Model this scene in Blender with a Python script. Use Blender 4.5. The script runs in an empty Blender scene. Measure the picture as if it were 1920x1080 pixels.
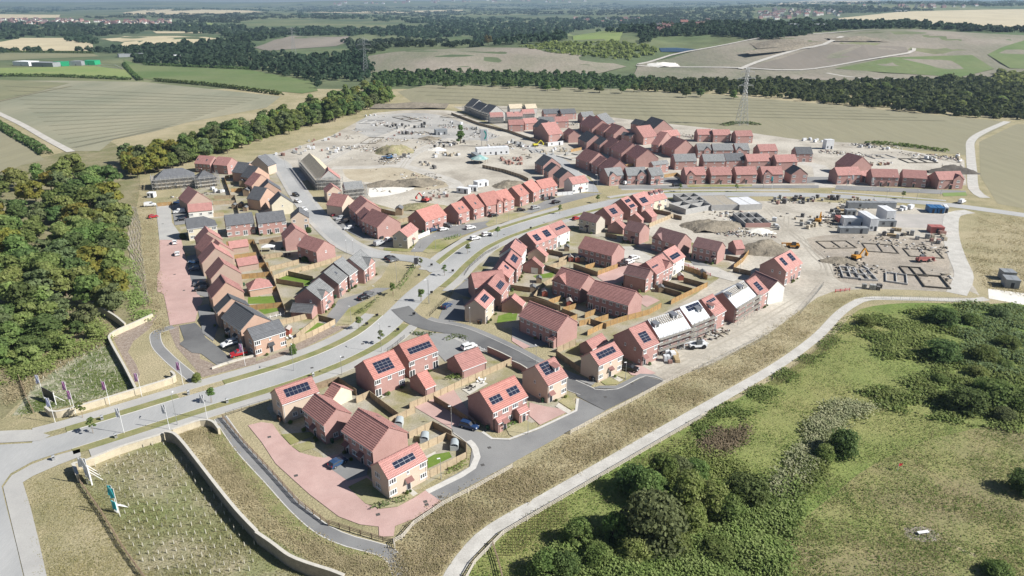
import bpy, bmesh, math, random
import numpy as np
from mathutils import Vector, Matrix, geometry
R = math.radians
S = bpy.context.scene
COL = S.collection
rnd = random.Random(7)
# ------------------------------------------------------------------ camera, sky, sun, exposure
FPX, CAMH, HOR = 1330.0, 90.0, 0.0
PITCH = math.atan((540 - HOR) / FPX)
SUN_AZ, SUN_EL = 104.0, 38.0          # azimuth clockwise from the view direction
cd = bpy.data.cameras.new('camera'); cam = bpy.data.objects.new('camera', cd); COL.objects.link(cam)
cd.sensor_width = 36; cd.lens = FPX / 1920 * 36; cd.clip_start = 1; cd.clip_end = 60000
cam.location = (0, 0, CAMH); cam.rotation_euler = (math.pi / 2 - PITCH, 0, 0)
S.camera = cam
W = bpy.data.worlds.new('World'); S.world = W; W.use_nodes = True
nt = W.node_tree; bg = nt.nodes['Background']
sky = nt.nodes.new('ShaderNodeTexSky'); sky.sky_type = 'NISHITA'; sky.sun_disc = False
sky.sun_elevation = R(SUN_EL); sky.sun_rotation = R(SUN_AZ); sky.altitude = 100; sky.air_density = .7; sky.dust_density = .5
nt.links.new(sky.outputs[0], bg.inputs[0]); bg.inputs[1].default_value = 0.052
sl = bpy.data.lights.new('sun', 'SUN'); sl.energy = 5.0; sl.angle = R(0.53); sl.color = (1, 0.975, 0.93)
so = bpy.data.objects.new('sun', sl); COL.objects.link(so)
so.rotation_euler = Vector((-math.sin(R(SUN_AZ)) * math.cos(R(SUN_EL)), -math.cos(R(SUN_AZ)) * math.cos(R(SUN_EL)), -math.sin(R(SUN_EL)))).to_track_quat('-Z', 'Y').to_euler()
so.location = (300, -75, 300)
S.view_settings.view_transform = 'Standard'; S.view_settings.look = 'None'
S.view_settings.exposure = 0.52; S.view_settings.gamma = 1
S.cycles.max_bounces = 5; S.cycles.diffuse_bounces = 1; S.cycles.glossy_bounces = 2; S.cycles.transmission_bounces = 2
S.cycles.volume_bounces = 0; S.cycles.transparent_max_bounces = 4
S.cycles.use_denoising = True

# ------------------------------------------------------------------ terrain and pixel -> world
def smooth(a, b, x):
    t = min(1.0, max(0.0, (x - a) / (b - a))); return t * t * (3 - 2 * t)
def dome(x, y, cx, cy, rx, ry, h):
    d = ((x - cx) / rx) ** 2 + ((y - cy) / ry) ** 2
    return h * (1 - d) ** 2 * (1 + 2 * d) if d < 1 else 0.0
def hf(x, y):
    if y < 800: return 0.0
    z = dome(x, y, -60, 1180, 330, 260, 21) + dome(x, y, 640, 1420, 760, 560, 46) + dome(x, y, -700, 1750, 380, 300, 10)
    if 900 < y < 2100: z += (1.3 * math.sin(x * .031 + 1.7 * math.sin(y * .017)) + .9 * math.sin(y * .043 + x * .012)) * min(1, z / 8)
    w = smooth(1900, 4200, y) * smooth(-0.02, 0.55, x / y)
    z += 70 * w
    if y > 2200:
        z += 6 * math.sin(x * .0021 + y * .0011) * smooth(2200, 4000, y)
        z += smooth(8500, 11500, y) * (72 + 16 * math.sin(x * .0006 + 1.3) + 7 * math.sin(x * .0017))* (1 - .75 * w) * smooth(-0.75, -0.25, x / y)
        z += smooth(8500, 11500, y) * 52 * (1 - smooth(-0.75, -0.25, x / y))
    return z
def ray(px, py):
    u = (px - 960) / FPX; v = (540 - py) / FPX
    return Vector((u, math.cos(PITCH) + v * math.sin(PITCH), -math.sin(PITCH) + v * math.cos(PITCH)))
CAMP = Vector((0, 0, CAMH))
def at(px, py, z=0.0):
    d = ray(px, py)
    if d.z > -1e-4: d.z = -1e-4
    p = CAMP + d * ((z - CAMH) / d.z)
    if p.y > 700:                              # march onto the relief
        t0 = (800 / d.y) if p.y > 800 else None
        if t0:
            t = t0; st = 6.0
            while t * d.y < 15500:
                q = CAMP + d * t
                if q.z <= hf(q.x, q.y) + z: return q
                t += st; st *= 1.01
            return CAMP + d * (15500 / d.y)
    return p
# crops of the photograph that coordinates were read in: origin and scale
CR = {'O': (0, 0, 1), 'B': (400, 680, 2.7), 'P1': (0, 810, 4), 'P2': (480, 810, 4), 'P3': (0, 540, 4), 'P4': (480, 540, 4), 'P5': (960, 540, 4), 'P6': (240, 300, 4),
      'P7': (720, 300, 4), 'P8': (1160, 300, 4), 'D': (820, 380, 3.856), 'E': (1060, 380, 3.176), 'F': (280, 360, 3), 'G': (260, 260, 4.5),
      'H': (560, 180, 4.155), 'I': (840, 170, 4.908), 'J': (1060, 200, 4.8), 'K': (1420, 220, 3.84), 'L': (1380, 360, 3.556), 'M': (620, 320, 3.556),
      'N': (1060, 340, 4.571), 'Q': (640, 760, 5.4), 'S': (500, 700, 6.75), 'T': (650, 620, 7.715), 'U': (860, 700, 6.75), 'V': (1000, 490, 8),
      'X': (400, 540, 7.71), 'A1': (0, 0, 3), 'B1': (560, 0, 2.667), 'C1': (1200, 0, 2.667), 'D1': (0, 260, 2.454), 'E1': (1160, 540, 2), 'F1': (820, 740, 3.097)}
def px(c, x, y):
    o = CR[c]; return o[0] + x / o[2], o[1] + y / o[2]
def cp(c, x, y, z=0.0):
    return at(*px(c, x, y), z)
def pts(c, s, z=0.0):
    return [cp(c, *map(float, q.split(',')), z) for q in s.split()]

# ------------------------------------------------------------------ objects
def props(o, label=None, cat=None, group=None, kind=None):
    if label: o['label'] = label
    if cat: o['category'] = cat
    if group: o['group'] = group
    if kind: o['kind'] = kind
    return o
def empty(name, loc, label, cat, group=None, rz=0):
    o = bpy.data.objects.new(name, None); COL.objects.link(o); o.location = loc; o.rotation_euler = (0, 0, rz); o.empty_display_size = .5
    return props(o, label, cat, group)
def link(name, me, parent=None, loc=None, rz=0):
    o = bpy.data.objects.new(name, me); COL.objects.link(o)
    if parent: o.parent = parent
    if loc is not None: o.location = loc
    if rz: o.rotation_euler = (0, 0, rz)
    return o
def copy_tree(o, parent=None):
    c = o.copy(); COL.objects.link(c)
    if parent: c.parent = parent
    for ch in o.children: copy_tree(ch, c)
    return c
class MB:
    """collects faces and links them as one mesh"""
    def __init__(s): s.v = []; s.f = []; s.m = []; s.uv = None
    def face(s, ps, mi=0):
        i = len(s.v); s.v += [tuple(p) for p in ps]; s.f.append(tuple(range(i, i + len(ps)))); s.m.append(mi)
    def hexa(s, b, t, mi=0):
        """b, t: 4 bottom and 4 top corners"""
        i = len(s.v); s.v += [tuple(p) for p in b] + [tuple(p) for p in t]
        for q in ((3, 2, 1, 0), (4, 5, 6, 7), (0, 1, 5, 4), (1, 2, 6, 5), (2, 3, 7, 6), (3, 0, 4, 7)):
            s.f.append(tuple(i + k for k in q)); s.m.append(mi)
    def box(s, x0, x1, y0, y1, z0, z1, mi=0, P=None):
        f = P or (lambda x, y, z: (x, y, z))
        s.hexa([f(x0, y0, z0), f(x1, y0, z0), f(x1, y1, z0), f(x0, y1, z0)], [f(x0, y0, z1), f(x1, y0, z1), f(x1, y1, z1), f(x0, y1, z1)], mi)
    def bar(s, a, b, w, h=None, mi=0):
        a = Vector(a); b = Vector(b); h = h or w; d = (b - a)
        if d.length < 1e-6: return
        d.normalize(); up = Vector((0, 0, 1)) if abs(d.z) < .95 else Vector((0, 1, 0))
        r = d.cross(up).normalized() * (w / 2); u = r.cross(d).normalized() * (h / 2)
        s.hexa([a - r - u, a + r - u, a + r + u, a - r + u], [b - r - u, b + r - u, b + r + u, b - r + u], mi)
    def tube(s, a, b, r0, r1=None, n=7, mi=0, cap=True):
        a = Vector(a); b = Vector(b); r1 = r0 if r1 is None else r1; d = (b - a).normalized()
        up = Vector((0, 0, 1)) if abs(d.z) < .9 else Vector((1, 0, 0)); x = d.cross(up).normalized(); y = d.cross(x); i = len(s.v)
        for c, r in ((a, r0), (b, r1)):
            for k in range(n):
                t = 2 * math.pi * k / n; s.v.append(tuple(c + x * (r * math.cos(t)) + y * (r * math.sin(t))))
        for k in range(n):
            s.f.append((i + k, i + (k + 1) % n, i + n + (k + 1) % n, i + n + k)); s.m.append(mi)
        if cap: s.f.append(tuple(i + n + k for k in range(n))); s.m.append(mi); s.f.append(tuple(i + k for k in reversed(range(n)))); s.m.append(mi)
    def mesh(s, name, mats, smooth=False):
        me = bpy.data.meshes.new(name); me.from_pydata(s.v, [], s.f)
        for m in (mats if isinstance(mats, (list, tuple)) else [mats]): me.materials.append(m)
        if any(s.m): me.polygons.foreach_set('material_index', s.m)
        if smooth: me.polygons.foreach_set('use_smooth', [True] * len(s.f))
        me.update(); return me
    def build(s, name, mats, parent=None, loc=None, rz=0, smooth=False):
        return link(name, s.mesh(name, mats, smooth), parent, loc, rz)
def np_mesh(name, v, f, mats, mi=None, smooth=False):
    """v (n,3), f (m,k) arrays -> mesh, quickly"""
    me = bpy.data.meshes.new(name); k = f.shape[1]
    me.vertices.add(len(v)); me.vertices.foreach_set('co', np.ascontiguousarray(v, np.float32).ravel())
    me.loops.add(f.size); me.loops.foreach_set('vertex_index', np.ascontiguousarray(f, np.int32).ravel())
    me.polygons.add(len(f)); me.polygons.foreach_set('loop_start', np.arange(0, f.size, k, dtype=np.int32))
    me.polygons.foreach_set('loop_total', np.full(len(f), k, np.int32))
    for m in (mats if isinstance(mats, (list, tuple)) else [mats]): me.materials.append(m)
    if mi is not None: me.polygons.foreach_set('material_index', mi.astype(np.int32))
    if smooth: me.polygons.foreach_set('use_smooth', np.ones(len(f), bool))
    me.update(calc_edges=True); return me

# ------------------------------------------------------------------ materials
MATS = {}
def node_mat(name):
    m = bpy.data.materials.new(name); m.use_nodes = True; MATS[name] = m
    return m, m.node_tree.nodes, m.node_tree.links, m.node_tree.nodes['Principled BSDF']
def mat(name, c, c2=None, sc=1.0, rough=.85, spec=.2, metal=0, bump=0, bsc=None, rand=0, lo=.35, hi=.65, c3=None, sc3=.05, amt3=.5, fine=0, fsc=3.0, stretch=None, coord='pos', emit=0):
    """noise-mixed surface; c/c2 by a noise at scale sc, c3 by a large one, fine = value grain"""
    m, N, L, P = node_mat(name)
    P.inputs['Roughness'].default_value = rough; P.inputs['Specular IOR Level'].default_value = spec; P.inputs['Metallic'].default_value = metal
    if c2 is None and not rand and not bump and not fine:
        P.inputs['Base Color'].default_value = (*c, 1); return m
    if coord == 'pos': geo = N.new('ShaderNodeNewGeometry').outputs['Position']
    else: geo = N.new('ShaderNodeTexCoord').outputs['Object']
    if stretch:
        mp = N.new('ShaderNodeMapping'); mp.inputs['Rotation'].default_value = (0, 0, stretch[1]); mp.inputs['Scale'].default_value = (1, stretch[0], 1)
        L.new(geo, mp.inputs[0]); geo_s = mp.outputs[0]
    else: geo_s = geo
    def noise(scale, det=4, src=None, ro=.55):
        n = N.new('ShaderNodeTexNoise'); n.inputs['Scale'].default_value = scale; n.inputs['Detail'].default_value = det; n.inputs['Roughness'].default_value = ro
        L.new(src or geo, n.inputs['Vector']); return n.outputs[0]
    def rng(src, a, b):
        r = N.new('ShaderNodeMapRange'); r.inputs[1].default_value = a; r.inputs[2].default_value = b; L.new(src, r.inputs[0]); return r.outputs[0]
    def mix(f, a, b, mode='MIX'):
        x = N.new('ShaderNodeMix'); x.data_type = 'RGBA'; x.blend_type = mode
        if isinstance(f, float): x.inputs[0].default_value = f
        else: L.new(f, x.inputs[0])
        for k, s in ((6, a), (7, b)):
            if isinstance(s, tuple): x.inputs[k].default_value = (*s, 1)
            else: L.new(s, x.inputs[k])
        return x.outputs[2]
    col = c
    if c2 is not None: col = mix(rng(noise(sc, 5, geo_s), lo, hi), c, c2)
    if c3 is not None:
        f = rng(noise(sc3, 4), .42, .62); mu = N.new('ShaderNodeMath'); mu.operation = 'MULTIPLY'; mu.inputs[1].default_value = amt3; L.new(f, mu.inputs[0])
        col = mix(mu.outputs[0], col, c3)
    if fine:
        v = rng(noise(fsc, 6, geo_s, .75), .3, .7)
        r = N.new('ShaderNodeMapRange'); r.inputs[3].default_value = 1 - fine; r.inputs[4].default_value = 1 + fine; L.new(v, r.inputs[0])
        hsv = N.new('ShaderNodeHueSaturation'); L.new(r.outputs[0], hsv.inputs['Value'])
        if isinstance(col, tuple): hsv.inputs['Color'].default_value = (*col, 1)
        else: L.new(col, hsv.inputs['Color'])
        col = hsv.outputs[0]
    if rand:
        oi = N.new('ShaderNodeObjectInfo'); r = N.new('ShaderNodeMapRange'); r.inputs[3].default_value = 1 - rand; r.inputs[4].default_value = 1 + rand
        L.new(oi.outputs['Random'], r.inputs[0]); hsv = N.new('ShaderNodeHueSaturation'); L.new(r.outputs[0], hsv.inputs['Value'])
        if isinstance(col, tuple): hsv.inputs['Color'].default_value = (*col, 1)
        else: L.new(col, hsv.inputs['Color'])
        col = hsv.outputs[0]
    if isinstance(col, tuple): P.inputs['Base Color'].default_value = (*col, 1)
    else: L.new(col, P.inputs['Base Color'])
    if bump:
        b = N.new('ShaderNodeBump'); b.inputs['Strength'].default_value = 1; b.inputs['Distance'].default_value = bump
        L.new(noise(bsc or sc * 3, 5, geo_s, .7), b.inputs['Height']); L.new(b.outputs[0], P.inputs['Normal'])
    return m
def leaf_mat(name, c, c2, rand=.18, trans=.48):
    """leaves: colour varies over the crown and from tree to tree, some light comes through"""
    m, N, L, P = node_mat(name)
    oi = N.new('ShaderNodeObjectInfo'); geo = N.new('ShaderNodeNewGeometry')
    n = N.new('ShaderNodeTexNoise'); n.inputs['Scale'].default_value = .45; n.inputs['Detail'].default_value = 3; L.new(geo.outputs['Position'], n.inputs['Vector'])
    r = N.new('ShaderNodeMapRange'); r.inputs[1].default_value = .35; r.inputs[2].default_value = .65; L.new(n.outputs[0], r.inputs[0])
    x = N.new('ShaderNodeMix'); x.data_type = 'RGBA'; L.new(r.outputs[0], x.inputs[0]); x.inputs[6].default_value = (*c, 1); x.inputs[7].default_value = (*c2, 1)
    wn = N.new('ShaderNodeTexWhiteNoise'); wn.noise_dimensions = '1D'; L.new(geo.outputs['Random Per Island'], wn.inputs['W'])
    a = N.new('ShaderNodeMath'); a.operation = 'ADD'; L.new(oi.outputs['Random'], a.inputs[0]); L.new(wn.outputs[0], a.inputs[1])
    v = N.new('ShaderNodeMapRange'); v.inputs[2].default_value = 2; v.inputs[3].default_value = 1 - 1.7 * rand; v.inputs[4].default_value = 1 + 1.7 * rand; L.new(a.outputs[0], v.inputs[0])
    h = N.new('ShaderNodeMapRange'); h.inputs[3].default_value = .5 - rand * .13; h.inputs[4].default_value = .5 + rand * .13; L.new(oi.outputs['Random'], h.inputs[0])
    hs = N.new('ShaderNodeHueSaturation'); L.new(x.outputs[2], hs.inputs['Color']); L.new(v.outputs[0], hs.inputs['Value']); L.new(h.outputs[0], hs.inputs['Hue'])
    L.new(hs.outputs[0], P.inputs['Base Color']); P.inputs['Roughness'].default_value = .7; P.inputs['Specular IOR Level'].default_value = .15
    t = N.new('ShaderNodeBsdfTranslucent'); L.new(hs.outputs[0], t.inputs[0]); ms = N.new('ShaderNodeMixShader'); ms.inputs[0].default_value = trans
    L.new(P.outputs[0], ms.inputs[1]); L.new(t.outputs[0], ms.inputs[2]); L.new(ms.outputs[0], N['Material Output'].inputs[0])
    return m
# ground
m_dry = mat('dry_grass', (.39, .335, .20), (.27, .25, .135), sc=.12, c3=(.45, .385, .25), sc3=.02, amt3=.7, fine=.42, fsc=2.2, bump=.25, bsc=2)
m_mow = mat('mown_verge', (.20, .215, .085), (.29, .265, .135), sc=.25, fine=.25, fsc=3)
m_lawn = mat('lawn', (.18, .205, .06), (.31, .285, .13), sc=.18, fine=.25, fsc=3, c3=(.40, .355, .23), sc3=.07, amt3=.9)
m_mead = mat('meadow_turf', (.125, .20, .045), (.21, .26, .075), sc=.10, c3=(.31, .285, .12), sc3=.016, amt3=.8, fine=.32, fsc=1.6, bump=.25, bsc=1.5)
m_soil = mat('bare_soil', (.47, .43, .36), (.36, .325, .27), sc=.08, c3=(.56, .52, .445), sc3=.03, amt3=.8, fine=.24, fsc=.8, lo=.4, hi=.6, bump=.06, bsc=1.5)
m_soild = mat('brown_soil', (.40, .355, .30), (.29, .255, .21), sc=.25, c3=(.45, .39, .31), sc3=.06, amt3=.7, fine=.3, fsc=1.0, bump=.3, bsc=.8)
m_track = mat('track_stone', (.56, .54, .495), (.46, .44, .40), sc=.3, fine=.2, fsc=3)
m_stone = mat('crushed_stone', (.56, .53, .475), (.46, .435, .39), sc=.2, fine=.15, fsc=4)
m_road = mat('worn_asphalt', (.40, .40, .39), (.33, .335, .33), sc=.06, c3=(.47, .465, .45), sc3=.03, amt3=.7, fine=.08, fsc=3, stretch=(.15, .4))
m_asph = mat('dark_asphalt', (.155, .155, .155), (.12, .12, .122), sc=.15, c3=(.20, .20, .195), sc3=.05, amt3=.8, fine=.14, fsc=5)
m_asph2 = mat('mid_asphalt', (.25, .25, .245), (.20, .20, .20), sc=.15, c3=(.30, .295, .285), sc3=.05, amt3=.7, fine=.1, fsc=5)
m_foot = mat('footway_asphalt', (.46, .45, .42), (.40, .39, .37), sc=.15, fine=.08, fsc=4)
m_yard = mat('yard_ground', (.24, .225, .095), (.36, .315, .22), sc=.14, c3=(.40, .37, .31), sc3=.09, amt3=.95, fine=.28, fsc=2)
m_block = mat('red_block_paving', (.50, .335, .30), (.56, .39, .35), sc=.3, fine=.12, fsc=6, c3=(.41, .28, .25), sc3=.08, amt3=.5)
m_kerb = mat('concrete_kerb', (.62, .60, .56), (.54, .52, .48), sc=.8)
m_slab = mat('paving_slabs', (.60, .57, .50), (.52, .49, .43), sc=1.2, fine=.06)
m_mulch = mat('bark_mulch', (.25, .195, .155), (.36, .30, .25), sc=1.2, fine=.45, fsc=3, bump=.12, bsc=3)
m_mark = mat('road_paint', (.72, .72, .69), (.60, .60, .58), sc=1.5)
m_field = mat('stubble_field', (.285, .28, .20), (.225, .23, .16), sc=.012, c3=(.34, .315, .22), sc3=.006, amt3=.8, fine=.10, fsc=.25, stretch=(.08, .35))
m_pale = mat('pale_stubble', (.58, .50, .33), (.50, .43, .28), sc=.01, fine=.06, fsc=.1)
m_green = mat('green_field', (.115, .17, .06), (.15, .20, .075), sc=.01, fine=.12, fsc=.12, c3=(.19, .21, .10), sc3=.008, amt3=.6)
m_bright = mat('bright_pasture', (.20, .27, .09), (.25, .29, .11), sc=.01, fine=.1, fsc=.1)
m_plough = mat('ploughed_field', (.27, .235, .195), (.22, .195, .16), sc=.012, fine=.08, fsc=.15, stretch=(.1, .9))
m_land = mat('restored_land', (.25, .225, .175), (.185, .195, .125), sc=.014, c3=(.31, .27, .22), sc3=.007, amt3=.9, fine=.2, fsc=.3, stretch=(.3, .2))
m_far = mat('far_farmland', (.105, .145, .065), (.21, .215, .115), sc=.003, c3=(.065, .10, .055), sc3=.0016, amt3=.8, fine=.3, fsc=.02)
m_water = mat('pond_water', (.05, .09, .14), rough=.08, spec=.6)
m_heap = mat('spoil', (.30, .26, .20), (.20, .175, .135), sc=.3, fine=.35, fsc=1.5, bump=.4, bsc=1.0)
# buildings
def tile_mat(name, c, c2):
    """roof tiles: small tonal variation per tile from a brick pattern in the roof's own metres"""
    m, N, L, P = node_mat(name); uv = N.new('ShaderNodeUVMap')
    b = N.new('ShaderNodeTexBrick'); b.inputs['Scale'].default_value = 1; b.inputs['Brick Width'].default_value = .33; b.inputs['Row Height'].default_value = .45; b.inputs['Mortar Size'].default_value = .055
    b.inputs['Color1'].default_value = (*c, 1); b.inputs['Color2'].default_value = (*c2, 1); b.inputs['Mortar'].default_value = tuple(x * .48 for x in c) + (1,)  # dark joints paint in the shadow along each tile's lower edge
    n = N.new('ShaderNodeTexNoise'); n.inputs['Scale'].default_value = .7; n.inputs['Detail'].default_value = 4
    L.new(uv.outputs[0], b.inputs[0]); L.new(uv.outputs[0], n.inputs['Vector'])
    r = N.new('ShaderNodeMapRange'); r.inputs[1].default_value = .3; r.inputs[2].default_value = .7; r.inputs[3].default_value = .88; r.inputs[4].default_value = 1.1; L.new(n.outputs[0], r.inputs[0])
    oi = N.new('ShaderNodeObjectInfo'); r2 = N.new('ShaderNodeMapRange'); r2.inputs[3].default_value = .84; r2.inputs[4].default_value = 1.12; L.new(oi.outputs['Random'], r2.inputs[0])
    mu = N.new('ShaderNodeMath'); mu.operation = 'MULTIPLY'; L.new(r.outputs[0], mu.inputs[0]); L.new(r2.outputs[0], mu.inputs[1])
    hs = N.new('ShaderNodeHueSaturation'); L.new(b.outputs[0], hs.inputs['Color']); L.new(mu.outputs[0], hs.inputs['Value']); L.new(hs.outputs[0], P.inputs['Base Color'])
    P.inputs['Roughness'].default_value = .75; P.inputs['Specular IOR Level'].default_value = .25
    return m
def brick_mat(name, c, c2, mortar):
    m, N, L, P = node_mat(name); geo = N.new('ShaderNodeNewGeometry')
    n = N.new('ShaderNodeTexNoise'); n.inputs['Scale'].default_value = .5; n.inputs['Detail'].default_value = 6; n.inputs['Roughness'].default_value = .7; L.new(geo.outputs['Position'], n.inputs['Vector'])
    n2 = N.new('ShaderNodeTexNoise'); n2.inputs['Scale'].default_value = 5; n2.inputs['Detail'].default_value = 3; L.new(geo.outputs['Position'], n2.inputs['Vector'])
    w = N.new('ShaderNodeTexWave'); w.wave_type = 'BANDS'; w.bands_direction = 'Z'; w.inputs['Scale'].default_value = 4.2; w.inputs['Distortion'].default_value = .4; L.new(geo.outputs['Position'], w.inputs['Vector'])
    a = N.new('ShaderNodeMath'); a.operation = 'ADD'; L.new(n.outputs[0], a.inputs[0]); L.new(n2.outputs[0], a.inputs[1])
    r = N.new('ShaderNodeMapRange'); r.inputs[1].default_value = .75; r.inputs[2].default_value = 1.25; L.new(a.outputs[0], r.inputs[0])
    x = N.new('ShaderNodeMix'); x.data_type = 'RGBA'; L.new(r.outputs[0], x.inputs[0]); x.inputs[6].default_value = (*c, 1); x.inputs[7].default_value = (*c2, 1)
    mu = N.new('ShaderNodeMath'); mu.operation = 'MULTIPLY'; mu.inputs[1].default_value = .22; L.new(w.outputs[0], mu.inputs[0])
    y = N.new('ShaderNodeMix'); y.data_type = 'RGBA'; L.new(mu.outputs[0], y.inputs[0]); L.new(x.outputs[2], y.inputs[6]); y.inputs[7].default_value = (*mortar, 1)
    L.new(y.outputs[2], P.inputs['Base Color']); P.inputs['Roughness'].default_value = .9; P.inputs['Specular IOR Level'].default_value = .15
    return m
ROOF = {'r': tile_mat('red_roof_tiles', (.52, .265, .235), (.58, .305, .27)), 'o': tile_mat('orange_roof_tiles', (.54, .245, .205), (.60, .285, .24)),
        'd': tile_mat('brown_roof_tiles', (.34, .205, .195), (.39, .235, .22)), 'g': tile_mat('grey_roof_slates', (.16, .165, .175), (.20, .205, .215)),
        'l': tile_mat('light_grey_slates', (.27, .275, .275), (.32, .325, .32)), 'f': mat('roof_membrane', (.72, .74, .76), (.62, .64, .67), sc=.7, rough=.5),
        'b': mat('roof_battens', (.62, .54, .40), (.50, .43, .32), sc=1.5, stretch=(.1, .3))}
WALL = {'r': brick_mat('red_brick', (.37, .205, .18), (.455, .27, .24), (.54, .45, .41)), 'p': brick_mat('peach_brick', (.47, .30, .22), (.54, .36, .27), (.58, .50, .42)),
        'b': brick_mat('buff_brick', (.55, .43, .335), (.61, .49, .39), (.63, .56, .48)), 'n': brick_mat('brown_brick', (.40, .285, .225), (.46, .34, .275), (.54, .46, .40)), 'c': mat('cream_render', (.70, .64, .50), (.64, .58, .45), sc=.5),
        'w': mat('white_render', (.78, .76, .71), (.72, .70, .65), sc=.5), 's': brick_mat('pale_stone', (.46, .41, .34), (.56, .51, .43), (.6, .56, .5)),
        'k': mat('pale_block', (.52, .51, .48), (.44, .43, .41), sc=.8)}
m_white = mat('white_upvc', (.80, .80, .79), rough=.45, spec=.4)
m_glass = mat('window_glass', (.06, .066, .075), (.10, .105, .11), sc=.3, rand=.6, rough=.08, spec=.6)
m_door = mat('dark_door', (.04, .042, .05), rough=.5)
m_pvp = mat('solar_cells', (.012, .016, .034), (.02, .026, .05), sc=2, rough=.16, spec=.55, coord='obj')
m_pvf = mat('panel_frames', (.30, .31, .33), rough=.4, metal=.5)
m_black = mat('black_plastic', (.02, .02, .022), rough=.6)
m_wood = mat('new_fence_wood', (.46, .30, .14), (.36, .225, .10), sc=1.0, fine=.15, fsc=3, rand=.1)
m_woodp = mat('pale_fence_wood', (.50, .40, .27), (.42, .33, .22), sc=1.0, fine=.12, fsc=3, rand=.1)
m_woodg = mat('weathered_wood', (.33, .25, .17), (.25, .185, .125), sc=1.0, fine=.15, fsc=3)
m_conc = mat('precast_concrete', (.50, .49, .45), (.43, .42, .39), sc=1.2)
m_wall = mat('cream_stone_wall', (.60, .53, .39), (.52, .45, .33), sc=.8, fine=.14, fsc=4)
m_steel = mat('galvanised_steel', (.46, .47, .47), rough=.45, metal=.6)
m_scaf = mat('scaffold_tube', (.50, .50, .49), rough=.45, metal=.4)
m_board = mat('scaffold_boards', (.42, .38, .31), (.33, .295, .24), sc=1.2)
# ------------------------------------------------------------------ houses
def win_meshes():
    out = {}
    for k, (w, h, n) in {'W': (1.75, 1.2, 3), 'w': (1.15, 1.15, 2), 's': (.62, .85, 1), 'F': (1.75, 2.1, 2), 'P': (2.6, 2.1, 4)}.items():
        fr = MB(); gl = MB(); t = .13
        fr.box(-w / 2, w / 2, -.05, 0, 0, t); fr.box(-w / 2, w / 2, -.05, 0, h - t, h)
        xs = [-w / 2 + i * w / n for i in range(n + 1)]
        for i, x in enumerate(xs):
            x0 = x if i == 0 else x - (t if i == n else t / 2); fr.box(x0, x0 + t, -.05, 0, t, h - t)
        fr.box(-w / 2 - .08, w / 2 + .08, -.11, 0, -.07, -.002)
        gl.face([(-w / 2 + .03, -.02, .03), (w / 2 - .03, -.02, .03), (w / 2 - .03, -.02, h - .03), (-w / 2 + .03, -.02, h - .03)])
        both = MB(); both.v = fr.v + gl.v; both.f = fr.f + [tuple(i + len(fr.v) for i in q) for q in gl.f]; both.m = [0] * len(fr.f) + [1] * len(gl.f)
        out[k] = (fr.mesh('window_frame', m_white), gl.mesh('window_pane', m_glass), both.mesh('window', [m_white, m_glass]), h)
    d = MB(); d.box(-.52, -.44, -.06, 0, 0, 2.15); d.box(.44, .52, -.06, 0, 0, 2.15); d.box(-.44, .44, -.06, 0, 2.07, 2.15); d.box(-.44, .44, -.03, 0, 0, 2.07, 1)
    d.box(.30, .36, -.07, -.03, .95, 1.1, 2); d.box(-.16, .16, -.035, -.03, 1.5, 1.8, 2)
    out['D'] = (None, None, d.mesh('door', [m_white, m_door, m_steel]), 2.1)
    g = MB(); g.box(-1.25, -1.15, -.06, 0, 0, 2.2); g.box(1.15, 1.25, -.06, 0, 0, 2.2); g.box(-1.15, 1.15, -.06, 0, 2.1, 2.2)
    for i in range(7): g.box(-1.15, 1.15, -.03 - .012 * (i % 2), 0, i * .3, i * .3 + .3, 1)
    out['G'] = (None, None, g.mesh('garage_door', [m_white, m_white]), 2.2); out['B'] = (None, None, g.mesh('garage_door', [m_white, m_black]), 2.2)
    return out
WIN = win_meshes()
CANOPY = {}
def canopy_mesh(rk):
    if rk not in CANOPY:
        b = MB()
        b.hexa([(-.85, -.95, 2.3), (.85, -.95, 2.3), (.85, 0, 2.9), (-.85, 0, 2.9)], [(-.85, -.95, 2.38), (.85, -.95, 2.38), (.85, 0, 3.0), (-.85, 0, 3.0)], 0)
        for s in (-.8, .72): b.hexa([(s, -.85, 2.3), (s + .08, -.85, 2.3), (s + .08, 0, 1.75), (s, 0, 1.75)], [(s, -.85, 2.34), (s + .08, -.85, 2.34), (s + .08, 0, 2.7), (s, 0, 2.7)], 1)
        CANOPY[rk] = b.mesh('door_canopy', [ROOF[rk], m_white])
    return CANOPY[rk]
def roof_uv(me):
    uv = me.uv_layers.new(name='UVMap')
    for p in me.polygons:
        n = p.normal; h = Vector((-n.y, n.x, 0))
        if h.length < .01: h = Vector((1, 0, 0))
        h.normalize(); s = n.cross(h)
        for li in p.loop_indices:
            c = me.vertices[me.loops[li].vertex_index].co; uv.data[li].uv = (c.dot(h), c.dot(s))
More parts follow.
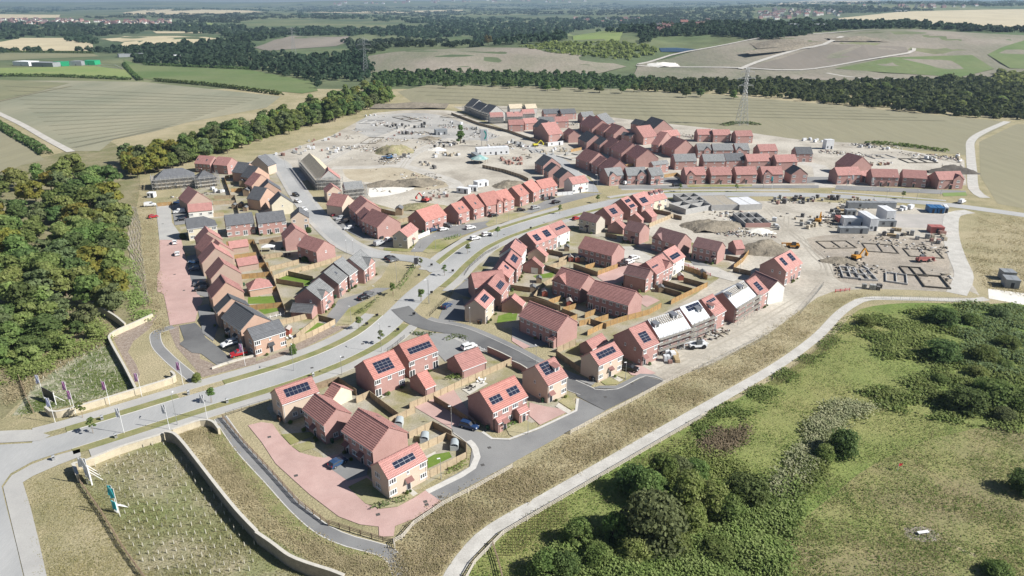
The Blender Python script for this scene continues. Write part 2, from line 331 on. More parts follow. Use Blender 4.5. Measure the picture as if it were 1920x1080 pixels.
class Block:
    """one gabled or hipped volume. P(x,y,z): x along the front wall from N, y away from it"""
    def __init__(s, root, n, u, v, L, D, eave, ridge, pitch, rk, wk, hip, near, name='', z0=0.0, wmat=None):
        s.root, s.n, s.u, s.v, s.L, s.D, s.e, s.ridge = root, n, u, v, L, D, eave, ridge
        o = n - root.location; s.o = o
        s.P = lambda x, y, z: (o.x + u.x * x + v.x * y, o.y + u.y * x + v.y * y, z)
        s.tp = math.tan(R(pitch)); P = s.P
        a, c = (L, D) if ridge == 'u' else (D, L)             # a along ridge, c across
        s.Q = (lambda r, k, z: P(r, k, z)) if ridge == 'u' else (lambda r, k, z: P(k, r, z))
        Q = s.Q; s.rise = c / 2 * s.tp; top = eave + s.rise
        w = MB()
        if hip:
            w.hexa([P(0, 0, z0), P(L, 0, z0), P(L, D, z0), P(0, D, z0)], [P(0, 0, eave), P(L, 0, eave), P(L, D, eave), P(0, D, eave)])
        else:
            w.face([Q(0, 0, z0), Q(a, 0, z0), Q(a, 0, eave), Q(0, 0, eave)]); w.face([Q(0, c, z0), Q(a, c, z0), Q(a, c, eave), Q(0, c, eave)])
            for r in (0, a): w.face([Q(r, 0, z0), Q(r, c, z0), Q(r, c, eave), Q(r, c / 2, top), Q(r, 0, eave)])
        w.build(name + 'wall', wmat or WALL[wk], root)
        b = MB(); ov, vg, th = .28, .12, .16
        if hip:
            hx = min(c / 2 * .95, a / 2 - .05); zb = eave - ov * s.tp
            c0 = [Q(-ov, -ov, zb), Q(a + ov, -ov, zb), Q(a + ov, c + ov, zb), Q(-ov, c + ov, zb)]
            h2 = hip if isinstance(hip, int) and hip > 1 else 1
            r0 = hx if h2 in (1, 2) else -vg; r1 = a - hx if h2 in (1, 3) else a + vg
            c1 = [Q(r0, c / 2, top), Q(r1, c / 2, top)]
            up = lambda p: (p[0], p[1], p[2] + th)
            for q in ((c0[0], c0[1], c1[1], c1[0]), (c0[2], c0[3], c1[0], c1[1]), (c0[3], c0[0], c1[0]), (c0[1], c0[2], c1[1])):
                b.face([up(p) for p in q])
            for i in range(4): b.face([c0[i], c0[(i + 1) % 4], up(c0[(i + 1) % 4]), up(c0[i])], 1)
        else:
            sl = c / 2 + ov; k = max(1, int(sl / math.cos(R(pitch)) / .45)) if near else 1
            for side in (0, 1):
                y = lambda d: (d if side == 0 else c - d)      # d from eave edge inward
                ze = lambda d: eave + d * s.tp
                for i in range(k):
                    d0 = -ov + sl * i / k; d1 = -ov + sl * (i + 1) / k; g = .075 if near else 0
                    b.hexa([Q(-vg, y(d0), ze(d0)), Q(a + vg, y(d0), ze(d0)), Q(a + vg, y(d1), ze(d1)), Q(-vg, y(d1), ze(d1))],
                           [Q(-vg, y(d0), ze(d0) + th + g), Q(a + vg, y(d0), ze(d0) + th + g), Q(a + vg, y(d1), ze(d1) + th), Q(-vg, y(d1), ze(d1) + th)])
            if near: b.bar(Q(-vg, c / 2, top + th + .02), Q(a + vg, c / 2, top + th + .02), .3, .12)
        rm = b.build(name + 'roof', [ROOF[rk], m_white] if hip else ROOF[rk], root); roof_uv(rm.data); s.roof = rm
        if near and not hip:                                   # fascia, gutter and barge boards
            f = MB()
            for y0 in (-ov - .02, c + ov - .04): f.hexa([Q(-vg, y0, eave - ov * s.tp - .1), Q(a + vg, y0, eave - ov * s.tp - .1), Q(a + vg, y0 + .06, eave - ov * s.tp - .1), Q(-vg, y0 + .06, eave - ov * s.tp - .1)],
                       [Q(-vg, y0, eave - ov * s.tp + .1), Q(a + vg, y0, eave - ov * s.tp + .1), Q(a + vg, y0 + .06, eave - ov * s.tp + .1), Q(-vg, y0 + .06, eave - ov * s.tp + .1)])
            f.build(name + 'fascia', m_white, root)
            for r in (-.09, a + .09): g = MB(); g.tube(Q(.25 if r < 0 else a - .25, -.07, .05), Q(.25 if r < 0 else a - .25, -.07, eave - .35), .045, n=5); g.build(name + 'downpipe', m_black if wk in 'rp' else m_white, root)
    def slope_hit(s, c, x, y, other=False):
        """where the pixel's ray meets the front slope -> (along ridge r, distance up slope across d)"""
        d = ray(*px(c, x, y)); Q = s.Q; a = Vector(Q(0, 0, s.e + .16)); b = Vector(Q(1, 0, s.e + .16)); cc = Vector(Q(0, 1, s.e + .16 + s.tp))
        if other:
            w = s.D if s.ridge == 'u' else s.L
            a = Vector(Q(0, w, s.e + .16)); b = Vector(Q(1, w, s.e + .16)); cc = Vector(Q(0, w - 1, s.e + .16 + s.tp))
        e1, e2 = b - a, cc - a; n = e1.cross(e2); org = CAMP - s.root.location
        t = (a - org).dot(n) / d.dot(n); h = org + d * t - a
        return h.dot(e1), h.dot(e2) / e2.length_squared
    def slope_pt(s, r, d, h, other=False):
        w = s.D if s.ridge == 'u' else s.L
        y = w - d if other else d
        cs = math.cos(math.atan(s.tp)); return Vector(s.Q(r, y, s.e + .17 + d * s.tp + h * cs))
    def panels(s, c, x0, y0, x1, y1, nc, nr, other=False):
        r0, d0 = s.slope_hit(c, x0, y0, other); r1, d1 = s.slope_hit(c, x1, y1, other)
        lim = s.L if s.ridge == 'u' else s.D; wid = s.D if s.ridge == 'u' else s.L
        r0, r1 = sorted((r0, r1)); d0, d1 = sorted((d0, d1))
        r0, r1 = max(.15, min(r0, lim - .4)), max(.4, min(r1, lim - .15)); d0, d1 = max(.15, min(d0, wid / 2 - .5)), max(.5, min(d1, wid / 2 - .15))
        b = MB(); f = lambda r, d, h: s.slope_pt(r, d, h, other)
        def slab(ra, rb, da, db, h0, h1, mi): b.hexa([f(ra, da, h0), f(rb, da, h0), f(rb, db, h0), f(ra, db, h0)], [f(ra, da, h1), f(rb, da, h1), f(rb, db, h1), f(ra, db, h1)], mi)
        slab(r0, r1, d0, d1, 0.0, .07, 1); dr, dd = (r1 - r0) / nc, (d1 - d0) / nr
        gx, gy = .028, .028
        for i in range(nc):
            for j in range(nr): slab(r0 + i * dr + gx, r0 + (i + 1) * dr - gx, d0 + j * dd + gy, d0 + (j + 1) * dd - gy, .07, .085, 0)
        b.build('solar_panel', [m_pvp, m_pvf], s.root)
    def rooflight(s, c, x, y, other=False):
        r, d = s.slope_hit(c, x, y, other); wid = s.D if s.ridge == 'u' else s.L; lim = s.L if s.ridge == 'u' else s.D
        r = max(.6, min(r, lim - .6)); d = max(.7, min(d, wid / 2 - .7)); b = MB()
        f = lambda r, d, h: s.slope_pt(r, d, h, other)
        for k, (w, l, h0, h1) in enumerate(((.42, .5, 0, .08), (.34, .42, .08, .09))):
            b.hexa([f(r - w, d - l, h0), f(r + w, d - l, h0), f(r + w, d + l, h0), f(r - w, d + l, h0)], [f(r - w, d - l, h1), f(r + w, d - l, h1), f(r + w, d + l, h1), f(r - w, d + l, h1)], k)
        b.build('roof_window', [m_pvf, m_glass], s.root)
    def dormer(s, c, x, y, rk='r', wm=None):
        r, d = s.slope_hit(c, x, y); wid = s.D if s.ridge == 'u' else s.L; lim = s.L if s.ridge == 'u' else s.D
        r = max(.9, min(r, lim - .9)); d = max(.6, min(d, wid / 2 - 1.4)); z = s.e + d * s.tp; Q = s.Q; h = 1.35; dd = h / s.tp + .25; b = MB(); wdt = .75
        b.hexa([Q(r - wdt, d, z), Q(r + wdt, d, z), Q(r + wdt, d + dd, z), Q(r - wdt, d + dd, z)], [Q(r - wdt, d, z + h), Q(r + wdt, d, z + h), Q(r + wdt, d + dd, z + h), Q(r - wdt, d + dd, z + h)], 0)
        b.hexa([Q(r - .95, d - .2, z + h), Q(r + .95, d - .2, z + h), Q(r + .95, d + dd + .1, z + h + .25), Q(r - .95, d + dd + .1, z + h + .25)], [Q(r - .95, d - .2, z + h + .12), Q(r + .95, d - .2, z + h + .12), Q(r + .95, d + dd + .1, z + h + .37), Q(r - .95, d + dd + .1, z + h + .37)], 1)
        b.hexa([Q(r - .5, d - .03, z + .35), Q(r + .5, d - .03, z + .35), Q(r + .5, d, z + .35), Q(r - .5, d, z + .35)], [Q(r - .5, d - .03, z + 1.2), Q(r + .5, d - .03, z + 1.2), Q(r + .5, d, z + 1.2), Q(r - .5, d, z + 1.2)], 2)
        b.build('dormer', [wm or m_white, m_pvf if rk == 'f' else ROOF[rk], m_glass], s.root)
    def openings(s, pat, wall, near, rk, storeys=None):
        if not pat: return
        rows = pat.split('/'); n = len(rows); h = s.e / n
        L = s.L if wall == 'u' else s.D; dirv = s.u if wall == 'u' else s.v; out = -s.v if wall == 'u' else -s.u
        rz = math.atan2(dirv.y, dirv.x); flip = (dirv.x * -out.y + dirv.y * out.x) < 0   # local -y must point outward
        ly = Vector((-math.sin(rz), math.cos(rz), 0))
        if ly.dot(out) > 0: rz += math.pi
        for i, row in enumerate(rows):
            base = s.e - (i + 1) * h
            for j, ch in enumerate(row):
                if ch == '.': continue
                t = (j + .5) / len(row) * L
                p = Vector(s.P(t, 0, 0)) if wall == 'u' else Vector(s.P(0, t, 0))
                fr, gl, both, hh = WIN[ch if ch != 'C' else 'D']
                z = .04 if ch in 'DFPGBC' else base + (h * .34 if i else h * .42) 
                if i < n - 1 and ch in 'WwsF': z = base + h - hh - .42
                if ch == 'F' and i == n - 1: z = .06
                p = p + out * .004; p.z = z
                if ch in 'GB': link('garage_door', both, s.root, p, rz); continue
                if ch in 'DC':
                    link('door', both, s.root, p, rz)
                    if ch == 'D': c = link('door_canopy', canopy_mesh(rk), s.root, (p.x, p.y, .0), rz)
                    continue
                if near:
                    w = link('window', fr, s.root, p, rz); link('pane', gl, w)
                else: link('window', both, s.root, p, rz)
HOUSES = []
def house(c, Nn, A, B, ridge='u', e=5.0, rk='r', wk='r', uw='', vw='', label='', pv=(), sk=(), dm=(), hip=0, pitch=37, name='house', cat='house', fg=None, more=(), wmat=None, group=None, other_pv=False, sk2=()):
    n = cp(c, *Nn, e); a = cp(c, *A, e); n.z = a.z = 0
    u = a - n; L = u.length; u.normalize(); v = Vector((-u.y, u.x, 0))
    if isinstance(B, tuple):
        b = cp(c, *B, e); b.z = 0; D = (b - n).dot(v)
        if D < 0: v = -v; D = -D
    else:
        D = abs(B)
        if v.dot(Vector((n.x, n.y, 0))) < 0: v = -v
        if B < 0: v = -v
    root = empty(name, n, label, cat, group)
    dist = n.length; near = dist < 235
    bl = Block(root, n, u, v, L, D, e, ridge, pitch, rk, wk, hip, near, wmat=wmat)
    bl.openings(uw, 'u', near, rk); bl.openings(vw, 'v', near, rk)
    for q in pv: bl.panels(c, *q)
    for q in sk: bl.rooflight(c, *q)
    for q in sk2: bl.rooflight(c, *q, other=True)
    for q in dm: bl.dormer(c, *q, rk=rk)
    if fg:                                                     # front gable: (t0, t1, projection)
        t0, t1, pr = fg[:3]; x0 = t0 * L; wd = (t1 - t0) * L
        g = Block(root, n + u * x0 - v * pr, u, v, wd, pr + D * .5, e, 'v', pitch + 3, rk, wk, 0, near, 'gable_')
        g.openings(fg[3] if len(fg) > 3 else 'W/W', 'u', near, rk)
    for m in more:                                             # (x0, y0, L, D, eave, ridge, roof, wall, openings, kind)
        x0, y0, l2, d2, e2, r2, rk2, wk2, uw2, nm = m
        k = Block(root, n + u * x0 + v * y0, u, v, l2, d2, e2, r2, pitch, rk2, wk2, 0, near, nm)
        k.openings(uw2, 'u', near, rk2)
    HOUSES.append((root, bl)); return bl
H = house
# --- the corner nearest the viewer
H('Q', (473, 745), (860, 540), (285, 620), uw='W.s.W/W.D.W', vw='..W./..W.', wk='b', pv=[(548, 650, 720, 478, 4, 2)], label='nearest buff house, eight solar panels, at the corner of the red paved lane')
H('Q', (315, 460), (10, 255), (690, 290), e=5.2, uw='wwww/WDWD', vw='.../.s.', sk2=[(380, 115), (530, 215)], label='wide ribbed roof terrace behind the nearest panelled house and the dark blue car')
H('S', (725, 655), (460, 450), (1050, 495), uw='W.w.W/W.D.W', vw='..../.ww.', label='small ribbed roof brick house between the long solar array and the wide terrace')
H('S', (195, 390), (655, 228), (25, 258), wk='b', vw='.W../.W..', uw='...../.ww..', pv=[(255, 310, 515, 105, 6, 2)], label='buff house with long solar array at the head of the red paved lane')
H('S', (830, 335), (725, 280), (1118, 235), e=2.5, wk='c', name='garage', cat='garage', label='cream rendered garage with ribbed red roof behind the buff panelled house')
H('T', (400, 710), (830, 540), (70, 545), uw='W.w.W/F...W', rk='o', pv=[(460, 630, 610, 385, 4, 4)], label='red brick house with a square of sixteen solar panels beside the main road bend')
H('T', (905, 440), (1310, 285), 8.3, uw='W..s.W/F..w.F', rk='o', pv=[(920, 350, 1190, 150, 6, 2)], label='red brick house with a long solar strip next to the grey parking court')
H('T', (1140, 835), (1280, 775), (912, 692), e=2.5, uw='', rk='o', name='garage', cat='garage', label='small red brick garage behind the house with sixteen solar panels')
H('P4', (1548, 615), (1725, 548), (1425, 545), e=2.5, rk='r', name='garage', cat='garage', label='wide double garage with pink tiled roof backing on the grey parking court')
H('U', (432, 490), (865, 285), (130, 290), uw='w.W.W.w/...w.w.', rk='o', pv=[(430, 405, 515, 255, 3, 2), (650, 300, 725, 150, 3, 2)],
  more=[(.35, -1.4, 2.6, 1.5, 2.7, 'u', 'r', 'r', '.D', 'porch_'), (6.4, -1.8, 2.9, 1.9, 2.7, 'u', 'r', 'r', '.C.', 'porch_')], label='red brick semi with two solar arrays, two tiled porches and a bright front lawn')
H('P5', (270, 730), (413, 662), (75, 630), wk='b', uw='w.W/D.W', vw='..s../.s...', pv=[(255, 660, 265, 545, 2, 4)], dm=[(338, 625)], label='buff house with a dormer and upright solar array beside the porch semi')
H('P5', (650, 580), (828, 497), (510, 520), wk='b', uw='W.s.W/W.D.W', pv=[(655, 537, 755, 437, 5, 2)], label='white fronted house with a solar strip beside the black car and the turning head')
H('P5', (600, 458), (715, 398), (500, 428), e=2.6, name='garage', cat='garage', label='red brick garage behind the white fronted house with a solar strip')
H('P5', (980, 460), (1100, 410), 10.5, uw='w.w/D.W', vw='.s.s../s.....', pv=[(990, 415, 1000, 320, 2, 4)], label='tall gabled red brick house standing against the scaffolded membrane roof')
H('P5', (340, 325), (55, 208), (505, 262), uw='wwwwww/CwCww.', more=[(.2, -1.2, 1.9, 1.3, 2.5, 'u', 'r', 'r', 'C', 'porch_')], label='long red brick terrace with ribbed red roof facing the dark estate road')
H('V', (1425, 660), (815, 485), (1670, 545), uw='wwwwww/FwwFwF', label='long red brick terrace overlooking the small fenced yards beside the wooden boundary fence')
H('V', (700, 418), (290, 285), (935, 300), uw='wwww/wFFw', fg=(.5, 1.0, .15, 'ww/Fw'), label='red brick terrace with a front gable in the middle of the fenced back gardens')
H('P8', (205, 890), (40, 850), (280, 855), rk='d', uw='..../..s.', vw='w.w/W.F', label='windowless dark side brick house beside the block paved court')
H('P8', (282, 858), (405, 790), 8.5, uw='w.w.w/F.w.F', pv=[(255, 815, 290, 780, 3, 2)], fg=(.55, 1.0, .1, 'ww/wF'), label='gabled red brick semi joined to the dark side brick house by the court')
H('P8', (410, 772), (497, 722), 8.5, wk='w', pv=[(405, 752, 440, 690, 4, 2)], uw='w.w/F.w', label='white walled end house with solar panels beside the red barriers')
# --- block beside the road, west side, from top
H('D', (712, 302), (865, 242), (592, 262), uw='w.w.w.w/F.wwF', pv=[(720, 280, 720, 225, 3, 3), (790, 250, 792, 193, 3, 3)], label='wide red brick house with two solar arrays near the white cars on the main road')
H('D', (866, 236), (958, 197), 8.5, wk='w', uw='w.w/F.w', pv=[(862, 203, 915, 160, 4, 2)], label='white walled house joined to the wide brick house with two solar arrays')
H('D', (605, 387), (645, 318), (470, 345), wk='w', uw='w.w/F.w', pv=[(607, 298, 568, 258, 4, 2)], label='white side house with a solar strip, topmost of the row facing the roadside drives')
H('D', (570, 482), (612, 405), (432, 440), uw='w.w/F.w', pv=[(565, 440, 548, 370, 4, 2)], label='brick house with solar strip just below the white side house above the drives')
H('D', (515, 545), (553, 488), (385, 500), uw='w.w/F.w', pv=[(512, 485, 490, 448, 2, 2)], label='brick house with two small solar panels, middle of the row of drives')
H('D', (497, 588), (272, 615), 8.6, uw='w.w.w/w.D.w', label='house with a broad ribbed red roof sloping to the roadside drives')
H('D', (460, 668), (516, 590), (305, 612), uw='w.w/F.w', pv=[(455, 633, 455, 560, 2, 4)], label='red brick house with an upright solar array next to the broad ribbed roof')
H('D', (345, 768), (408, 692), (202, 745), wk='b', uw='w.w/F.w', pv=[(342, 728, 343, 658, 2, 3)], wmat=None, label='pale corner house with six solar panels at the mouth of the dark estate road')
H('D', (782, 388), (800, 370), (660, 366), e=2.6, wk='n', name='garage', cat='garage', label='brown brick garage behind the wide house with two solar arrays')
H('D', (755, 470), (771, 452), (612, 458), e=2.6, name='garage', cat='garage', vw='.G..', label='red brick garage with a white door behind the row of drives')
H('D', (612, 750), (632, 718), (470, 728), e=2.6, name='garage', cat='garage', label='red brick garage behind the pale corner house with six solar panels')
H('D', (1262, 385), (1020, 325), (1372, 345), uw='wwwwww/FwwFwF', label='red brick terrace with ribbed roof beside the cars parked on the block paved court')
# --- south side of the main road, upper part
H('N', (265, 355), (118, 318), (345, 330), rk='d', wk='s', uw='www/WDW', label='stone fronted house with a white gable beside the main road')
H('N', (395, 308), (497, 270), (258, 272), uw='w.w/F.w', pv=[(410, 285, 415, 225, 3, 3)], label='brick house with nine solar panels beside the stone front with white gable')
H('N', (495, 405), (525, 385), (350, 392), e=2.6, name='garage', cat='garage', label='red brick garage behind the house with nine solar panels')
H('N', (560, 240), (617, 214), (430, 188), uw='w.w/F.w', pv=[(525, 187, 545, 148, 3, 2), (562, 230, 582, 190, 3, 2)], label='tall red brick house with two stacked solar arrays by the main road')
H('N', (655, 335), (672, 322), (532, 318), e=2.6, name='garage', cat='garage', label='red brick garage behind the tall house with stacked solar arrays')
H('N', (657, 213), (758, 180), (563, 150), uw='w.w/F.w', pv=[(665, 190, 680, 133, 3, 3)], label='red brick house with solar panels joined to the cream house with three dormers')
H('N', (742, 310), (785, 290), (648, 275), e=2.6, name='garage', cat='garage', label='red brick garage beside the pale timber fence and the spoil heap')
H('N', (745, 172), (872, 143), 9, wk='c', uw='w.w.w/w.D.w', dm=[(742, 122), (785, 112), (828, 103)], label='cream house with three small dormers beside the half built block walls')
H('N', (635, 442), (503, 410), (745, 412), rk='d', uw='w.w/.D.W', label='red brick house with brown roof and bay beside the timber yard fence')
H('N', (965, 545), (747, 482), (1070, 500), rk='d', uw='w.w.ww/w.D.WW', fg=(.62, 1.0, .15, 'w.w/W.W'), label='red brick house with a light gable roof in the row above the cars')
H('N', (1305, 602), (1090, 555), (1408, 568), rk='d', uw='wwww/DwwC', label='red brick house with a brown roof beside the small garage and spoil heap')
H('N', (1467, 578), (1537, 572), 6, e=2.6, name='garage', cat='garage', label='small detached garage with pink roof beside the spoil heap')
H('P8', (1255, 838), (1375, 770), (1055, 790), uw='w.w.w.w/F.CC.F', vw='.s.s.../....', pv=[(1250, 795, 1225, 730, 2, 3), (1305, 760, 1285, 695, 2, 3)], label='large red brick house with two solar arrays at the edge of the bare ground')
H('P8', (1125, 978), (962, 905), (1218, 938), rk='d', wk='w', uw='', label='brown roofed house with a white gable beside the bare track')
H('P8', (1055, 1022), (1122, 978), 9.5, uw='w.w/C.w', pv=[(1060, 985, 1035, 910, 2, 4)], label='narrow red brick house with solar panels in front of the white gable')
# --- houses in scaffolding along the bare track
UC = [H('P5', (1105, 378), (1338, 302), 9.5, rk='f', uw='w.w.w.w/w.C.C.w', dm=[(1090, 300), (1225, 232)], label='unfinished house with white membrane roof and two dormers, first along the bare track', name='unfinished_house'),
      H('P5', (1350, 275), (1482, 222), 9.5, rk='f', uw='w.w/C.w', pv=[(1325, 180, 1395, 103, 4, 2)], dm=[(1412, 185)], label='unfinished house with solar panels on a white membrane roof', name='unfinished_house'),
      H('P5', (1520, 210), (1602, 165), 9.5, uw='w.w/C.w', pv=[(1470, 120, 1515, 70, 4, 2)], dm=[(1505, 158)], label='red roofed house with grey panels and a dormer between the membrane roofs', name='unfinished_house'),
      H('P5', (1680, 150), (1830, 60), 9.5, rk='f', uw='w.w.w/w.C.w', dm=[(1620, 85), (1725, 15)], label='unfinished house with white membrane roof beside the narrow house with panels', name='unfinished_house')]
# --- the western lane
WH = H('P6', (195, 155), (500, 128), 11, rk='g', wk='s', uw='w.w.s.w.s/W.W.D.W.W', hip=1, label='large stone house with grey hipped roof wrapped in scaffolding by the wood', name='unfinished_house')
WH2 = H('P6', (515, 150), (660, 133), 9, rk='g', wk='s', e=4.6, uw='w.w/w.w', hip=1, label='smaller hipped grey roof house in scaffolding beside the large stone house', name='unfinished_house')
H('G', (600, 217), (470, 207), (645, 185), uw='wwww/WwDW', sk=[(500, 175), (575, 180)], label='red roofed house with skylights against the dark wood, left of a pair')
H('G', (745, 228), (628, 217), (842, 200), uw='w.w/W.W', vw='.w.w/.w.w', label='red roofed house with windowed gable against the dark wood, right of a pair')
H('P6', (448, 330), (622, 302), 14, 'v', wk='n', uw='..s../.....', label='long red roofed house end on to the western lane behind the white fronted wing', pitch=42)
H('P6', (452, 388), (632, 372), 6.5, wk='w', e=3.6, uw='W.w.W', label='white fronted wing with a red roof facing the grey hipped house')
H('P6', (447, 518), (665, 490), 8.5, rk='g', wk='c', uw='W.s.W/W..W', hip=3, label='cream house with a grey roof hipped at one end beside the western lane')
H('P6', (737, 493), (946, 468), 8.5, rk='g', uw='W.s.s.W/W.W.F.w', label='red brick house with plain grey roof and one pair of glazed doors')
H('P6', (976, 477), (1183, 452), 8.5, rk='g', uw='W.s.s.W/w.F.F.w', label='red brick house with plain grey roof and two pairs of glazed doors')
H('P6', (1222, 442), (1354, 432), 8, 'v', rk='g', wk='b', uw='w.w/..F', label='small buff gabled house with grey roof by the estate road bend')
H('P6', (1175, 592), (1150, 552), (1345, 558), uw='.w./...', vw='..s./....', label='red brick gabled house behind the trampoline garden', pitch=39)
H('P6', (1412, 690), (1268, 642), (1577, 655), uw='w.w.w/w...w', vw='..s../.....', label='red brick house with wide gable facing the estate road junction')
WR = [((525, 625), (708, 597), 'r', 'n', 'red roofed brown gabled house next below the cream hipped house'), ((560, 690), (748, 650), 'r', 'n', 'red roofed house, second below the cream hipped house on the western lane'),
      ((555, 775), (786, 737), 'r', 'n', 'red roofed house with a skylight opposite the two white cars on the lane'), ((622, 893), (848, 850), 'r', 'n', 'red roofed brown gabled house beside the two blue parked cars'),
      ((632, 1035), (866, 990), 'r', 'p', 'red roofed house with a small roof panel above the western grey roofs')]
for i, (n, a, rk, wk, lb) in enumerate(WR):
    H('P6', n, a, 8, 'v', rk=rk, wk=wk, uw='....../......', label=lb, pitch=42)
H('P6', (615, 715), (790, 682), 6, 'v', wk='n', uw='....../......', sk=[], label='red roofed house with dark solar panels squeezed between two brown gables', pitch=42)
H('X', (60, 355), (8, 282), (497, 237), rk='g', wk='p', e=5, label='peach brick house with a grey ribbed roof and roof panels behind the grey terrace')
H('X', (397, 612), (125, 422), (862, 487), rk='g', wk='p', uw='wwww/wDwDw', e=5.2, label='peach brick terrace with a ribbed grey roof behind the white and red parked cars')
H('X', (583, 762), (1037, 618), (445, 655), rk='g', wk='p', uw='W.s.W/W.D.W', vw='.W../.W..', label='peach brick corner house with plain grey roof and black door facing the main road')
for n, a, b, hp, lb in (((828, 795), (977, 770), 5, 0, 'brown brick garage with red roof above the hipped garage'), ((765, 662), (905, 642), 5, 0, 'brown brick garage with red roof behind the plain grey roofed houses')):
    H('P6', n, a, b, e=2.5, wk='n', name='garage', cat='garage', label=lb)
H('P6', (912, 975), (1080, 945), 6, e=2.5, wk='p', hip=1, name='garage', cat='garage', label='garage with a pyramid shaped red roof in the western back gardens')
# --- grey roofed row above the main road
H('F', (962, 605), (1033, 547), (815, 592), rk='l', uw='w.w/.D.', vw='.s../....', fg=(.1, .62, .25, 'w/W'), label='light grey roof with small front gable, lowest of the grey roofed row')
H('F', (1062, 517), (1112, 472), (920, 500), rk='l', uw='w.w/D.w', sk=[(1050, 455)], label='light grey roof with rooflights, second of the grey roofed row')
H('F', (1122, 470), (1170, 437), (1035, 408), rk='l', uw='w.w/D.w', label='red brick house with plain light grey roof, third of the grey roofed row')
H('F', (1205, 440), (1268, 388), (1120, 378), rk='l', uw='w.w/D.w', fg=(.35, .95, .25, 'w/W'), label='grey roof with gable at the junction end of the grey roofed row')
H('F', (795, 668), (912, 676), (822, 638), e=2.4, rk='g', name='garage', cat='garage', label='low brick garage with grey roof beside the first grey roofed house')
# --- far end of the estate road
FR = [((1122, 560), (1300, 540), 'g', 'c', 'cream gabled house with grey roof on the estate road opposite the brown house'), ((1022, 520), (1165, 475), 'g', 'p', 'orange brick gable with dark grey roof behind the cream gabled house'),
      ((1012, 452), (1200, 435), 'g', 'p', 'orange brick house with dark grey roof below the single red roof of its row'), ((955, 400), (1135, 368), 'r', 'p', 'orange brick house, the only red roof among the dark ones on the estate road'),
      ((940, 335), (1100, 300), 'g', 'p', 'dark roofed house just above the single red roof on the estate road'), ((885, 292), (1005, 258), 'g', 'p', 'dark roofed house next to last at the far end of the estate road'),
      ((935, 222), (1090, 232), 'g', 'b', 'dark roofed buff gable farthest along the estate road')]
for n, a, rk, wk, lb in FR: H('G', n, a, 8, 'v', rk=rk, wk=wk, uw='.s./...', label=lb, pitch=40)
SC = H('G', (1512, 350), (1372, 185), 10, rk='b', wk='k', uw='w.w.w.w.w/w.w.w.w.w', label='long terrace with bare roof battens in scaffolding along the estate road', name='unfinished_house')
SC2 = H('G', (1520, 352), (1700, 340), 8.5, 'v', rk='r', wk='k', uw='w.w/...', label='red tiled scaffolded end house joined to the terrace of bare battens', name='unfinished_house', pitch=42)
H('G', (1588, 455), (1712, 442), 8, 'v', wk='b', uw='w.w/.w.', label='buff gabled house with red roof below the scaffolded terrace')
SC3 = H('G', (1745, 437), (1898, 422), 8, rk='l', wk='k', uw='w.w.w/w.w.w', label='unfinished house with grey roof in scaffolding beside the white sand', name='unfinished_house')
# --- middle cluster facing the junction
H('M', (75, 240), (163, 205), 8.5, 'v', wk='b', uw='.../...', label='buff house with red roof at the near edge of the sand coloured site', pitch=40)
H('M', (165, 278), (120, 238), (330, 252), uw='w.w/D.w', label='red brick house with two roof windows in the parked car court', sk=[])
H('M', (222, 330), (175, 290), 7, wk='r', e=5, rk='r', uw='w.w/D.w', label='red brick link house with a small gable in the parked car court')
H('M', (310, 380), (205, 332), (438, 335), uw='wwww/DwwD', vw='..s.../......', label='red brick house with tall downpipes on its gable facing the junction')
H('M', (510, 442), (582, 388), (415, 432), wk='s', uw='..s../..D..', vw='w.w/.w.', wmat=None, label='small white sided house with stone gable beside the junction lawn')
H('P7', (310, 462), (468, 410), (197, 425), rk='o', uw='w.w.w.w/C.DD.w', vw='..s./....', label='wide red brick house with a double porch beside the blue car')
ROW = [((560, 402), (640, 377), (455, 372), 'red brick house with two roof windows, first of the orange roofed row', [(565, 365), (590, 355)]), ((672, 368), (750, 345), (597, 312), 'red brick house with skylights, second of the orange roofed row', [(685, 325)]),
       ((770, 345), (888, 318), (715, 292), 'orange roofed house whose front gable stands at its far side', []), ((893, 315), (977, 292), (835, 268), 'orange roofed house whose front gable stands at its near side', []),
       ((1020, 274), (1086, 250), (930, 238), 'taller red brick house after the two front gables of the orange roofed row', [(1030, 220)]), ((1120, 244), (1180, 213), (1042, 192), 'brick house joined to the wide last house of the orange roofed row', [])]
for i, (n, a, b, lb, sk) in enumerate(ROW):
    H('P7', n, a, b, rk='o', uw='w.w/D.W', sk=sk, label=lb, fg=(.62, .98, .5, 'w/w') if i == 2 else (.02, .4, .5, 'w/w') if i == 3 else None)
H('P7', (1182, 216), (1300, 190), 8.5, rk='o', uw='w.w.w.w/B.C.C.w', label='wide brick house with porches over parked cars, last of the orange row')
H('P7', (1415, 182), (1533, 162), (1372, 158), wk='w', uw='w.s.w/W.D.W', label='white house with red roof at the far junction of the main road')
for n, a, b, lb in (((875, 695), (800, 662), (990, 660), 'dark roofed brick house, farthest of three behind the orange roofed row'), ((925, 748), (880, 722), (1027, 712), 'dark roofed brick house, middle of three behind the orange roofed row'), ((1025, 808), (968, 772), (1172, 790), 'dark roofed brick house, nearest of three beside the white junction house')):
    H('I', n, a, b, rk='g', uw='w.w/w.w', label=lb)
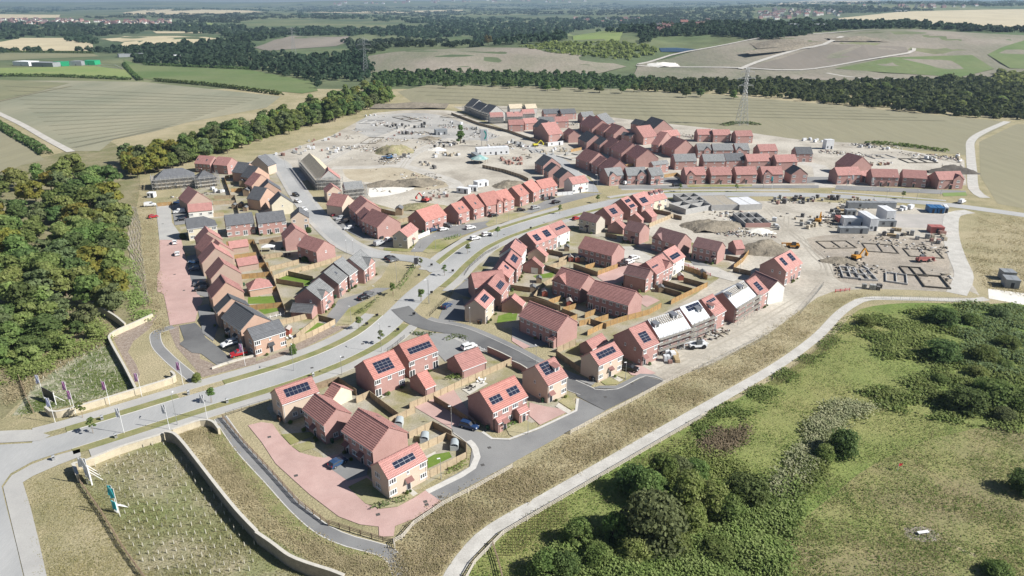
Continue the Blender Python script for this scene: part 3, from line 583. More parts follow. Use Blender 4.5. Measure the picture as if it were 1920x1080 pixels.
# --- far estate beyond the junction
for i, (n, a, fg, lb) in enumerate((((505, 113), (655, 110), (.05, .45, .6), 'gabled red house nearest the junction in the red row along the road'), ((695, 113), (850, 110), None, 'plain red house, second from the junction in the red row'),
                     ((885, 110), (1040, 107), None, 'plain red house, third from the junction in the red row'), ((1080, 108), (1235, 106), (.05, .45, .6), 'gabled red house next to the dark gable ending the red row'))):
    H('P8', n, a, 8.5, uw='W..W/W.D.W', fg=fg, label=lb)
H('P8', (1298, 108), (1418, 106), 8.5, 'v', rk='g', uw='W.W/W.W', label='dark roofed gable house ending the red row along the main road')
for n, a, fg, rk, lb in (((385, 627), (530, 612), (.05, .5, .5), 'l', 'grey roofed house with a gable, nearest the main road junction'), ((560, 620), (735, 612), (.5, .95, .5), 'l', 'grey roofed house with a gable beside the white van by the junction'), ((775, 622), (885, 612), None, 'l', 'narrow grey roofed house beside the walled garden')):
    H('J', n, a, 8.5, rk=rk, uw='W..W/W.D.W', fg=fg, label=lb)
H('J', (790, 527), (930, 510), (690, 522), rk='l', uw='w.w.w/w.F.w', label='pale grey roof house behind the narrow grey roofed house')
for n, a, rk, fg, lb in (((990, 492), (1185, 487), 'l', None, 'grey roofed house, left of the two plain grey roofs behind the red row'), ((1248, 492), (1440, 489), 'l', None, 'grey roofed house, right of the two plain grey roofs behind the red row'), ((1448, 485), (1620, 480), 'g', None, 'low grey roofed house with a porch behind the red row'),
                 ((1640, 492), (1852, 487), 'r', None, 'red roofed house behind the third house of the red row'), ((1195, 392), (1315, 390), 'l', (.45, .95, .4), 'small grey roofed house with a gable, left of the third row back'), ((1333, 392), (1512, 390), 'l', None, 'grey roofed house in the middle of the third row back'),
                 ((1535, 390), (1660, 388), 'l', (.05, .5, .4), 'grey roofed house with a gable, right of the third row back'), ((1750, 400), (1912, 395), 'r', None, 'red roofed house at the right of the third row back')):
    H('J', n, a, 8.5, rk=rk, uw='w.s.w/w.F.w', fg=fg, label=lb)
H('K', (140, 322), (290, 318), 8.5, uw='w.w/w.G', label='red roofed house above the last red gable beside the open crossing')
for n, a, lb in (((1195, 252), (1320, 250), 'red roofed house with lit gable, left of three below the pylon'), ((1335, 256), (1490, 254), 'red roofed house, middle of three below the pylon'), ((1540, 266), (1690, 262), 'red roofed house with white trusses, right of three below the pylon')):
    H('J', n, a, 8, uw='w.w/w.w', label=lb)
for n, a, b, rk, lb in (((215, 502), (95, 462), (300, 455), 'r', 'red brick gable, first of the dark red row facing the compound fence'), ((290, 537), (235, 512), (365, 490), 'r', 'red brick gable, second of the dark red row facing the compound fence'), ((385, 582), (300, 542), (515, 532), 'r', 'red brick gable, third of the dark red row facing the compound fence'),
                 ((192, 322), (115, 282), (300, 290), 'g', 'grey roofed gable house behind the red lit gable'), ((310, 345), (228, 305), (360, 305), 'g', 'grey roofed gable house next to the red stepped row'), ((400, 372), (318, 330), (470, 322), 'r', 'red stepped gable house, upper end of its row'), ((505, 422), (408, 377), (590, 360), 'r', 'red stepped gable house, middle of its row'), ((640, 472), (545, 422), (762, 425), 'r', 'red stepped gable house, lower end of its row'),
                 ((240, 203), (128, 152), (330, 155), 'r', 'red roofed house at the top of the upper stepped row'), ((345, 225), (245, 192), (365, 185), 'r', 'small red roofed house in the upper stepped row'), ((435, 250), (342, 218), (525, 218), 'r', 'red roofed house with a broad lit gable in the upper stepped row'), ((600, 268), (505, 252), (662, 265), 'g', 'dark slate roof house at the lower end of the upper stepped row'),
                 ((365, 160), (448, 137), (282, 118), 'l', 'pale roof house with two skylights near the far field'), ((787, 207), (680, 172), (880, 168), 'g', 'dark roof house with lit gable at the far field edge'), ((680, 170), (590, 150), 8, 'g', 'dark roof house joined behind the lit gable at the far field edge'),
                 ((705, 278), (830, 262), (668, 232), 'r', 'pink lit roof house with two skylights above the stepped gables'), ((890, 270), (1035, 255), 8, 'r', 'pink lit roof house with skylights, right of a joined pair'), ((840, 345), (775, 335), (905, 300), 'r', 'small red gable beside the pink lit roofs'), ((985, 390), (872, 350), (1097, 352), 'r', 'red brick gable house below the pink lit roofs')):
    H('J', n, a, b, rk=rk, uw='w.w/w.w', label=lb)
for n, a, b, rk, lb in (((560, 315), (700, 312), 8, 'r', 'red lit house, left of a pair by the dark fence'), ((710, 302), (830, 292), 8, 'r', 'red lit house, right of a pair by the dark fence'), ((860, 345), (782, 325), (952, 322), 'g', 'dark roofed house with pink gable behind the fence'),
                        ((928, 408), (1058, 392), (865, 365), 'r', 'red lit house with two dark doors beside the white hoarding'), ((1110, 412), (1060, 385), (1188, 395), 'r', 'red house with a tall lit gable beside the white hoarding'), ((835, 285), (985, 285), 8, 'l', 'light grey roof house in the far back row'),
                        ((985, 285), (1110, 280), 8, 'r', 'red roof house with skip beside the light grey roof in the far back row'), ((1240, 240), (1350, 232), 8, 'l', 'pale roof house in scaffolding near the far field'), ((885, 212), (1030, 207), 8, 'g', 'long dark roof house, left of two with white gable trims'), ((1045, 212), (1180, 205), 8, 'g', 'long dark roof house, right of two with white gable trims')):
    H('I', n, a, b, rk=rk, uw='w.w/w.w', label=lb)
FS = [H('I', (210, 160), (150, 145), (245, 118), rk='g', wk='k', uw='w.w/w.w', label='dark roof of a scaffolded house, farthest corner of the far estate', name='unfinished_house'), H('I', (290, 190), (215, 160), (325, 140), rk='g', wk='k', uw='w.w/w.w', label='dark roof of a scaffolded house, second from the far corner', name='unfinished_house'),
      H('I', (370, 215), (300, 195), (425, 175), rk='g', wk='k', uw='w.w/w.w', label='dark roof of a scaffolded house, third from the far corner', name='unfinished_house'), H('I', (392, 245), (512, 240), 8, rk='r', wk='k', uw='w.w.w/w.w.w', label='red roof of a scaffolded house by the far dark fence', name='unfinished_house'),
      H('I', (548, 240), (690, 235), 8, rk='r', wk='k', uw='w.w.w/w.w.w', label='red roof with two dark skylights in far scaffolding', name='unfinished_house', sk=[(605, 200), (660, 190)]), H('I', (690, 215), (800, 210), 8, rk='r', wk='k', uw='w.w/w.w', label='red roof beside the yellow rafters in far scaffolding', name='unfinished_house'),
      H('I', (570, 165), (690, 160), 8, rk='b', wk='k', label='bare yellow rafters of a far unfinished house', name='unfinished_house'), H('I', (720, 165), (820, 160), 8, rk='b', wk='k', label='bare battened roof of an unfinished house at the far field edge', name='unfinished_house')]
# --- east row beyond the crossing
H('K', (580, 417), (748, 412), 8.5, uw='w.w.w/W.D.W', label='red roofed house with blue frontage, first of the east row')
H('K', (757, 428), (822, 422), 6, e=3, uw='.G.', name='garage', cat='garage', label='red roofed link garage after the first house of the east row')
H('K', (830, 428), (1022, 432), 8.5, uw='w.s.s.w/w.D.D.w', label='wide red roofed house, second of the east row')
H('K', (1050, 432), (1222, 442), 8.5, uw='w.s.w/W.D.W', label='red roofed house, third of the east row')
H('K', (1225, 458), (1308, 455), 6, e=3, uw='.B.', name='garage', cat='garage', label='red roofed link garage before the gabled end house of the east row')
H('K', (1310, 450), (1490, 445), 8.5, uw='w..w/w.D.W', fg=(.55, .95, .6, 'W/W'), label='red roofed house with a front gable ending the east row by the field track')
H('K', (668, 360), (562, 328), (740, 325), uw='', vw='', label='red roofed brick house with a shaded gable standing behind the east row')
H('K', (283, 262), (400, 262), 8.5, rk='g', uw='w.s.w/w.F.w', label='dark roofed house alone on the pale ground near the white stacks')
# ------------------------------------------------------------------ ground, roads, fields
def catmull(P, step=3.0):
    P = [Vector((p.x, p.y, 0)) for p in P]; out = []
    Q = [P[0] * 2 - P[1]] + P + [P[-1] * 2 - P[-2]]
    for i in range(1, len(Q) - 2):
        n = max(2, int((Q[i + 1] - Q[i]).length / step))
        for k in range(n):
            t = k / n; a, b, c, d = Q[i - 1:i + 3]
            out.append(.5 * ((2 * b) + (c - a) * t + (2 * a - 5 * b + 4 * c - d) * t * t + (3 * b - a - 3 * c + d) * t ** 3))
    out.append(P[-1]); return out
def normals(L):
    N = []
    for i in range(len(L)):
        d = L[min(i + 1, len(L) - 1)] - L[max(i - 1, 0)]; d.normalize(); N.append(Vector((-d.y, d.x, 0)))
    return N
def ribbon(name, L, a, b, z, m, kind='structure', th=0.0, label=None, cat=None):
    """band between offsets a and b (metres, + is to the left of travel)"""
    N = normals(L); M = MB()
    for i in range(len(L) - 1):
        q = [L[i] + N[i] * a, L[i + 1] + N[i + 1] * a, L[i + 1] + N[i + 1] * b, L[i] + N[i] * b]
        M.face([(p.x, p.y, z + hf(p.x, p.y)) for p in q])
        if th:
            for (p, r) in ((q[0], q[1]), (q[2], q[3])): M.face([(p.x, p.y, z), (r.x, r.y, z), (r.x, r.y, z - th), (p.x, p.y, z - th)])
    o = M.build(name, m); props(o, label, cat, None, kind); return o
def patch(name, P, z, m, kind='structure', drape=0.0, smooth=0):
    """flat or draped sheet over a closed outline of world points"""
    P = [Vector((p.x, p.y, 0)) for p in P]
    if smooth: P = catmull(P + [P[0]], smooth)[:-1]
    bm = bmesh.new(); vs = [bm.verts.new(p) for p in P]
    for t in geometry.tessellate_polygon([P]):
        try: bm.faces.new([vs[i] for i in t])
        except ValueError: pass
    if drape:
        for _ in range(9):
            es = [e for e in bm.edges if e.calc_length() > drape]
            if not es: break
            bmesh.ops.subdivide_edges(bm, edges=es, cuts=1, use_grid_fill=False)
            bmesh.ops.triangulate(bm, faces=[f for f in bm.faces if len(f.verts) > 3])
    for v in bm.verts: v.co.z = z + (hf(v.co.x, v.co.y) if drape else 0)
    for f in bm.faces:
        f.normal_update()
        if f.normal.z < 0: f.normal_flip()
    me = bpy.data.meshes.new(name); bm.to_mesh(me); bm.free(); me.materials.append(m)
    o = link(name, me); props(o, kind=kind); return o
def opts(s, c='O', z=0): return pts(c, s, z)
# the ground sheet, to the horizon
ys = [-160, 0, 200, 400, 600, 800]; y = 800
while y < 15800: y *= 1.022; ys.append(y)
nx = 150; xs = [(-1 + 2 * i / nx) for i in range(nx + 1)]
gv = []; wide = lambda y: 600 + .95 * max(0, y)
for y in ys:
    for x in xs: X = x * wide(y); gv.append((X, y, hf(X, y)))
gf = [(j * (nx + 1) + i, j * (nx + 1) + i + 1, (j + 1) * (nx + 1) + i + 1, (j + 1) * (nx + 1) + i) for j in range(len(ys) - 1) for i in range(nx)]
gmi = np.array([0 if ys[j] < 700 else 1 for j in range(len(ys) - 1) for i in range(nx)])
g = link('ground', np_mesh('ground', np.array(gv), np.array(gf), [m_dry, m_far], gmi, True)); props(g, kind='structure')
# far fields, draped over the relief
m_tan = mat('tan_stubble', (.30, .275, .18), (.255, .24, .155), sc=.01, c3=(.27, .25, .165), sc3=.01, amt3=.8, fine=.1, fsc=.2, stretch=(.1, .1))
m_sage = mat('sage_field', (.20, .205, .12), (.25, .24, .14), sc=.012, fine=.08, fsc=.2)
FI = [('stubble_field', 'A1', '0,455 400,455 800,463 1580,543 1500,605 1050,690 850,745 640,785 560,850 400,850 0,645', m_field, .1), ('sage_field', 'A1', '-60,450 390,468 200,520 -60,580', m_sage, .3),
      ('green_field', 'A1', '690,335 800,372 1400,395 1750,460 1790,512 1700,527 880,455 790,440', m_green, .3), ('green_field', 'A1', '-60,385 530,375 720,400 745,440 -60,425', m_bright, .3), ('sage_field', 'A1', '-60,298 520,303 560,320 -60,345', m_sage, .3),
      ('pale_field', 'A1', '-60,250 120,215 380,215 520,250 530,287 200,287 -60,287', m_pale, .4), ('pale_field', 'A1', '560,220 700,205 1000,205 1340,235 1000,252 640,275 700,240', m_pale, .4), ('ploughed_field', 'A1', '1430,268 1640,203 1960,205 1960,235 1890,262 1500,287', m_plough, .5),
      ('pale_field', 'A1', '690,72 860,53 1400,60 1490,70 1100,83 720,82', m_pale, 1.5), ('pale_field', 'A1', '-60,80 340,85 330,101 -60,107', m_pale, 1.2), ('pale_field', 'A1', '860,178 1250,180 1240,188 880,190', m_pale, .6), ('green_field', 'A1', '1000,132 1180,130 1240,142 1060,150', m_bright, .8),
      ('dry_field', 'A1', '-60,725 40,745 190,832 250,900 120,930 -60,1010', m_tan, .06), ('tan_field', 'O', '745,172 800,160 960,161 1150,167 1350,178 1575,198 1760,216 1897,229 1832,262 1818,292 1600,268 1500,262 1400,248 1180,224 1000,202 860,194 780,197', m_tan, .05),
      ('tan_field', 'O', '1836,266 1905,233 1990,236 2000,405 1870,382 1838,330', m_tan, .04), ('restored_mound', 'B1', '300,290 480,262 900,241 1150,245 1640,335 1500,372 1300,378 700,368 350,370', m_land, .5), ('restored_hill', 'C1', '-10,330 300,252 560,203 1000,160 1400,150 1960,185 1960,400 1400,415 700,398 -60,415', m_land, .5),
      ('green_slope', 'C1', '975,347 1250,292 1660,280 1770,352 1600,392 1200,372', m_green, .9), ('green_slope', 'C1', '1735,285 1960,190 1960,350 1850,345', m_green, .9), ('ploughed_slope', 'C1', '520,345 900,232 1330,240 1340,265 1000,325 820,355', m_plough, .9),
      ('pasture', 'B1', '1345,170 1620,163 1605,205 1375,222', m_bright, .6), ('pale_field', 'C1', '945,97 1300,62 1960,47 1960,155 1700,142 1300,112', m_pale, 1.2), ('pale_field', 'C1', '640,18 900,3 1200,4 1240,12 700,26', m_pale, 2.5), ('pond', 'C1', '95,250 180,242 285,250 235,267 105,266', m_water, .6), ('far_lake', 'B1', '20,62 300,58 820,50 820,56 300,68', m_pale, 2.0)]
for nm, c, s, m, z in FI: patch(nm, pts(c, s), z, m, drape=60 if c == 'O' else 90)
m_tram = mat('tramlines', (.225, .22, .15), (.265, .25, .17), sc=.05)
for (a, b), (c_, d), n_ in (((( 10, 475), (430, 845)), ((1480, 548), (900, 728)), 15), (((2250, 480), (2650, 640)), ((4300, 560), (5400, 690)), 7)):
    for i in range(n_):
        t = (i + .5) / n_; l = [at(*px('A1', a[0] + (b[0] - a[0]) * t, a[1] + (b[1] - a[1]) * t)), at(*px('A1', c_[0] + (d[0] - c_[0]) * t, c_[1] + (d[1] - c_[1]) * t))]
        for o_ in (-1.1, 1.1): ribbon('tramline', catmull(l, 40), o_ - .35, o_ + .35, .5, m_tram)
def track(name, c, s, w, m, z=.08, st=6): return ribbon(name, catmull(pts(c, s), st), -w / 2, w / 2, z, m)
track('farm_track', 'A1', '-20,632 130,705 260,780 400,855', 5, m_stone, .25); track('field_path', 'A1', '-20,575 200,525 400,488', 4, m_tan, .45)
track('hill_track', 'C1', '500,355 650,295 800,250 920,232 1010,185', 7, m_stone, 1.2, 20); track('hill_track', 'C1', '-20,330 250,345 560,350 800,355 1100,310 1340,270 1370,245', 5, m_stone, 1.2, 20)
track('hill_track', 'C1', '-10,325 150,290 330,245 560,205 900,172 1200,150', 5, m_stone, 1.2, 20); track('hill_track', 'C1', '930,375 1100,395 1300,402', 4, m_stone, 1.2, 20)
# rough ground close by
patch('wood_floor', opts('-60,330 100,290 200,265 245,300 262,330 255,400 240,470 262,560 285,600 210,640 160,690 70,720 -60,730'), .01, mat('wood_ground', (.22, .20, .11), (.30, .265, .165), sc=.2, c3=(.16, .17, .07), sc3=.06, amt3=.7, fine=.4, fsc=1.5, bump=.2), smooth=6)
patch('meadow', opts('862,1100 900,1038 1020,952 1180,862 1370,755 1500,680 1580,612 1612,580 1700,568 1830,572 1990,590 2100,1100'), .01, m_mead, smooth=6)
m_plant = mat('planted_ground', (.27, .255, .15), (.36, .315, .21), sc=.22, c3=(.19, .225, .08), sc3=.06, amt3=.8, fine=.5, fsc=2.5, bump=.2, bsc=2)
m_chip = mat('mulched_ground', (.42, .39, .29), (.17, .20, .10), sc=.5, fine=.4, fsc=3, bump=.15, bsc=3)
patch('planting_bed', opts('140,905 200,872 300,815 320,822 480,990 640,1090 270,1090 225,1010 180,940'), .012, m_plant)
patch('planting_bed', opts('22,780 70,715 190,640 205,660 250,728 100,768'), .012, m_chip)
patch('bark_bed', pts('P3', '850,380 900,340 1140,215 1180,200 1130,300 1000,400 960,480 1020,570 1050,650 1020,720'), .014, m_mulch)
patch('dry_lawn', opts('1440,1095 1470,1010 1560,930 1640,870 1760,820 1930,810 2050,1095'), .014, mat('brown_lawn', (.29, .265, .12), (.22, .245, .085), sc=.12, c3=(.24, .19, .12), sc3=.05, amt3=.6, fine=.35, fsc=1.5), smooth=5)
# bare building sites
patch('building_site', opts('430,312 520,286 600,254 660,224 720,209 840,207 880,220 960,248 1060,283 1092,300 1100,330 1010,348 900,372 830,388 740,392 680,372 600,350 540,322'), .012, m_soil, smooth=10)
patch('building_site', opts('850,200 1000,198 1180,222 1400,248 1500,258 1600,266 1808,300 1812,347 1560,352 1300,352 1120,348 1080,302'), .016, m_soil)
patch('building_site', opts('1205,716 1252,714 1337,681 1441,626 1532,558 1566,545 1640,554 1800,559 1838,556 1805,505 1788,440 1795,404 1700,386 1500,377 1380,377 1240,377 1243,395 1200,440 1300,455 1350,480 1380,500 1300,555 1220,600 1170,650'), .012, m_soil)
patch('trenched_ground', pts('L', '470,310 700,280 1250,310 1420,380 1420,520 1440,640 1250,650 700,600 640,480 520,400'), .018, m_soild, smooth=6)
patch('graded_ground', pts('H', '340,570 800,560 1180,640 1210,690 950,740 700,690 400,650'), .018, mat('yellow_earth', (.42, .36, .26), (.50, .44, .33), sc=.1, fine=.15, fsc=.8), smooth=8)
patch('grey_ground', pts('H', '430,270 520,160 1000,135 1300,215 1560,320 1300,345 900,335 600,330'), .017, mat('grey_hardcore', (.40, .39, .365), (.32, .31, .29), sc=.1, fine=.22, fsc=.7, c3=(.48, .46, .42), sc3=.04, amt3=.8), smooth=10)
for i, (c, s) in enumerate((('P6', '440,725 545,700 600,960 615,1040 520,1010 470,890'), ('P6', '325,335 440,318 445,480 350,490'), ('M', '0,300 110,265 230,420 300,465 200,450 60,380'), ('P3', '1480,140 1560,120 1650,250 1600,400 1520,340'), ('P2', '640,160 700,110 850,240 830,330 690,370 520,250'), ('K', '10,430 560,430 560,470 10,480'), ('J', '690,640 1000,640 1060,690 690,700'), ('N', '640,520 760,560 740,600 600,560'), ('P8', '490,690 600,760 700,800 560,790'))):
    patch('driveway', pts(c, s), .108 + .004 * i, m_asph2)
patch('sand_spread', pts('H', '550,720 750,690 880,690 900,720 780,760 560,790'), .022, mat('pale_sand', (.80, .78, .72), (.70, .67, .60), sc=.2), smooth=6)
patch('bare_strip', opts('600,250 660,222 735,190 760,196 745,208 700,212 620,255 480,300 400,322 330,330 340,320 470,285'), .02, m_dry)
patch('compound_yard', pts('L', '1060,145 1400,150 1400,245 1070,235'), .02, mat('yard_stone', (.46, .43, .40), (.40, .38, .35), sc=.2, fine=.1, fsc=2))
# housing plots
for s in ('368,560 352,500 342,450 330,390 345,340 420,300 470,310 515,312 560,380 600,440 640,470 690,478 740,478 715,520 668,560 620,610 540,665 480,690 430,640 385,610', '600,345 660,360 720,392 840,390 1010,340 1100,330 1115,352 1030,385 930,412 850,440 790,470 740,470 690,465 640,430',
          '840,565 900,470 980,415 1080,390 1180,362 1250,368 1245,400 1330,440 1400,490 1410,530 1320,560 1220,600 1180,650 1090,690 1010,640 900,600', '500,765 540,720 640,700 700,655 770,612 830,620 960,675 1075,690 1085,740 1010,790 900,815 860,870 790,915 690,945 655,915 600,850 530,815'):
    patch('garden_ground', opts(s), .008, m_yard)
# roads
MAIN = catmull(opts('60,845 130,826 250,789 375,750 480,719 555,695 630,666 692,634 730,604 757,577 782,552 825,517 852,491 885,465 917,448 952,434 1010,415 1080,395 1140,381 1200,371 1265,366 1385,364.5 1535,366 1654,374 1745,381 1810,388 1925,404 2100,428'), 3)
ribbon('main_road', MAIN, -3.9, 3.9, .05, m_road)
def upto(L, x0, x1):
    """part of a line between two picture columns (used only to cut it to length)"""
    def col(p):
        d = Vector((p.x, p.y, -CAMH)); f = Vector((0, math.cos(PITCH), -math.sin(PITCH))); return 960 + FPX * d.x / d.dot(f)
    return [p for p in L if x0 <= col(p) <= x1]
for x0, x1 in ((128, 360), (425, 742), (835, 1070), (1190, 1420), (1640, 1760)):
    l = upto(MAIN, x0, x1)
    ribbon('grass_verge', l, 4.05, 6.6, .10, m_mow); ribbon('kerb', l, 3.9, 4.05, .12, m_kerb, th=.12)
for x0, x1 in ((120, 735), (800, 1010), (1040, 1400)):
    l = upto(MAIN, x0, x1)
    ribbon('grass_verge', l, -6.6, -4.05, .10, m_mow); ribbon('kerb', l, -4.05, -3.9, .12, m_kerb, th=.12)
ribbon('footway', upto(MAIN, 60, 745), 6.6, 10.0, .11, m_foot, th=.11); ribbon('footway', upto(MAIN, 828, 1075), 6.6, 9.8, .11, m_foot, th=.11); ribbon('footway', upto(MAIN, 1150, 1500), 6.6, 9.4, .11, m_foot, th=.11)
ribbon('footway', upto(MAIN, 1560, 1790), 6.6, 9.0, .11, m_foot, th=.11)
ribbon('footway', upto(MAIN, 150, 735), -9.6, -6.6, .11, m_foot, th=.11); ribbon('footway', upto(MAIN, 795, 1240), -9.6, -6.6, .11, m_foot, th=.11)
patch('road_junction', opts('-80,838 0,834 75,830 140,806 150,838 104,851 60,866 20,888 3,912 12,950 30,1020 46,1090 -140,1090'), .055, m_road)
patch('footway', opts('150,842 104,855 60,871 22,892 6,914 15,952 48,1090 90,1090 72,1010 57,950 43,905 62,893 110,872 152,856'), .10, m_foot)
patch('footway', opts('-80,836 0,831 75,827 95,817 58,806 -80,812'), .10, m_foot)
RN = catmull(opts('500,290 512,300 525,307 540,330 562,365 590,402 622,435 652,459 690,475 740,482 790,489 822,508'), 3)
ribbon('estate_road', RN, -3.3, 3.3, .125, m_road); ribbon('footway', RN[:-8], 3.3, 5.2, .13, m_foot); ribbon('footway', RN[:-10], -5.2, -3.3, .13, m_foot)
RF = catmull(pts('I', '1330,935 1290,860 1200,790 1120,720 1060,660 960,600 840,560 600,470'), 4); ribbon('estate_road', RF, -3.2, 3.2, .125, m_road)
track('site_road', 'H', '0,660 100,560 260,480 420,400 700,300 900,220', 7, m_stone, .03); track('site_road', 'H', '260,560 560,555 800,545 1000,600 1200,670 1230,720', 8, m_stone, .034); track('site_road', 'H', '800,545 880,460 1000,400 1200,330', 8, m_stone, .03)
track('site_road', 'K', '480,500 470,420 440,350 300,330', 9, m_stone, .034); track('estate_road', 'J', '500,740 800,740', 5, m_foot, .04)
RE = catmull(pts('P4', '1080,150 1180,235 1300,283 1500,322 1690,398 1920,508') + pts('P5', '100,565 250,640 420,715 560,765'), 2.5)
ribbon('estate_road', RE, -3.0, 3.0, .115, m_asph); ribbon('footway', RE[5:], 3.15, 5.0, .13, m_asph2); ribbon('kerb', RE[5:], 3.0, 3.15, .135, m_kerb); ribbon('kerb', RE[9:], -3.15, -3.0, .13, m_kerb); ribbon('footway', RE[10:-12], -4.6, -3.15, .125, m_foot)
patch('estate_road', pts('P5', '420,665 610,755 790,762 1000,665 1145,702 700,922 490,815 480,795'), .117, m_asph)
patch('turning_head', pts('P5', '600,752 660,735 780,735 960,645 1060,650 1140,690 1000,663 790,758'), .119, m_asph2)
ribbon('kerb', catmull(pts('P5', '420,668 610,752 630,762 790,760 1000,662 1145,700'), 2), -.12, .12, .13, m_kerb)
patch('estate_road', opts('1085,747 1135,771 960,869 828,941 798,920 880,876 885,842 873,829 850,812 845,797 905,812 922,825 956,826 1010,806 1083,771'), .109, m_asph2)
ribbon('kerb', catmull(opts('850,812 874,829 886,843 882,876 798,920'), 3), -.1, .1, .13, m_kerb); ribbon('footway', catmull(opts('874,829 886,843 882,876 798,920'), 3), .1, 1.3, .12, m_kerb)
ribbon('kerb', [p for p in opts('903,811 922,824 956,825 1012,804 1082,771 1085,748')], -.1, .55, .13, m_kerb)
patch('block_paved_lane', opts('465,798 491,830 517,870 580,927 635,969 675,984 710,988 711,1007 738,1006 741,987 775,974 829,941 798,920 775,935 745,951 713,955 685,945 653,914 700,905 650,848 608,859 592,857 562,849 545,836 527,818 511,795 490,792'), .104, m_block)
patch('lawn', pts('P2', '690,415 830,345 960,440 1000,505 1150,440 1190,485 1060,562 930,575 820,538'), .112, m_lawn); patch('lawn', pts('P2', '270,110 400,70 445,120 330,152'), .112, m_lawn); patch('lawn', pts('P2', '190,20 420,0 440,30 260,98'), .112, m_lawn)
patch('lawn', pts('U', '600,700 830,580 1010,690 720,825 640,780'), .125, m_lawn); patch('lawn', pts('P5', '350,855 415,800 485,880 475,905 445,915'), .125, m_lawn); patch('lawn', pts('P5', '665,705 735,668 808,708 790,725 700,730'), .135, m_lawn); patch('lawn', pts('P5', '765,655 830,625 895,655 850,680'), .135, m_lawn)
patch('driveway', pts('P5', '130,860 250,890 440,920 210,1030 130,960'), .121, m_block); patch('driveway', pts('P4', '1190,895 1480,760 1640,990 1470,1060'), .10, m_block); patch('garden_path', pts('P5', '350,865 445,925 420,945 325,890'), .122, m_slab)
patch('garden_path', pts('P5', '735,665 765,650 835,692 805,706'), .137, m_slab); patch('garden_path', pts('P2', '1130,440 1165,425 1215,465 1180,485'), .118, m_slab); patch('driveway', pts('P5', '830,600 960,580 1080,640 1000,665 900,655'), .113, m_block)
patch('parking_court', pts('P4', '1180,330 1440,345 1530,380 1730,470 1560,520 1420,555 1370,500'), .10, mat('grey_court', (.31, .31, .30), (.27, .27, .265), sc=.2, fine=.08, fsc=4)); patch('driveway', pts('P5', '0,290 150,370 330,420 130,450 0,380'), .10, m_asph2); patch('pavement', pts('P5', '0,370 140,440 90,460 0,400'), .12, m_block)
patch('parking_court', pts('D', '1130,520 1380,430 1480,440 1360,560 1240,600'), .10, m_block); patch('court_road', pts('N', '400,560 560,560 750,650 1000,690 1300,740 1500,830 1440,860 1000,740 650,700 430,640'), .10, m_stone); patch('driveway', pts('V', '1500,560 1700,510 1900,590 1700,690'), .09, m_block)
# footpaths
FP = catmull(opts('413,783 425,800 456,843 511,902 559,954 607,994 659,1016 715,1031 741,1050 756,1090'), 2.5)
ribbon('footpath', FP, -1.25, 1.25, .04, m_asph2); ribbon('kerb', FP, 1.25, 1.45, .05, m_kerb); ribbon('kerb', FP, -1.45, -1.25, .05, m_kerb); ribbon('grass_verge', FP, -4.6, -1.45, .016, m_mow)
LP = catmull(pts('P3', '1300,290 1210,318 1165,345 1180,430 1240,500 1310,565 1470,698'), 2)
ribbon('footpath', LP, -1.3, 1.3, .04, m_asph2); ribbon('kerb', LP, 1.3, 1.5, .05, m_kerb); ribbon('kerb', LP, -1.5, -1.3, .05, m_kerb)
CT = catmull(opts('838,1100 852,1072 885,1027 926,991 1014,940 1110,885 1272,792 1369,737 1460,684 1530,633 1572,590 1600,570 1628,560 1690,560 1810,563 1850,560'), 3)
ribbon('stone_track', CT, -1.45, 1.45, .05, m_track); ribbon('dry_bank', CT, 2.2, 8, .014, m_dry)
track('stone_track', 'L', '1470,680 1520,560 1480,450 1440,330 1430,230 1450,150 1560,130', 6, m_track, .07); track('stone_track', 'K', '1640,580 1560,520 1545,380 1535,250 1540,170 1620,110 1800,30', 5, m_track, .08)
# western lane
patch('estate_road', pts('P6', '210,340 320,332 330,470 395,560 400,600 235,600 222,470'), .105, m_foot); patch('block_paved_lane', opts('299,450 340,450 350,490 358,525 380,565 372,580 366,603 319,611 311,570 307,552 295,547 295,515 300,507'), .104, m_block)
patch('parking_court', pts('P3', '1345,283 1465,262 1505,300 1540,372 1620,432 1760,552 1640,588 1600,562 1510,495 1440,487 1345,422 1382,390'), .106, m_asph); patch('bark_bed', pts('P3', '1260,300 1340,280 1350,400 1440,485 1500,490 1500,530 1590,565 1640,600 1920,500 1920,570 1600,650 1510,670 1460,600 1320,440'), .03, m_mulch)
patch('bark_bed', pts('P4', '0,550 240,455 560,290 700,280 560,350 300,480 60,580 0,590'), .03, m_mulch)
# in front of the grey roofed row and the orange row
patch('private_drive', pts('P4', '500,260 620,90 790,40 900,0 1010,0 760,120 640,230 580,300'), .09, m_asph2); patch('lawn', pts('P4', '600,270 700,150 830,100 900,90 820,190 700,275'), .11, m_lawn); patch('lawn', pts('P7', '0,660 160,665 240,620 190,690 0,680'), .11, m_lawn)
patch('private_drive', pts('P7', '200,690 260,600 480,500 700,470 1000,420 1200,310 1420,250 1640,250 1300,340 1000,430 560,575 330,690'), .09, m_asph2); patch('lawn', pts('P7', '290,690 380,600 560,570 580,590 420,690 330,700'), .11, m_lawn); patch('lawn', pts('P7', '760,480 830,430 990,400 1100,395 880,480 780,500'), .11, m_lawn)
patch('driveway', pts('D', '110,640 210,560 290,590 260,700'), .09, m_asph2); patch('driveway', pts('D', '0,860 60,720 180,690 200,760 190,860'), .09, m_asph2); patch('driveway', pts('D', '190,560 280,500 300,540 260,570'), .09, m_asph2)
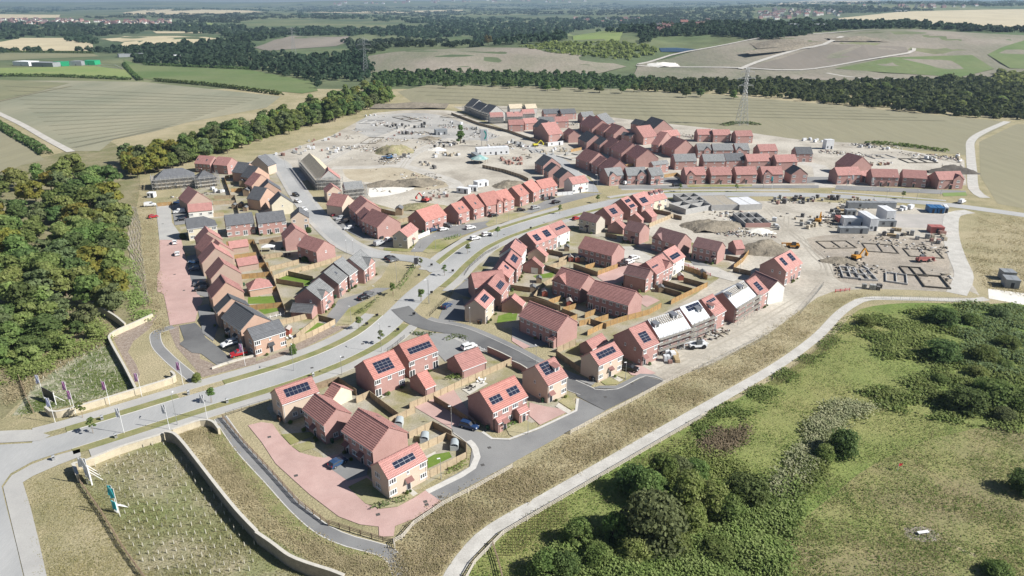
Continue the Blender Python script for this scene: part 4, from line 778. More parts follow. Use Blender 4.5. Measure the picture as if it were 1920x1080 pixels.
patch('lawn', pts('P8', '510,185 1000,185 1000,200 520,205'), .1, m_lawn); patch('private_drive', pts('P8', '0,190 500,190 1500,190 1500,212 400,215 0,215'), .09, m_asph2); patch('private_drive', pts('K', '570,490 1500,530 1500,560 560,520'), .09, m_asph2); patch('lawn', pts('K', '1330,545 1500,540 1510,565 1340,570'), .1, m_bright)
for zi, (c, s) in enumerate((('P6', '900,1030 1090,1020 1120,1075 900,1080'), ('P6', '1100,870 1200,830 1400,890 1380,950 1150,930'), ('P4', '20,60 120,80 130,100 10,110'), ('X', '500,160 840,120 880,200 500,230'), ('X', '640,310 900,280 960,330 740,380'), ('D', '440,820 580,800 570,850 430,870'), ('P4', '320,310 460,260 520,270 380,350'), ('D', '690,530 850,500 830,540 720,550'), ('P4', '1820,210 1920,180 1920,250 1830,240'), ('P2', '1285,180 1450,150 1470,190 1290,275'))):
    patch('lawn', pts(c, s), .03 + zi * .004, mat('bright_lawn', (.12, .20, .03), (.17, .24, .05), sc=.5, fine=.15, fsc=4) if 'bright_lawn' not in MATS else MATS['bright_lawn'])
# ------------------------------------------------------------------ vegetation
ng = np.random.default_rng(11)
def at_np(P, z=0.0):
    """pixels (n,2) -> flat ground (n,3)"""
    u = (P[:, 0] - 960) / FPX; v = (540 - P[:, 1]) / FPX
    dy = math.cos(PITCH) + v * math.sin(PITCH); dz = -math.sin(PITCH) + v * math.cos(PITCH)
    t = (z - CAMH) / dz
    return np.stack([u * t, dy * t, np.full(len(P), z)], 1)
def in_poly(P, poly):
    x, y = P[:, 0], P[:, 1]; c = np.zeros(len(P), bool); n = len(poly); j = n - 1
    for i in range(n):
        xi, yi = poly[i]; xj, yj = poly[j]
        c ^= ((yi > y) != (yj > y)) & (x < (xj - xi) * (y - yi) / (yj - yi + 1e-9) + xi); j = i
    return c
def polypx(c, s): return [px(c, *map(float, q.split(','))) for q in s.split()]
def sample(poly, n):
    poly = np.array(poly); a, b = poly.min(0), poly.max(0); out = np.zeros((0, 2))
    while len(out) < n:
        P = ng.uniform(a, b, (n * 2, 2)); out = np.concatenate([out, P[in_poly(P, poly)]])
    return out[:n]
def quads(c, n, s, asp=1.0):
    """leaf-sized quads: centres, normals, sizes -> verts, faces"""
    k = len(c); n = n / (np.linalg.norm(n, axis=1, keepdims=True) + 1e-9)
    r = ng.normal(size=(k, 3)); a = np.cross(n, r); a /= np.linalg.norm(a, axis=1, keepdims=True) + 1e-9; b = np.cross(n, a)
    s = np.asarray(s).reshape(-1, 1) * np.ones((k, 1)); a = a * s * asp; b = b * s
    v = np.stack([c - a - b * .6, c + a * .8 - b, c + a + b * .7, c - a * .7 + b], 1).reshape(-1, 3)
    return v, np.arange(k * 4).reshape(-1, 4)
def crown_points(H, Rw, base, lobes, per, seed, shape='round', sq=.8):
    g = np.random.default_rng(seed); C, Nn = [], []
    for i in range(lobes):
        t = g.uniform(0, 1); ph = g.uniform(0, 2 * math.pi)
        if shape == 'round': z = base + (H - base) * (.12 + .8 * t); w = Rw * math.sqrt(max(.05, 1 - (2 * (.12 + .8 * t) - .85) ** 2 / 1.1)) * .72
        elif shape == 'spire': z = base + (H - base) * (.05 + .9 * t); w = Rw * (1 - t) * .7
        else: z = base + (H - base) * (.1 + .62 * t ** .8); w = Rw * (1 - .55 * t) * .78
        rr = w * math.sqrt(g.uniform(.15, 1)); c = np.array([rr * math.cos(ph), rr * math.sin(ph), z]); lr = Rw * g.choice([g.uniform(.16, .26), g.uniform(.26, .4), g.uniform(.38, .54)])
        d = g.normal(size=(per, 3)); d /= np.linalg.norm(d, axis=1, keepdims=True); d[:, 2] = np.abs(d[:, 2]) * .95 - .18
        C.append(c + d * lr * np.array([1, 1, sq]) * g.uniform(.72, 1.05, (per, 1))); Nn.append(d + g.normal(size=(per, 3)) * .38)
    C = np.concatenate(C); Nn = np.concatenate(Nn); k = C[:, 2] > .1; return C[k], Nn[k]
def crown_mesh(name, m, H, Rw, base, lobes, per, leaf, seed, shape='round'):
    C, Nn = crown_points(H, Rw, base, lobes, per, seed, shape)
    v, f = quads(C, Nn, leaf * ng.uniform(.6, 1.35, len(C))); return np_mesh(name, v, f, m)
m_bark = mat('bark', (.13, .10, .075), (.20, .165, .13), sc=2, bump=.05)
m_barkp = mat('pale_bark', (.42, .38, .32), (.30, .26, .21), sc=2)
def trunk_mesh(H, r, seed, m, spread=2.2):
    g = random.Random(seed); b = MB(); top = H * .55
    b.tube((0, 0, -.1), (g.uniform(-.3, .3), g.uniform(-.3, .3), top), r, r * .5)
    for i in range(5):
        z = H * g.uniform(.25, .52); a = g.uniform(0, 6.28); l = spread * g.uniform(.6, 1.2); b.tube((0, 0, z), (l * math.cos(a), l * math.sin(a), z + H * .22), r * .38, r * .12, 5)
    return b.mesh('trunk', m)
LEAF = {'dark': leaf_mat('dark_leaves', (.11, .165, .055), (.175, .24, .085)), 'mid': leaf_mat('mid_leaves', (.155, .225, .065), (.235, .30, .10)), 'light': leaf_mat('light_leaves', (.235, .295, .085), (.31, .35, .13)),
        'gold': leaf_mat('turning_leaves', (.31, .285, .06), (.235, .265, .07)), 'grey': leaf_mat('willow_leaves', (.155, .195, .085), (.23, .275, .125)), 'rust': leaf_mat('browning_leaves', (.22, .18, .085), (.18, .175, .075)),
        'belt': leaf_mat('belt_leaves', (.065, .095, .036), (.125, .15, .055), .3), 'blue': leaf_mat('far_leaves', (.045, .075, .042), (.072, .105, .056), .22)}
KIND = {}
for i, (k, sh) in enumerate([('dark', 'round'), ('dark', 'dome'), ('mid', 'round'), ('mid', 'dome'), ('mid', 'spire'), ('light', 'dome'), ('light', 'round'), ('gold', 'round'), ('grey', 'round'), ('rust', 'round')]):
    H_ = 10.0; KIND.setdefault(k, []).append((trunk_mesh(H_, .28, 40 + i, m_bark), crown_mesh('crown', LEAF[k], H_, 4.3, 1.6, 34, 62, .36, 50 + i, sh)))
def tree(name, x, y, h, k, label, group, w=1.0, cat='tree', z=None):
    tr, cr = rnd.choice(KIND[k]); r = empty(name, (x, y, hf(x, y) if z is None else z), label, cat, group, rnd.uniform(0, 6.28)); s = h / 10; r.scale = (s * w, s * w, s)
    link('trunk', tr, r); link('crown', cr, r); return r
LBL = {'dark': 'dark green broadleaf tree', 'mid': 'mid green broadleaf tree', 'light': 'light green broadleaf tree', 'gold': 'broadleaf tree turning gold', 'grey': 'grey green willow tree', 'rust': 'broadleaf tree with browning leaves'}
def scatter_trees(c, s, n, sep, hr, mix, where, group, wr=(.85, 1.15), gold=None):
    P = sample(polypx(c, s), n * 25); X = at_np(P); keep = []
    for p, q in zip(P, X):
        if len(keep) >= n: break
        if all((q[0] - k[0]) ** 2 + (q[1] - k[1]) ** 2 > sep * sep for k in keep):
            keep.append(q); kk = rnd.choice(mix)
            if gold and rnd.random() < gold(p[0], p[1]): kk = 'gold'
            tree('broadleaf_tree', q[0], q[1], rnd.uniform(*hr), kk, LBL[kk] + ' ' + where, group, rnd.uniform(*wr))
GO = lambda x, y: .75 if (y < 370 and x < 60) or (200 < x < 300 and y < 345) else .08
scatter_trees('O', '-20,352 60,342 130,330 190,322 222,340 236,380 240,430 232,480 225,520 243,560 225,600 180,588 120,575 60,600 -20,610', 105, 5.0, (8, 12.5), ['dark', 'mid', 'light', 'light', 'light', 'grey', 'mid'], 'in the dense wood west of the lane', 'trees of the western wood', (.95, 1.3), lambda x, y: .6 if (x < 110 and y < 385) else .10)
scatter_trees('O', '-20,610 60,600 120,585 190,610 200,628 150,655 60,690 -20,700', 24, 5.5, (4.5, 7.5), ['mid', 'light', 'grey', 'dark', 'light'], 'in the scrub at the foot of the wood', 'trees of the western scrub', (1.1, 1.5))
scatter_trees('O', '225,308 330,290 440,253 560,216 640,186 705,168 742,186 690,206 620,233 520,257 420,290 340,313 250,337', 140, 6.0, (10, 15), ['dark', 'mid', 'grey', 'light', 'mid'], 'in the tree belt beyond the building site', 'trees of the belt', (.85, 1.15), GO)
scatter_trees('O', '745,166 900,160 1050,163 1170,170 1350,180 1420,178 1420,186 1350,186 1170,178 960,168 800,168', 14, 9, (7, 10), ['dark', 'dark', 'mid'], 'in the dark hedgerow wood behind the tan field', 'trees of the far hedgerow', (1.1, 1.5))
scatter_trees('O', '1420,178 1560,170 1700,165 1850,178 1925,195 1925,226 1820,214 1700,202 1560,192 1430,186', 14, 10, (7, 10), ['dark', 'mid', 'mid', 'light', 'grey'], 'in the mixed wood at the right of the tan field', 'trees of the eastern wood', (1.1, 1.5))
# masses of trees and scrub that read as one
def mass(name, c, s, sx, sy, hm, m, n=18, jit=.7, zoff=0, q=.5, wid=.62):
    poly = np.array(polypx(c, s)); a, b = poly.min(0), poly.max(0); V, Fc = [], []; off = 0; yy = a[1]
    C, Nn, Sz = [], [], []; clear = b[1] < 140 and sx < 10
    while yy < b[1]:
        xx = np.arange(a[0], b[0], sx); P = np.stack([xx + ng.uniform(-1, 1, len(xx)) * sx * jit, np.full(len(xx), yy) + ng.uniform(-1, 1, len(xx)) * sy * jit], 1); P = P[in_poly(P, poly)]
        for p in P:
            w = at(*p); D = w.length
            if clear and math.sin(w.x * .0043 + 1.7 * math.sin(w.y * .0016)) + math.sin(w.y * .0031 + w.x * .0019) > .85: continue
            r = max(1.0, D * sx / FPX * wid) * ng.uniform(.7, 1.3); h = hm * ng.uniform(.5, 1.3) * (.8 if clear else 1)
            d = ng.normal(size=(n, 3)); d /= np.linalg.norm(d, axis=1, keepdims=True); d[:, 2] = np.abs(d[:, 2])
            cc = np.array([w.x, w.y, hf(w.x, w.y)]) + d * np.array([r, r, h * .62]) + np.array([0, 0, h * .34]); C.append(cc); Nn.append(d + ng.normal(size=(n, 3)) * .4); Sz.append(np.full(n, min(r, h) * q) * ng.uniform(.7, 1.3, n))
        yy += sy
    C = np.concatenate(C); Nn = np.concatenate(Nn); Sz = np.concatenate(Sz); v, f = quads(C, Nn, Sz)
    o = link(name, np_mesh(name, v, f, m)); props(o, kind='stuff'); return o
LB = LEAF['blue']
for c, s, sx, sy, h, m in (
    ('A1', '0,135 300,130 600,150 1000,130 1200,150 1500,140 1500,125 1900,140 1960,160 1960,200 1650,205 1400,240 1320,235 1250,195 850,178 700,200 540,210 380,210 120,212 0,245', 8, 3.4, 11, LB), ('A1', '0,290 560,293 640,280 900,270 1100,250 1400,240 1440,270 1400,300 1750,330 1900,360 1860,440 1780,500 1750,460 1400,393 1250,385 800,365 700,330 690,310 560,300 500,303 0,300', 8, 4, 9, LB),
    ('A1', '380,210 520,215 560,240 530,250 380,245', 7, 3, 8, LB), ('A1', '0,97 230,107 700,88 720,77 1000,78 1200,80 1500,72 1960,80 1960,150 1500,140 1200,128 1000,128 1000,106 700,104 230,114 0,108', 8, 2.6, 10, LB),
    ('B1', '-20,70 300,72 560,90 900,80 1200,75 1920,100 1920,160 1640,165 1340,165 1340,215 1100,225 900,235 860,180 700,195 500,200 480,185 200,185 -20,180', 8, 3.2, 12, LB), ('B1', '220,210 500,200 880,215 900,238 500,240 320,285 250,255 ', 8, 4, 8, LB), ('B1', '0,300 330,270 380,330 340,420 160,400 0,360', 8, 4, 9, LB),
    ('B1', '0,22 400,30 850,46 1100,40 1500,30 1920,40 1920,100 1200,72 900,78 560,88 300,68 0,65', 8, 2.2, 10, LB), ('B1', '1100,235 1340,215 1600,215 1780,240 1800,268 1660,303 1400,283 1150,248', 7, 3.2, 4, LEAF['light']),
    ('B1', '380,370 700,368 1000,370 1300,378 1560,385 1920,420 1920,450 1400,452 1000,436 640,430 480,440 370,425', 7, 3.6, 6, LEAF['belt']), ('C1', '0,405 220,405 440,410 640,410 900,420 1300,410 1700,400 1960,440 1960,600 1700,590 1400,568 1000,525 640,490 400,475 0,462', 8, 4, 6, LEAF['belt']),
    ('C1', '0,30 300,20 560,30 560,105 640,118 950,104 1300,110 1700,142 1700,155 1300,145 1000,155 640,205 340,180 100,185 0,235', 7, 3, 9, LB), ('C1', '640,12 1000,12 1500,18 1960,5 1960,22 1500,50 1340,62 1000,70 700,32', 7, 2.4, 9, LB), ('C1', '1550,135 1700,140 1960,150 1960,170 1600,160', 7, 3, 7, LB),
    ('C1', '1780,365 1900,385 1960,400 1960,470 1850,440 1700,450 1780,400', 8, 4, 6, LEAF['light']), ('O', '0,14 300,16 640,14 960,8 1300,5 1650,4 1900,3 1925,12 1500,14 960,22 640,24 240,20 0,26', 9, 1.8, 12, LB)):
    mass('far_woodland' if m is LB else 'woodland_scrub', c, s, sx, sy, h, m)
mass('woodland_scrub', 'O', '235,312 330,292 440,256 560,219 640,189 705,172 738,188 690,204 620,230 520,254 420,286 340,309 252,330', 9, 6, 5, LEAF['mid'], 30)
# hedges
def hedge(c, s, w, h, m, label, dens=2.6, leaf=.4):
    L = catmull(pts(c, s), 2.5); N = normals(L); C, Nn = [], []
    for p, n in zip(L, N):
        k = max(4, int(dens * 2.5 * (w + 2 * h) / 2)); t = ng.uniform(0, math.pi, k); al = ng.uniform(-1.4, 1.4, k); hh = h * ng.uniform(.75, 1.15)
        d = np.stack([np.full(k, 0.), np.cos(t), np.sin(t)], 1); tx = np.array([n.y, -n.x, 0]); nn = np.array([n.x, n.y, 0])
        C.append(np.array([p.x, p.y, hf(p.x, p.y)]) + tx * al[:, None] + nn * (d[:, 1:2] * w / 2) + np.array([0, 0, 1]) * (d[:, 2:3] * hh + .1)); Nn.append(nn * d[:, 1:2] + np.array([0, 0, 1]) * d[:, 2:3] + ng.normal(size=(k, 3)) * .5)
    C = np.concatenate(C); v, f = quads(C, np.concatenate(Nn), leaf * ng.uniform(.7, 1.3, len(C))); o = link('hedge', np_mesh('hedge', v, f, m)); return props(o, label, 'hedge')
for a in (('A1', '-60,432 300,435 730,452', 5, 3.4, 'dark straight hedge between the green strip and the stubble field'), ('A1', '875,460 1200,488 1580,535', 5, 3.4, 'dark hedge along the near edge of the green field'), ('A1', '815,368 1100,380 1400,392', 5, 3.2, 'dark hedge along the far edge of the green field'),
          ('A1', '700,365 740,410 790,455', 6, 3.2, 'short hedge beside the riding arena'), ('A1', '-20,695 100,770 200,825 260,870', 7, 3.2, 'thick hedge beside the pale farm track'), ('A1', '-60,296 300,297 520,302', 5, 3, 'thin dark hedge below the pale fields')):
    hedge(a[0], a[1], a[2], a[3], LEAF['dark'], a[4], 1.0, .9)
for c, s, h, lb in (('P4', '760,200 830,150 900,100', .9, 'clipped green hedge beside the private drive of the grey row'), ('P7', '110,960 180,870 230,790', .9, 'green hedge along the footway at the junction'), ('P7', '470,600 510,590 555,575', 1.0, 'green hedge at the end of the junction lawn'), ('P2', '1455,290 1510,270 1560,240', .6, 'low yellow flowering border under the pale timber fence'),
                    ('P2', '910,560 1000,530 1090,510', .6, 'low grey lavender border below the cream corner house'), ('P4', '1440,385 1500,365 1560,380', .8, 'green shrub border at the edge of the grey parking court'), ('P4', '1200,345 1250,350 1310,350', .7, 'shrub border at the entrance of the grey parking court'), ('P4', '1460,680 1500,670 1530,680', .9, 'bright shrubs behind the wide double garage'),
                    ('P6', '1300,830 1350,810 1400,800', .9, 'yellow green shrubs in a western back garden'), ('U', '600,680 690,630 770,590', .6, 'row of small plants under the porch semi'), ('K', '800,190 1000,200 1350,245', 1.5, 'ragged hedge behind the pale eastern ground')):
    hedge(c, s, 1.6 if h < 1.3 else 6, h, LEAF['light'] if 'yellow' in lb or 'bright' in lb else LEAF['grey'] if 'grey' in lb else LEAF['mid'], lb, 7 if h < 1.3 else 1.5, .17 if h < 1.3 else .7)
# shrubs and small trees of the meadow
BUSH = {}
for i, k in enumerate(('dark', 'mid', 'light', 'grey')):
    BUSH[k] = [crown_mesh('foliage', LEAF[k], 1.0, .62, -.12, 60, 95, .027, 90 + 3 * i + j, 'dome' if j else 'round') for j in range(2)]
b = MB()
for i in range(6):
    a = i * 1.05; b.tube((0, 0, -.02), (.22 * math.cos(a), .22 * math.sin(a), .6), .022, .008, 5)
m_stems = b.mesh('stem', m_bark)
def bush(c, x, y, r, h, k, label, group=None):
    p = cp(c, x, y); o = empty('shrub', (p.x, p.y, 0), label, 'shrub', group, rnd.uniform(0, 6)); o.scale = (r / .62, r / .62, h); link('stem', m_stems, o); link('foliage', rnd.choice(BUSH[k]), o)
for a in (('F1', 1260, 850, 6.6, 9.5, 'grey', 'large rounded grey green willow shrub, nearest the stone track curve'), ('F1', 1450, 650, 4.6, 8.5, 'light', 'tall light green shrub right behind the large willow shrub'), ('F1', 1590, 660, 4.2, 5.5, 'light', 'bright yellow green shrub between the willow and the dark rounded tree'), ('F1', 1790, 620, 5.4, 6.5, 'dark', 'dark rounded shrub standing alone by the bramble strip'),
          ('F1', 1300, 520, 3.6, 6.5, 'mid', 'mid green shrub behind the large willow shrub'), ('F1', 1130, 560, 3.4, 5.5, 'dark', 'dark shrub in the shade beside the stone track'), ('F1', 820, 860, 3.0, 4.5, 'mid', 'bushy green shrub left of the large willow'), ('F1', 1030, 850, 2.8, 5.5, 'mid', 'upright green shrub at the foot of the large willow'), ('F1', 640, 1040, 3.4, 4.0, 'mid', 'green shrub at the lower edge near the stone track fence'),
          ('F1', 740, 1045, 2.6, 4.5, 'dark', 'dark pointed shrub at the lower edge of the thicket'), ('E1', 835, 620, 3.8, 6.5, 'dark', 'dark round tree shrub beside the pale bramble strip'), ('E1', 775, 640, 2.4, 3.2, 'light', 'small light green shrub under the dark round one'), ('E1', 1205, 135, 4.8, 5.2, 'dark', 'dark rounded bush at the top of the meadow'), ('E1', 1325, 130, 3.2, 3.5, 'mid', 'smaller bush right of the top dark rounded bush'),
          ('E1', 1430, 108, 3.4, 3.6, 'grey', 'grey green bush near the bench and the white roof'), ('E1', 1205, 265, 5.0, 5.0, 'dark', 'dark rounded bush in the middle of the meadow, casting a long shadow'), ('E1', 1360, 270, 4.2, 4.0, 'mid', 'mid green bush right of the middle dark bush'), ('E1', 1455, 225, 3.6, 3.2, 'mid', 'bush near the right edge above the marshy growth'), ('E1', 1450, 295, 2.8, 2.4, 'mid', 'low green bush near the right edge'),
          ('E1', 1290, 450, 5.2, 5.0, 'dark', 'dark spreading bush, left part of the big right hand clump'), ('E1', 1400, 420, 6.0, 6.5, 'mid', 'tallest bush of the big right hand clump'), ('E1', 1440, 490, 2.8, 3.4, 'grey', 'pale silvery bush in front of the big right hand clump'), ('E1', 1500, 440, 5.0, 5.5, 'mid', 'bush at the right end of the big right hand clump'), ('E1', 1340, 330, 3.0, 2.6, 'light', 'light bush above the big right hand clump'),
          ('E1', 1515, 765, 3.2, 4.5, 'dark', 'dark bush cut by the right edge beside the dry lawn'), ('E1', 930, 140, 3.0, 2.6, 'mid', 'low spreading bush left of the top dark rounded bush'), ('E1', 1200, 350, 2.6, 2.4, 'mid', 'small round bush in the middle of the meadow'), ('E1', 1420, 1075, 3, 3, 'mid', 'bush at the very bottom of the dry lawn'), ('F1', 1500, 470, 3.2, 4.5, 'mid', 'bush at the back of the willow group')):
    bush(*a)
for a in (('F1', 1240, 620, 4.2, 6.0, 'mid', 'mid green shrub filling the gap behind the large willow'), ('F1', 1480, 760, 3.6, 5.2, 'light', 'light shrub at the right foot of the large willow'), ('F1', 1680, 700, 3.6, 4.2, 'mid', 'shrub between the yellow green shrub and the bramble strip'), ('F1', 1380, 900, 3.8, 3.6, 'mid', 'low broad shrub in front of the large willow'), ('F1', 1130, 950, 3.6, 4.0, 'light', 'light shrub at the lower left of the thicket'), ('F1', 930, 960, 3.4, 4.2, 'mid', 'dense shrub in the lower part of the thicket'), ('F1', 1390, 490, 3.6, 5.0, 'grey', 'grey green shrub at the back of the willow group'), ('F1', 1620, 930, 4.0, 3.2, 'mid', 'wide low shrub in the nettle bed')): bush(*a)
for i, a in enumerate((('P3', 1480, 700, 1.4, 2.8, 'light', 'bright young tree at the end of the park path'), ('P6', 1330, 760, 1.7, 2.2, 'dark', 'dark garden bush in front of the wide gable house'), ('P6', 1355, 545, 1.5, 2.4, 'dark', 'dark bush under the small buff gable'), ('P6', 415, 590, 1.6, 2.2, 'dark', 'clipped dark bush by the cream hipped house'), ('P4', 280, 500, 1.1, 3.2, 'mid', 'small round tree in front of the peach corner house'))): bush(*a)
# street trees: thin stem, stake and airy crown
stm = MB(); stm.tube((0, 0, 0), (0, 0, 2.2), .05, .035, 6); stm.tube((.25, 0, 0), (.25, 0, 1.4), .035, .035, 5); stm = stm.mesh('trunk', m_woodg)
stc = [crown_mesh('crown', LEAF['mid'], 4.2, 1.15, 1.6, 12, 34, .13, 130 + i) for i in range(3)]
ST = [('P3', 620, 975, 'by the cream wall'), ('P3', 1590, 860, 'opposite the park path end'), ('P3', 700, 1092, 'beside the white flags'), ('P4', 775, 310, 'on the footway below the private drive'), ('P4', 940, 420, 'beside the tall lamp on the bend'), ('P4', 1245, 100, 'beside the near verge bin'), ('P7', 275, 1060, 'on the verge beside the roadside drives'), ('P7', 455, 870, 'near the white sign post at the junction'), ('P7', 628, 705, 'on the long curved verge'), ('P7', 1600, 325, 'before the far junction'), ('P7', 1320, 405, 'beside the small verge sign'), ('P7', 850, 575, 'behind the white cars on the road'), ('P7', 275, 815, 'near the black board at the junction'), ('P8', 460, 240, 'opposite the half built block walls'), ('P8', 880, 240, 'opposite the block paved gap'), ('K', 1045, 590, 'in front of the east row'), ('P4', 1030, 60, 'on the footway in front of the grey row'), ('P7', 65, 1010, 'behind the green hedge')]
for c, x, y, w in ST:
    p = cp(c, x, y); o = empty('street_tree', (p.x, p.y, .1), 'young staked street tree ' + w, 'tree', 'street trees', rnd.uniform(0, 6)); link('trunk', stm, o); link('crown', rnd.choice(stc), o)
# tufts, tall herbs and brambles
CTA = np.array([(p.x, p.y) for p in CT])
def off_track(X):
    return np.array([np.min((CTA[:, 0] - q[0]) ** 2 + (CTA[:, 1] - q[1]) ** 2) > 2.3 ** 2 for q in X])
def tufts(name, c, s, n, h, w, m, lean=.35, z=0, blades=3, clump=0):
    P = sample(polypx(c, s), n); X = at_np(P); X[:, :2] += ng.normal(0, .9, (n, 2)); X = X[off_track(X)]; n = len(X)
    if clump:
        nz = np.sin(X[:, 0] * .31 + 2 * np.sin(X[:, 1] * .17)) + np.sin(X[:, 1] * .43 + X[:, 0] * .11 + 1) + ng.normal(size=n) * 1.5; X = X[nz > clump - 1]; n = len(X)
    C = np.concatenate([X + np.stack([ng.normal(0, w * 2, n), ng.normal(0, w * 2, n), h * ng.uniform(.15, .8, n)], 1) for b in range(blades)])
    v, f = quads(C, ng.normal(size=(len(C), 3)) * .33 + np.array([.18, -.22, .9]), w * .55 * ng.uniform(.5, 1.4, len(C)), .55); o = link(name, np_mesh(name, v, f, m)); return props(o, kind='stuff')
def brush(name, c, s, n, h, leaf, m, clump=0):
    P = sample(polypx(c, s), n); X = at_np(P); X[:, :2] += ng.normal(0, 1.1, (n, 2)); X = X[off_track(X)]; n = len(X); nz = np.sin(X[:, 0] * .45 + 2 * np.sin(X[:, 1] * .2)) + np.sin(X[:, 1] * .5 + X[:, 0] * .2 + 1); X[:, 2] = h * (.35 + .3 * (nz + 1.2) / 2 + ng.uniform(-.3, .3, n))
    k = (X[:, 2] > .05) & (nz + ng.normal(size=n) * .5 > clump - 1.6); X = X[k]; X[:, 2] = np.maximum(.08, X[:, 2])
    v, f = quads(X, ng.normal(size=(len(X), 3)) * .42 + np.array([.3, -.25, .8]), leaf * ng.uniform(.6, 1.4, len(X))); o = link(name, np_mesh(name, v, f, m)); return props(o, kind='stuff')
g_dry = leaf_mat('dry_blades', (.40, .33, .18), (.27, .24, .12), .14); g_grn = leaf_mat('green_blades', (.13, .22, .045), (.22, .275, .08), .12); g_tan = leaf_mat('straw_blades', (.50, .43, .27), (.37, .32, .19), .18); g_oli = leaf_mat('olive_blades', (.25, .26, .10), (.34, .31, .16), .14)
MEAD = '862,1095 905,1040 1022,955 1182,866 1372,760 1502,686 1582,616 1616,584 1700,572 1830,576 1930,590 1930,1095'
tufts('meadow_grass', 'O', MEAD, 26000, .45, .22, g_grn, .5, clump=.2); tufts('meadow_grass', 'O', MEAD, 16000, .5, .2, g_oli, .5, clump=.9)
tufts('dry_grass', 'O', '1430,1085 1500,960 1600,860 1760,800 1930,820 1930,1090', 7000, .3, .18, g_oli, .6, clump=.6)
BANK = '760,1090 735,1030 760,1000 860,925 1000,870 1130,790 1260,720 1400,650 1520,570 1600,550 1690,556 1640,562 1590,576 1500,655 1380,732 1190,840 1040,925 920,985 870,1035 842,1085'
tufts('dry_grass', 'O', BANK, 26000, .5, .2, g_tan, .5, clump=.15); tufts('dry_grass', 'O', BANK, 9000, .5, .2, g_dry, .5, clump=.9)
tufts('dry_grass', 'O', '335,812 400,795 440,860 520,960 640,1040 720,1050 745,1090 640,1075 490,985 400,890', 9000, .35, .2, g_tan, .5, clump=.3); tufts('dry_grass', 'O', '60,900 150,875 290,1090 95,1090', 5000, .2, .15, g_dry, .5, clump=.5)
tufts('planted_grass', 'O', '150,905 300,818 480,992 640,1090 270,1090', 9000, .3, .17, g_oli, .6, clump=.5); tufts('planted_grass', 'O', '30,780 190,640 250,728 100,768', 5000, .35, .2, g_grn, .6, clump=.5)
tufts('rough_grass', 'O', '1840,400 1930,410 1930,560 1850,540 1810,470', 4000, .5, .3, g_dry, .5, clump=.5); tufts('rough_grass', 'O', '262,560 240,400 262,330 290,400 300,560 310,640 280,600', 4000, .4, .3, g_tan, .5, clump=.5); tufts('rough_grass', 'O', '0,700 60,640 200,600 205,640 90,700 20,760', 6000, .5, .3, g_tan, .5, clump=.3)
brush('nettle_bed', 'O', '1010,1095 1040,1040 1090,1005 1200,1015 1300,1030 1380,985 1400,930 1450,940 1490,900 1500,950 1480,1020 1465,1095', 22000, 1.7, .17, LEAF['mid']); brush('nettle_bed', 'O', '1010,1095 1040,1040 1090,1005 1200,1015 1300,1030 1380,985 1400,930 1450,940 1490,900 1500,950 1480,1020 1465,1095', 14000, 1.9, .16, LEAF['light']); brush('nettle_bed', 'E1', '180,560 300,600 420,640 500,700 580,790 640,820 600,900 560,960 480,900 380,800 300,720', 9000, 1.2, .16, LEAF['light'], .4)
brush('bramble_strip', 'E1', '575,770 640,660 700,590 720,510 800,440 900,425 960,450 880,500 800,545 760,600 740,660 700,720 640,790 600,800', 9000, 1.3, .17, leaf_mat('bleached_stems', (.31, .32, .17), (.42, .40, .26), .15)); brush('bramble_strip', 'E1', '620,700 720,640 800,600 760,700 680,780', 3000, 1.3, .17, LEAF['mid'])
brush('marsh_growth', 'E1', '890,110 1000,100 1100,90 1290,60 1525,70 1525,540 1400,520 1200,490 960,440 900,400 1100,350 1200,300 1100,250 1000,270 920,200', 24000, 1.1, .24, LEAF['mid'], 1.25); brush('marsh_growth', 'E1', '890,110 1000,100 1100,90 1290,60 1525,70 1525,540 1400,520 1200,490 960,440 900,400 1100,350 1200,300 1100,250 1000,270 920,200', 22000, .9, .24, LEAF['light'], .9); brush('marsh_growth', 'E1', '1290,60 1525,70 1525,330 1300,300 1280,180', 10000, 1.2, .24, LEAF['grey'], .9); brush('marsh_growth', 'E1', '1010,200 1100,120 1180,150 1150,260 1050,260', 6000, 1.2, .26, LEAF['light'], .3)
brush('wood_scrub', 'O', '-20,610 120,580 200,603 207,640 150,670 80,702 -20,722', 9000, 1.7, .2, LEAF['light'], .75); brush('wood_scrub', 'O', '225,480 245,470 262,545 285,600 262,606 235,560', 2500, 1.2, .2, LEAF['light'], .8); brush('wood_scrub', 'O', '-20,640 90,640 140,668 60,712 -20,730', 4000, 1.6, .2, LEAF['mid'], .9)
brush('trackside_scrub', 'E1', '280,520 420,420 600,300 740,200 860,110 900,130 800,230 660,340 540,440 400,540 330,590', 8000, .8, .17, LEAF['mid'], 1.2); brush('trackside_scrub', 'F1', '1530,300 1650,200 1790,180 1760,280 1640,350 1560,360', 3500, 1.0, .16, leaf_mat('dead_stems', (.24, .205, .12), (.32, .27, .17), .15), .6)
